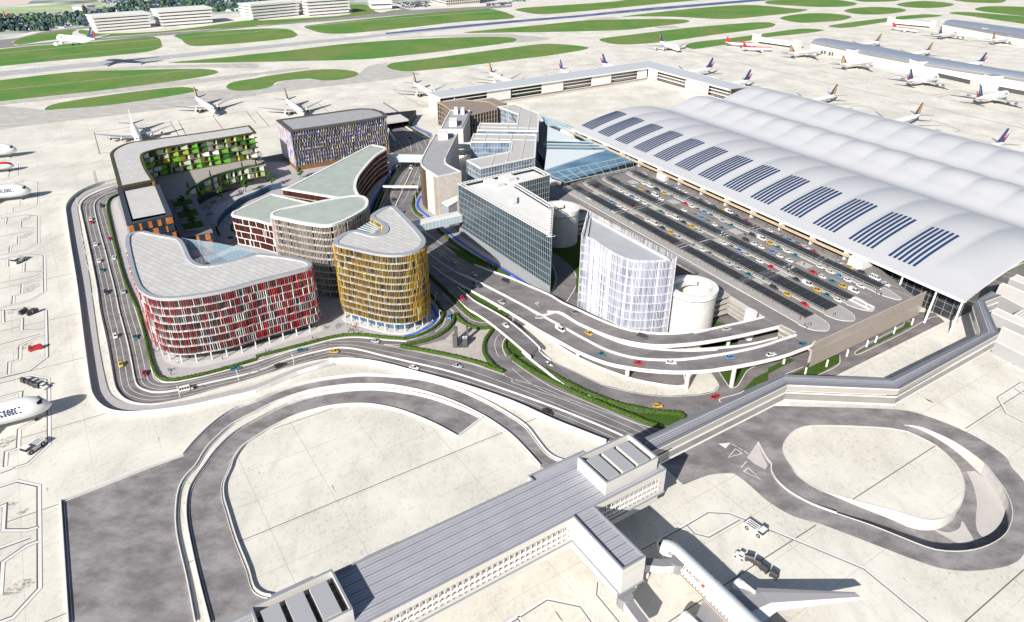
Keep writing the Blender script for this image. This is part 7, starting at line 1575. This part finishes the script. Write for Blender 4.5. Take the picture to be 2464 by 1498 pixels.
# ================================================================== TREES, LAMPS, TABLES
LEAFM = [M('leaf_mid', (.045, .12, .02), .8, var=.4, scale=1.5), M('leaf_light', (.10, .20, .04), .8, var=.3, scale=1.5), M('leaf_deep', (.025, .07, .015), .8, var=.3, scale=1.5)]
def tree(h, rad, lab, pos, z, deep=False, nl=520, grp='trees of the courtyard'):
    r = thing('broadleaf_tree', lab, 'tree', (pos[0], pos[1], z), grp); g = MB(); x, y = pos; g.tube([(x, y, z), (x+.1, y, z+h*.3), (x, y+.1, z+h*.6)], [.22, .16, .08], 8)
    for k in range(5):
        a = k*1.3; g.tube([(x, y, z+h*(.3+.05*k)), (x+math.cos(a)*rad*.6, y+math.sin(a)*rad*.6, z+h*(.5+.06*k))], [.09, .03], 5)
    g.build('trunk', TRUNK, r); g = MB(); cl = []
    for k in range(16):
        a = rnd.uniform(0, 6.28); e = rnd.uniform(-.9, 1); rr = rad*math.sqrt(max(.05, 1-e*e*.8))*rnd.uniform(.35, .9); cl.append((x+rr*math.cos(a), y+rr*math.sin(a), z+h*(.62+.34*e*.9), rad*rnd.uniform(.25, .42)))
    for k in range(nl):
        c = rnd.choice(cl); d = Vector((rnd.gauss(0, 1), rnd.gauss(0, 1), rnd.gauss(0, .8))).normalized()*c[3]*rnd.uniform(.6, 1.05); p = Vector(c[:3])+d; s = rnd.uniform(.16, .36)
        u = Vector((rnd.gauss(0, 1), rnd.gauss(0, 1), rnd.gauss(0, .6))).normalized(); v = u.cross(d if d.length > 1e-4 else Vector((0, 0, 1))).normalized(); w_ = u.cross(v)
        g.poly([p-u*s, p+v*s*.7, p+u*s, p-v*s*.7], rnd.choices((0, 1, 2), (4, 1, 5) if deep else (5, 4, 2))[0])
    g.build('crown', LEAFM, r); return r
for s_, lab in (('1495,1082', 'leafy green street tree on the terrace side walk, leftmost of the row'), ('1812,970', 'leafy green street tree on the terrace side walk, middle of the row'), ('2165,890', 'leafy green street tree on the terrace side walk, third of the row')):
    p = P(q('B', s_)[0]); tree(10.2, 2.7, lab, (p.x, p.y), .16, False, 1300, 'street trees of the courtyard')
p = P(t(1,1,'432,222')[0]); tree(8, 2.4, 'leafy green street tree in front of the pixel facade block', (p.x, p.y), .16, False, 1100, 'street trees of the courtyard')
for s_, lab in (('970,1140', 'dark rounded tree on the roof garden, farthest of three'), ('1040,1278', 'dark rounded tree on the roof garden, middle of three'), ('1108,1425', 'dark rounded tree on the roof garden, nearest of three')):
    p = P(q('B', s_)[0], 13.2); tree(6.6, 2.2, lab, (p.x, p.y), 13.2, True, 900, 'roof garden trees')
for s_, lab in (('1042,912', 'slim cypress on the paved terrace, leftmost of four'), ('1340,755', 'slim cypress on the paved terrace, second from the left'), ('1762,632', 'slim cypress on the paved terrace, third from the left'), ('1945,596', 'slim cypress on the paved terrace, rightmost of four')):
    p = P(q('B', s_)[0], 13); r = thing('cypress', lab, 'tree', p, 'terrace cypresses'); g = MB()
    for k in range(420):
        h = rnd.uniform(.02, 1)**1.1; a = rnd.uniform(0, 6.28); rr = .62*(1-h)**.7*(.4+.6*rnd.random())+.03; c = Vector((p.x+rr*math.cos(a), p.y+rr*math.sin(a), 13.2+4.2*h)); u = Vector((math.cos(a)*.1, math.sin(a)*.1, .25)); v = Vector((-math.sin(a), math.cos(a), 0))*.11
        g.poly([c-u, c+v, c+u, c-v], rnd.choice((0, 2)))
    g.build('crown', LEAFM, r); g = MB(); g.tube([(p.x, p.y, 13), (p.x, p.y, 14.2)], .1, 6); g.build('trunk', TRUNK, r)
LM = M('lamp_white', (.72, .72, .72), .4)
lamps = [(t(0,1,'805,830 848,785'), 'second from the top'), (t(0,1,'830,958 876,912'), 'third from the top'), (t(0,1,'858,1110 868,1088'), 'fourth from the top'), (t(0,1,'920,1430 928,1405'), 'fifth from the top'), (t(0,1,'755,495 788,460'), 'topmost'), (t(0,2,'955,118 950,98'), 'sixth from the top'), (t(0,2,'1000,318 1038,242'), 'seventh from the top'), (t(0,2,'1045,540 1092,455'), 'eighth from the top'), (t(0,2,'1088,782 1140,692'), 'nearest to the corner')]
lamps = [(a, 'white curved street lamp beside the left stretch of the ring road, ' + b) for a, b in lamps] + [(t(0,2,'1735,835 1705,750'), 'white street lamp on the ring road beside the white minibus'), (t(0,2,'2300,675 2272,595'), 'white street lamp on the ring road in front of the red building columns'), (t(1,2,'368,520 345,458'), 'white street lamp on the ring road beside the black car'), (t(1,2,'1770,95 1822,72'), 'white street lamp beside the blue path below the gold building'), (t(1,1,'1730,1420 1778,1360'), 'white street lamp on the slip road beside the gold building'), (t(1,1,'1540,450 1478,418'), 'white street lamp by the curved hedge under the pale stone building'), (t(1,1,'1360,175 1384,148'), 'white street lamp by the hedge near the gantry, upper of two'), (t(1,1,'1290,235 1325,198'), 'white street lamp by the hedge near the gantry, lower of two'), (t(2,2,'10,130 -20,105'), 'white street lamp at the side of the slip road bridge')]
for (a, b), lab in lamps:
    p = P(a); v = (b[1]-749)/FOC; H = 6.5; tpz = P(b, H); d = Vector((tpz.x-p.x, tpz.y-p.y, 0)); d = d.normalized()*min(3.0, max(1.2, d.length)) if d.length > .01 else Vector((1.5, 0, 0))
    r = thing('street_lamp', lab, 'street lamp', p, 'street lamps'); g = MB(); g.tube([p, p+Vector((0, 0, H*.7)), p+d*.25+Vector((0, 0, H*.93)), p+d*.7+Vector((0, 0, H))], [.13, .11, .09, .08], 8); g.build('pole', LM, r); g = MB(); e = p+d+Vector((0, 0, H)); g.bar(p+d*.68+Vector((0, 0, H)), e, .3, .14); g.build('lamp_head', LM, r)
TB = M('table_top', (.55, .55, .53)); 
tabs = t(0,1,'1985,495 2010,515 2030,500 1965,520 2040,570 2000,580 2025,560 2060,455 2045,465 2075,450 2290,355 2330,345 2315,362 2165,648 2190,630 2215,605'); tp = None
for j, f_ in enumerate(tabs):
    p = P(f_, .16)
    if tp is None:
        r = tp = thing('cafe_table', 'x', 'table'); g = MB(); g.tube([(0, 0, .02), (0, 0, .05)], .3, 10); g.tube([(0, 0, .05), (0, 0, .72)], .05, 6); g.build('pedestal', STEEL, r); g = MB(); g.tube([(0, 0, .72), (0, 0, .76)], .55, 14); g.build('tabletop', TB, r)
        ch = cp = thing('cafe_chair', 'x', 'chair'); g = MB(); g.box((0, 0, .42), .44, .44, .05); g.build('seat', DGREY, ch); g = MB(); g.box((-.2, 0, .47), .04, .42, .42); g.build('backrest', DGREY, ch)
        for x in (-.18, .18):
            for y in (-.18, .18): g = MB(); g.bar((x, y, 0), (x, y, .42), .04, .04); g.build('leg', DGREY, ch)
        first = True
    o = tp if j == 0 else copy_tree(tp); o.location = p; area_ = 'below the terrace block' if j < 10 else 'beside the leftmost street tree' if j < 13 else 'inside the curve of the blue ramp wall'
    tag(o, 'small round cafe table ' + area_, 'table', 'cafe tables ' + area_)
    for k in range(3):
        c_ = cp if first else copy_tree(cp); first = False; a = k*2.1+j; c_.location = (p.x+.85*math.cos(a), p.y+.85*math.sin(a), p.z); c_.rotation_euler = (0, 0, a+math.pi); tag(c_, 'dark cafe chair at a round table ' + area_, 'chair', 'cafe chairs ' + area_)
# ---- far scatter : woods, car parks
g = MB(); zone = W(t(0,0,'-500,180 500,165 1000,140 1150,60 1300,20 2464,-30')+t(1,0,'900,20 900,40')+t(0,0,'2400,110 2050,120 1500,100 900,170 880,250 300,300 -500,330')); xs = [p[0] for p in zone]; ys = [p[1] for p in zone]
for k in range(1150):
    f_ = (rnd.uniform(-60, 640), rnd.uniform(-25, 90)); p = P(f_, 0)
    if not inside(p, zone): continue
    s = rnd.uniform(4, 11); n = 5
    for m in range(n):
        a = rnd.uniform(0, 6.28); c = Vector((p.x+rnd.gauss(0, s), p.y+rnd.gauss(0, s), rnd.uniform(2, 7))); q1 = rnd.uniform(2, 4.5); g.tube([c-Vector((0, 0, q1)), c, c+Vector((0, 0, q1*.8))], [q1*.8, q1, q1*.35], 5, rnd.choice((0, 0, 1)))
tag(g.build('distant_trees', [M('far_leaf', (.03, .055, .07), .9, var=.3, scale=.05), M('far_leaf_b', (.08, .15, .07), .9)]), 'dark clumps of distant trees behind the far offices at upper left', 'trees', kind='stuff')
g = MB()
for c_, s_, n_, m_ in ((0, '-300,200 880,180 880,235 -300,330', 40, 16), (0, '1400,50 1850,20 1850,70 1420,105', 22, 12), (1, '1320,30 1640,20 1680,70 1450,85', 18, 10), (1, '2200,45 2464,25 2464,50 2200,62', 14, 5), (2, '0,5 220,-15 220,10 0,30', 12, 5), (0, '900,-20 1300,-40 1300,20 1000,40', 18, 8)):
    a, b, c, d = [P(p) for p in t(c_, 0, s_)]
    for i_ in range(n_):
        for j_ in range(m_):
            if rnd.random() < .25: continue
            u, v = (i_+.5)/n_, (j_+.5+.25*(j_ % 2))/m_; p = a.lerp(b, u).lerp(d.lerp(c, u), v); k = rnd.choice((0, 0, 0, 1, 2, 3)); g.box((p.x, p.y, .1), 6.5, 3, 1.2, .55, k); g.box((p.x-.3, p.y, 1.3), 3, 2.4, .8, .55, 4)
tag(g.build('distant_cars', [PAINT['white'], PAINT['dark'], PAINT['silver'], M('far_blue', (.05, .09, .35)), CGL]), 'rows of tiny cars filling the distant car parks along the top edge', 'cars', kind='stuff')
for s_, l, lab in (('700,120 790,118', 14, 'left one of two small pale sheds beside the distant trees'), ('795,115 880,108', 14, 'right one of two small pale sheds beside the distant trees')):
    a, b = [P(p) for p in t(0,0,s_)]; r = thing('shed', lab, 'shed', a, 'distant sheds'); L = (b-a).length; c = a.lerp(b, .5); ya = math.atan2(b.y-a.y, b.x-a.x); g = MB(); g.box((c.x, c.y+10, 0), L, 24, 11, ya); g.build('wall', LGREY, r); g = MB(); g.box((c.x, c.y+10, 11), L+2, 26, 1, ya); g.build('roof', WHITE2, r)
g = MB()
for k in range(420):
    f_ = (rnd.uniform(-60, 640), rnd.uniform(-25, 88)); p = P(f_, 0)
    if inside(p, zone): g.box((p.x, p.y, .05), rnd.uniform(6, 26), rnd.uniform(5, 14), rnd.uniform(.2, 5), rnd.choice((.5, .55, .62, 2.1)), rnd.choice((0, 0, 1, 2)))
tag(g.build('distant_roofs', [M('far_white', (.70, .72, .74)), M('far_grey', (.40, .42, .45)), M('far_dusk', (.10, .13, .26))]), 'scattered pale sheds and vehicles among the distant trees at upper left', 'buildings', kind='stuff')
# ================================================================== LIGHT, SKY, CAMERA
sv = Vector((-.82, -1.48, 1)).normalized(); el = math.asin(sv.z)
sun = bpy.data.lights.new('sun', 'SUN'); sun.energy = 4.8; sun.angle = math.radians(.5); sun.color = (1, .955, .89); so = bpy.data.objects.new('sun', sun); COL.objects.link(so); so.rotation_euler = sv.to_track_quat('Z', 'Y').to_euler()
wd = bpy.data.worlds.new('World'); SC.world = wd; wd.use_nodes = True; nt = wd.node_tree; sk = nt.nodes.new('ShaderNodeTexSky'); sk.sky_type = 'NISHITA'; sk.sun_disc = False; sk.sun_elevation = el; sk.sun_rotation = math.atan2(sv.x, sv.y); sk.altitude = 100
nt.links.new(sk.outputs[0], nt.nodes['Background'].inputs[0]); nt.nodes['Background'].inputs[1].default_value = .062
cam = bpy.data.cameras.new('camera'); co = bpy.data.objects.new('camera', cam); COL.objects.link(co); co.location = (0, 0, HC); co.rotation_euler = (math.pi/2-PITCH, 0, 0); cam.sensor_width = 36; cam.lens = FOC/2464*36; cam.clip_start = 1; cam.clip_end = 20000; SC.camera = co
SC.view_settings.view_transform = 'Standard'; SC.view_settings.look = 'None'; SC.view_settings.exposure = .66; SC.view_settings.gamma = 1
SC.cycles.max_bounces = 6; SC.cycles.transparent_max_bounces = 12
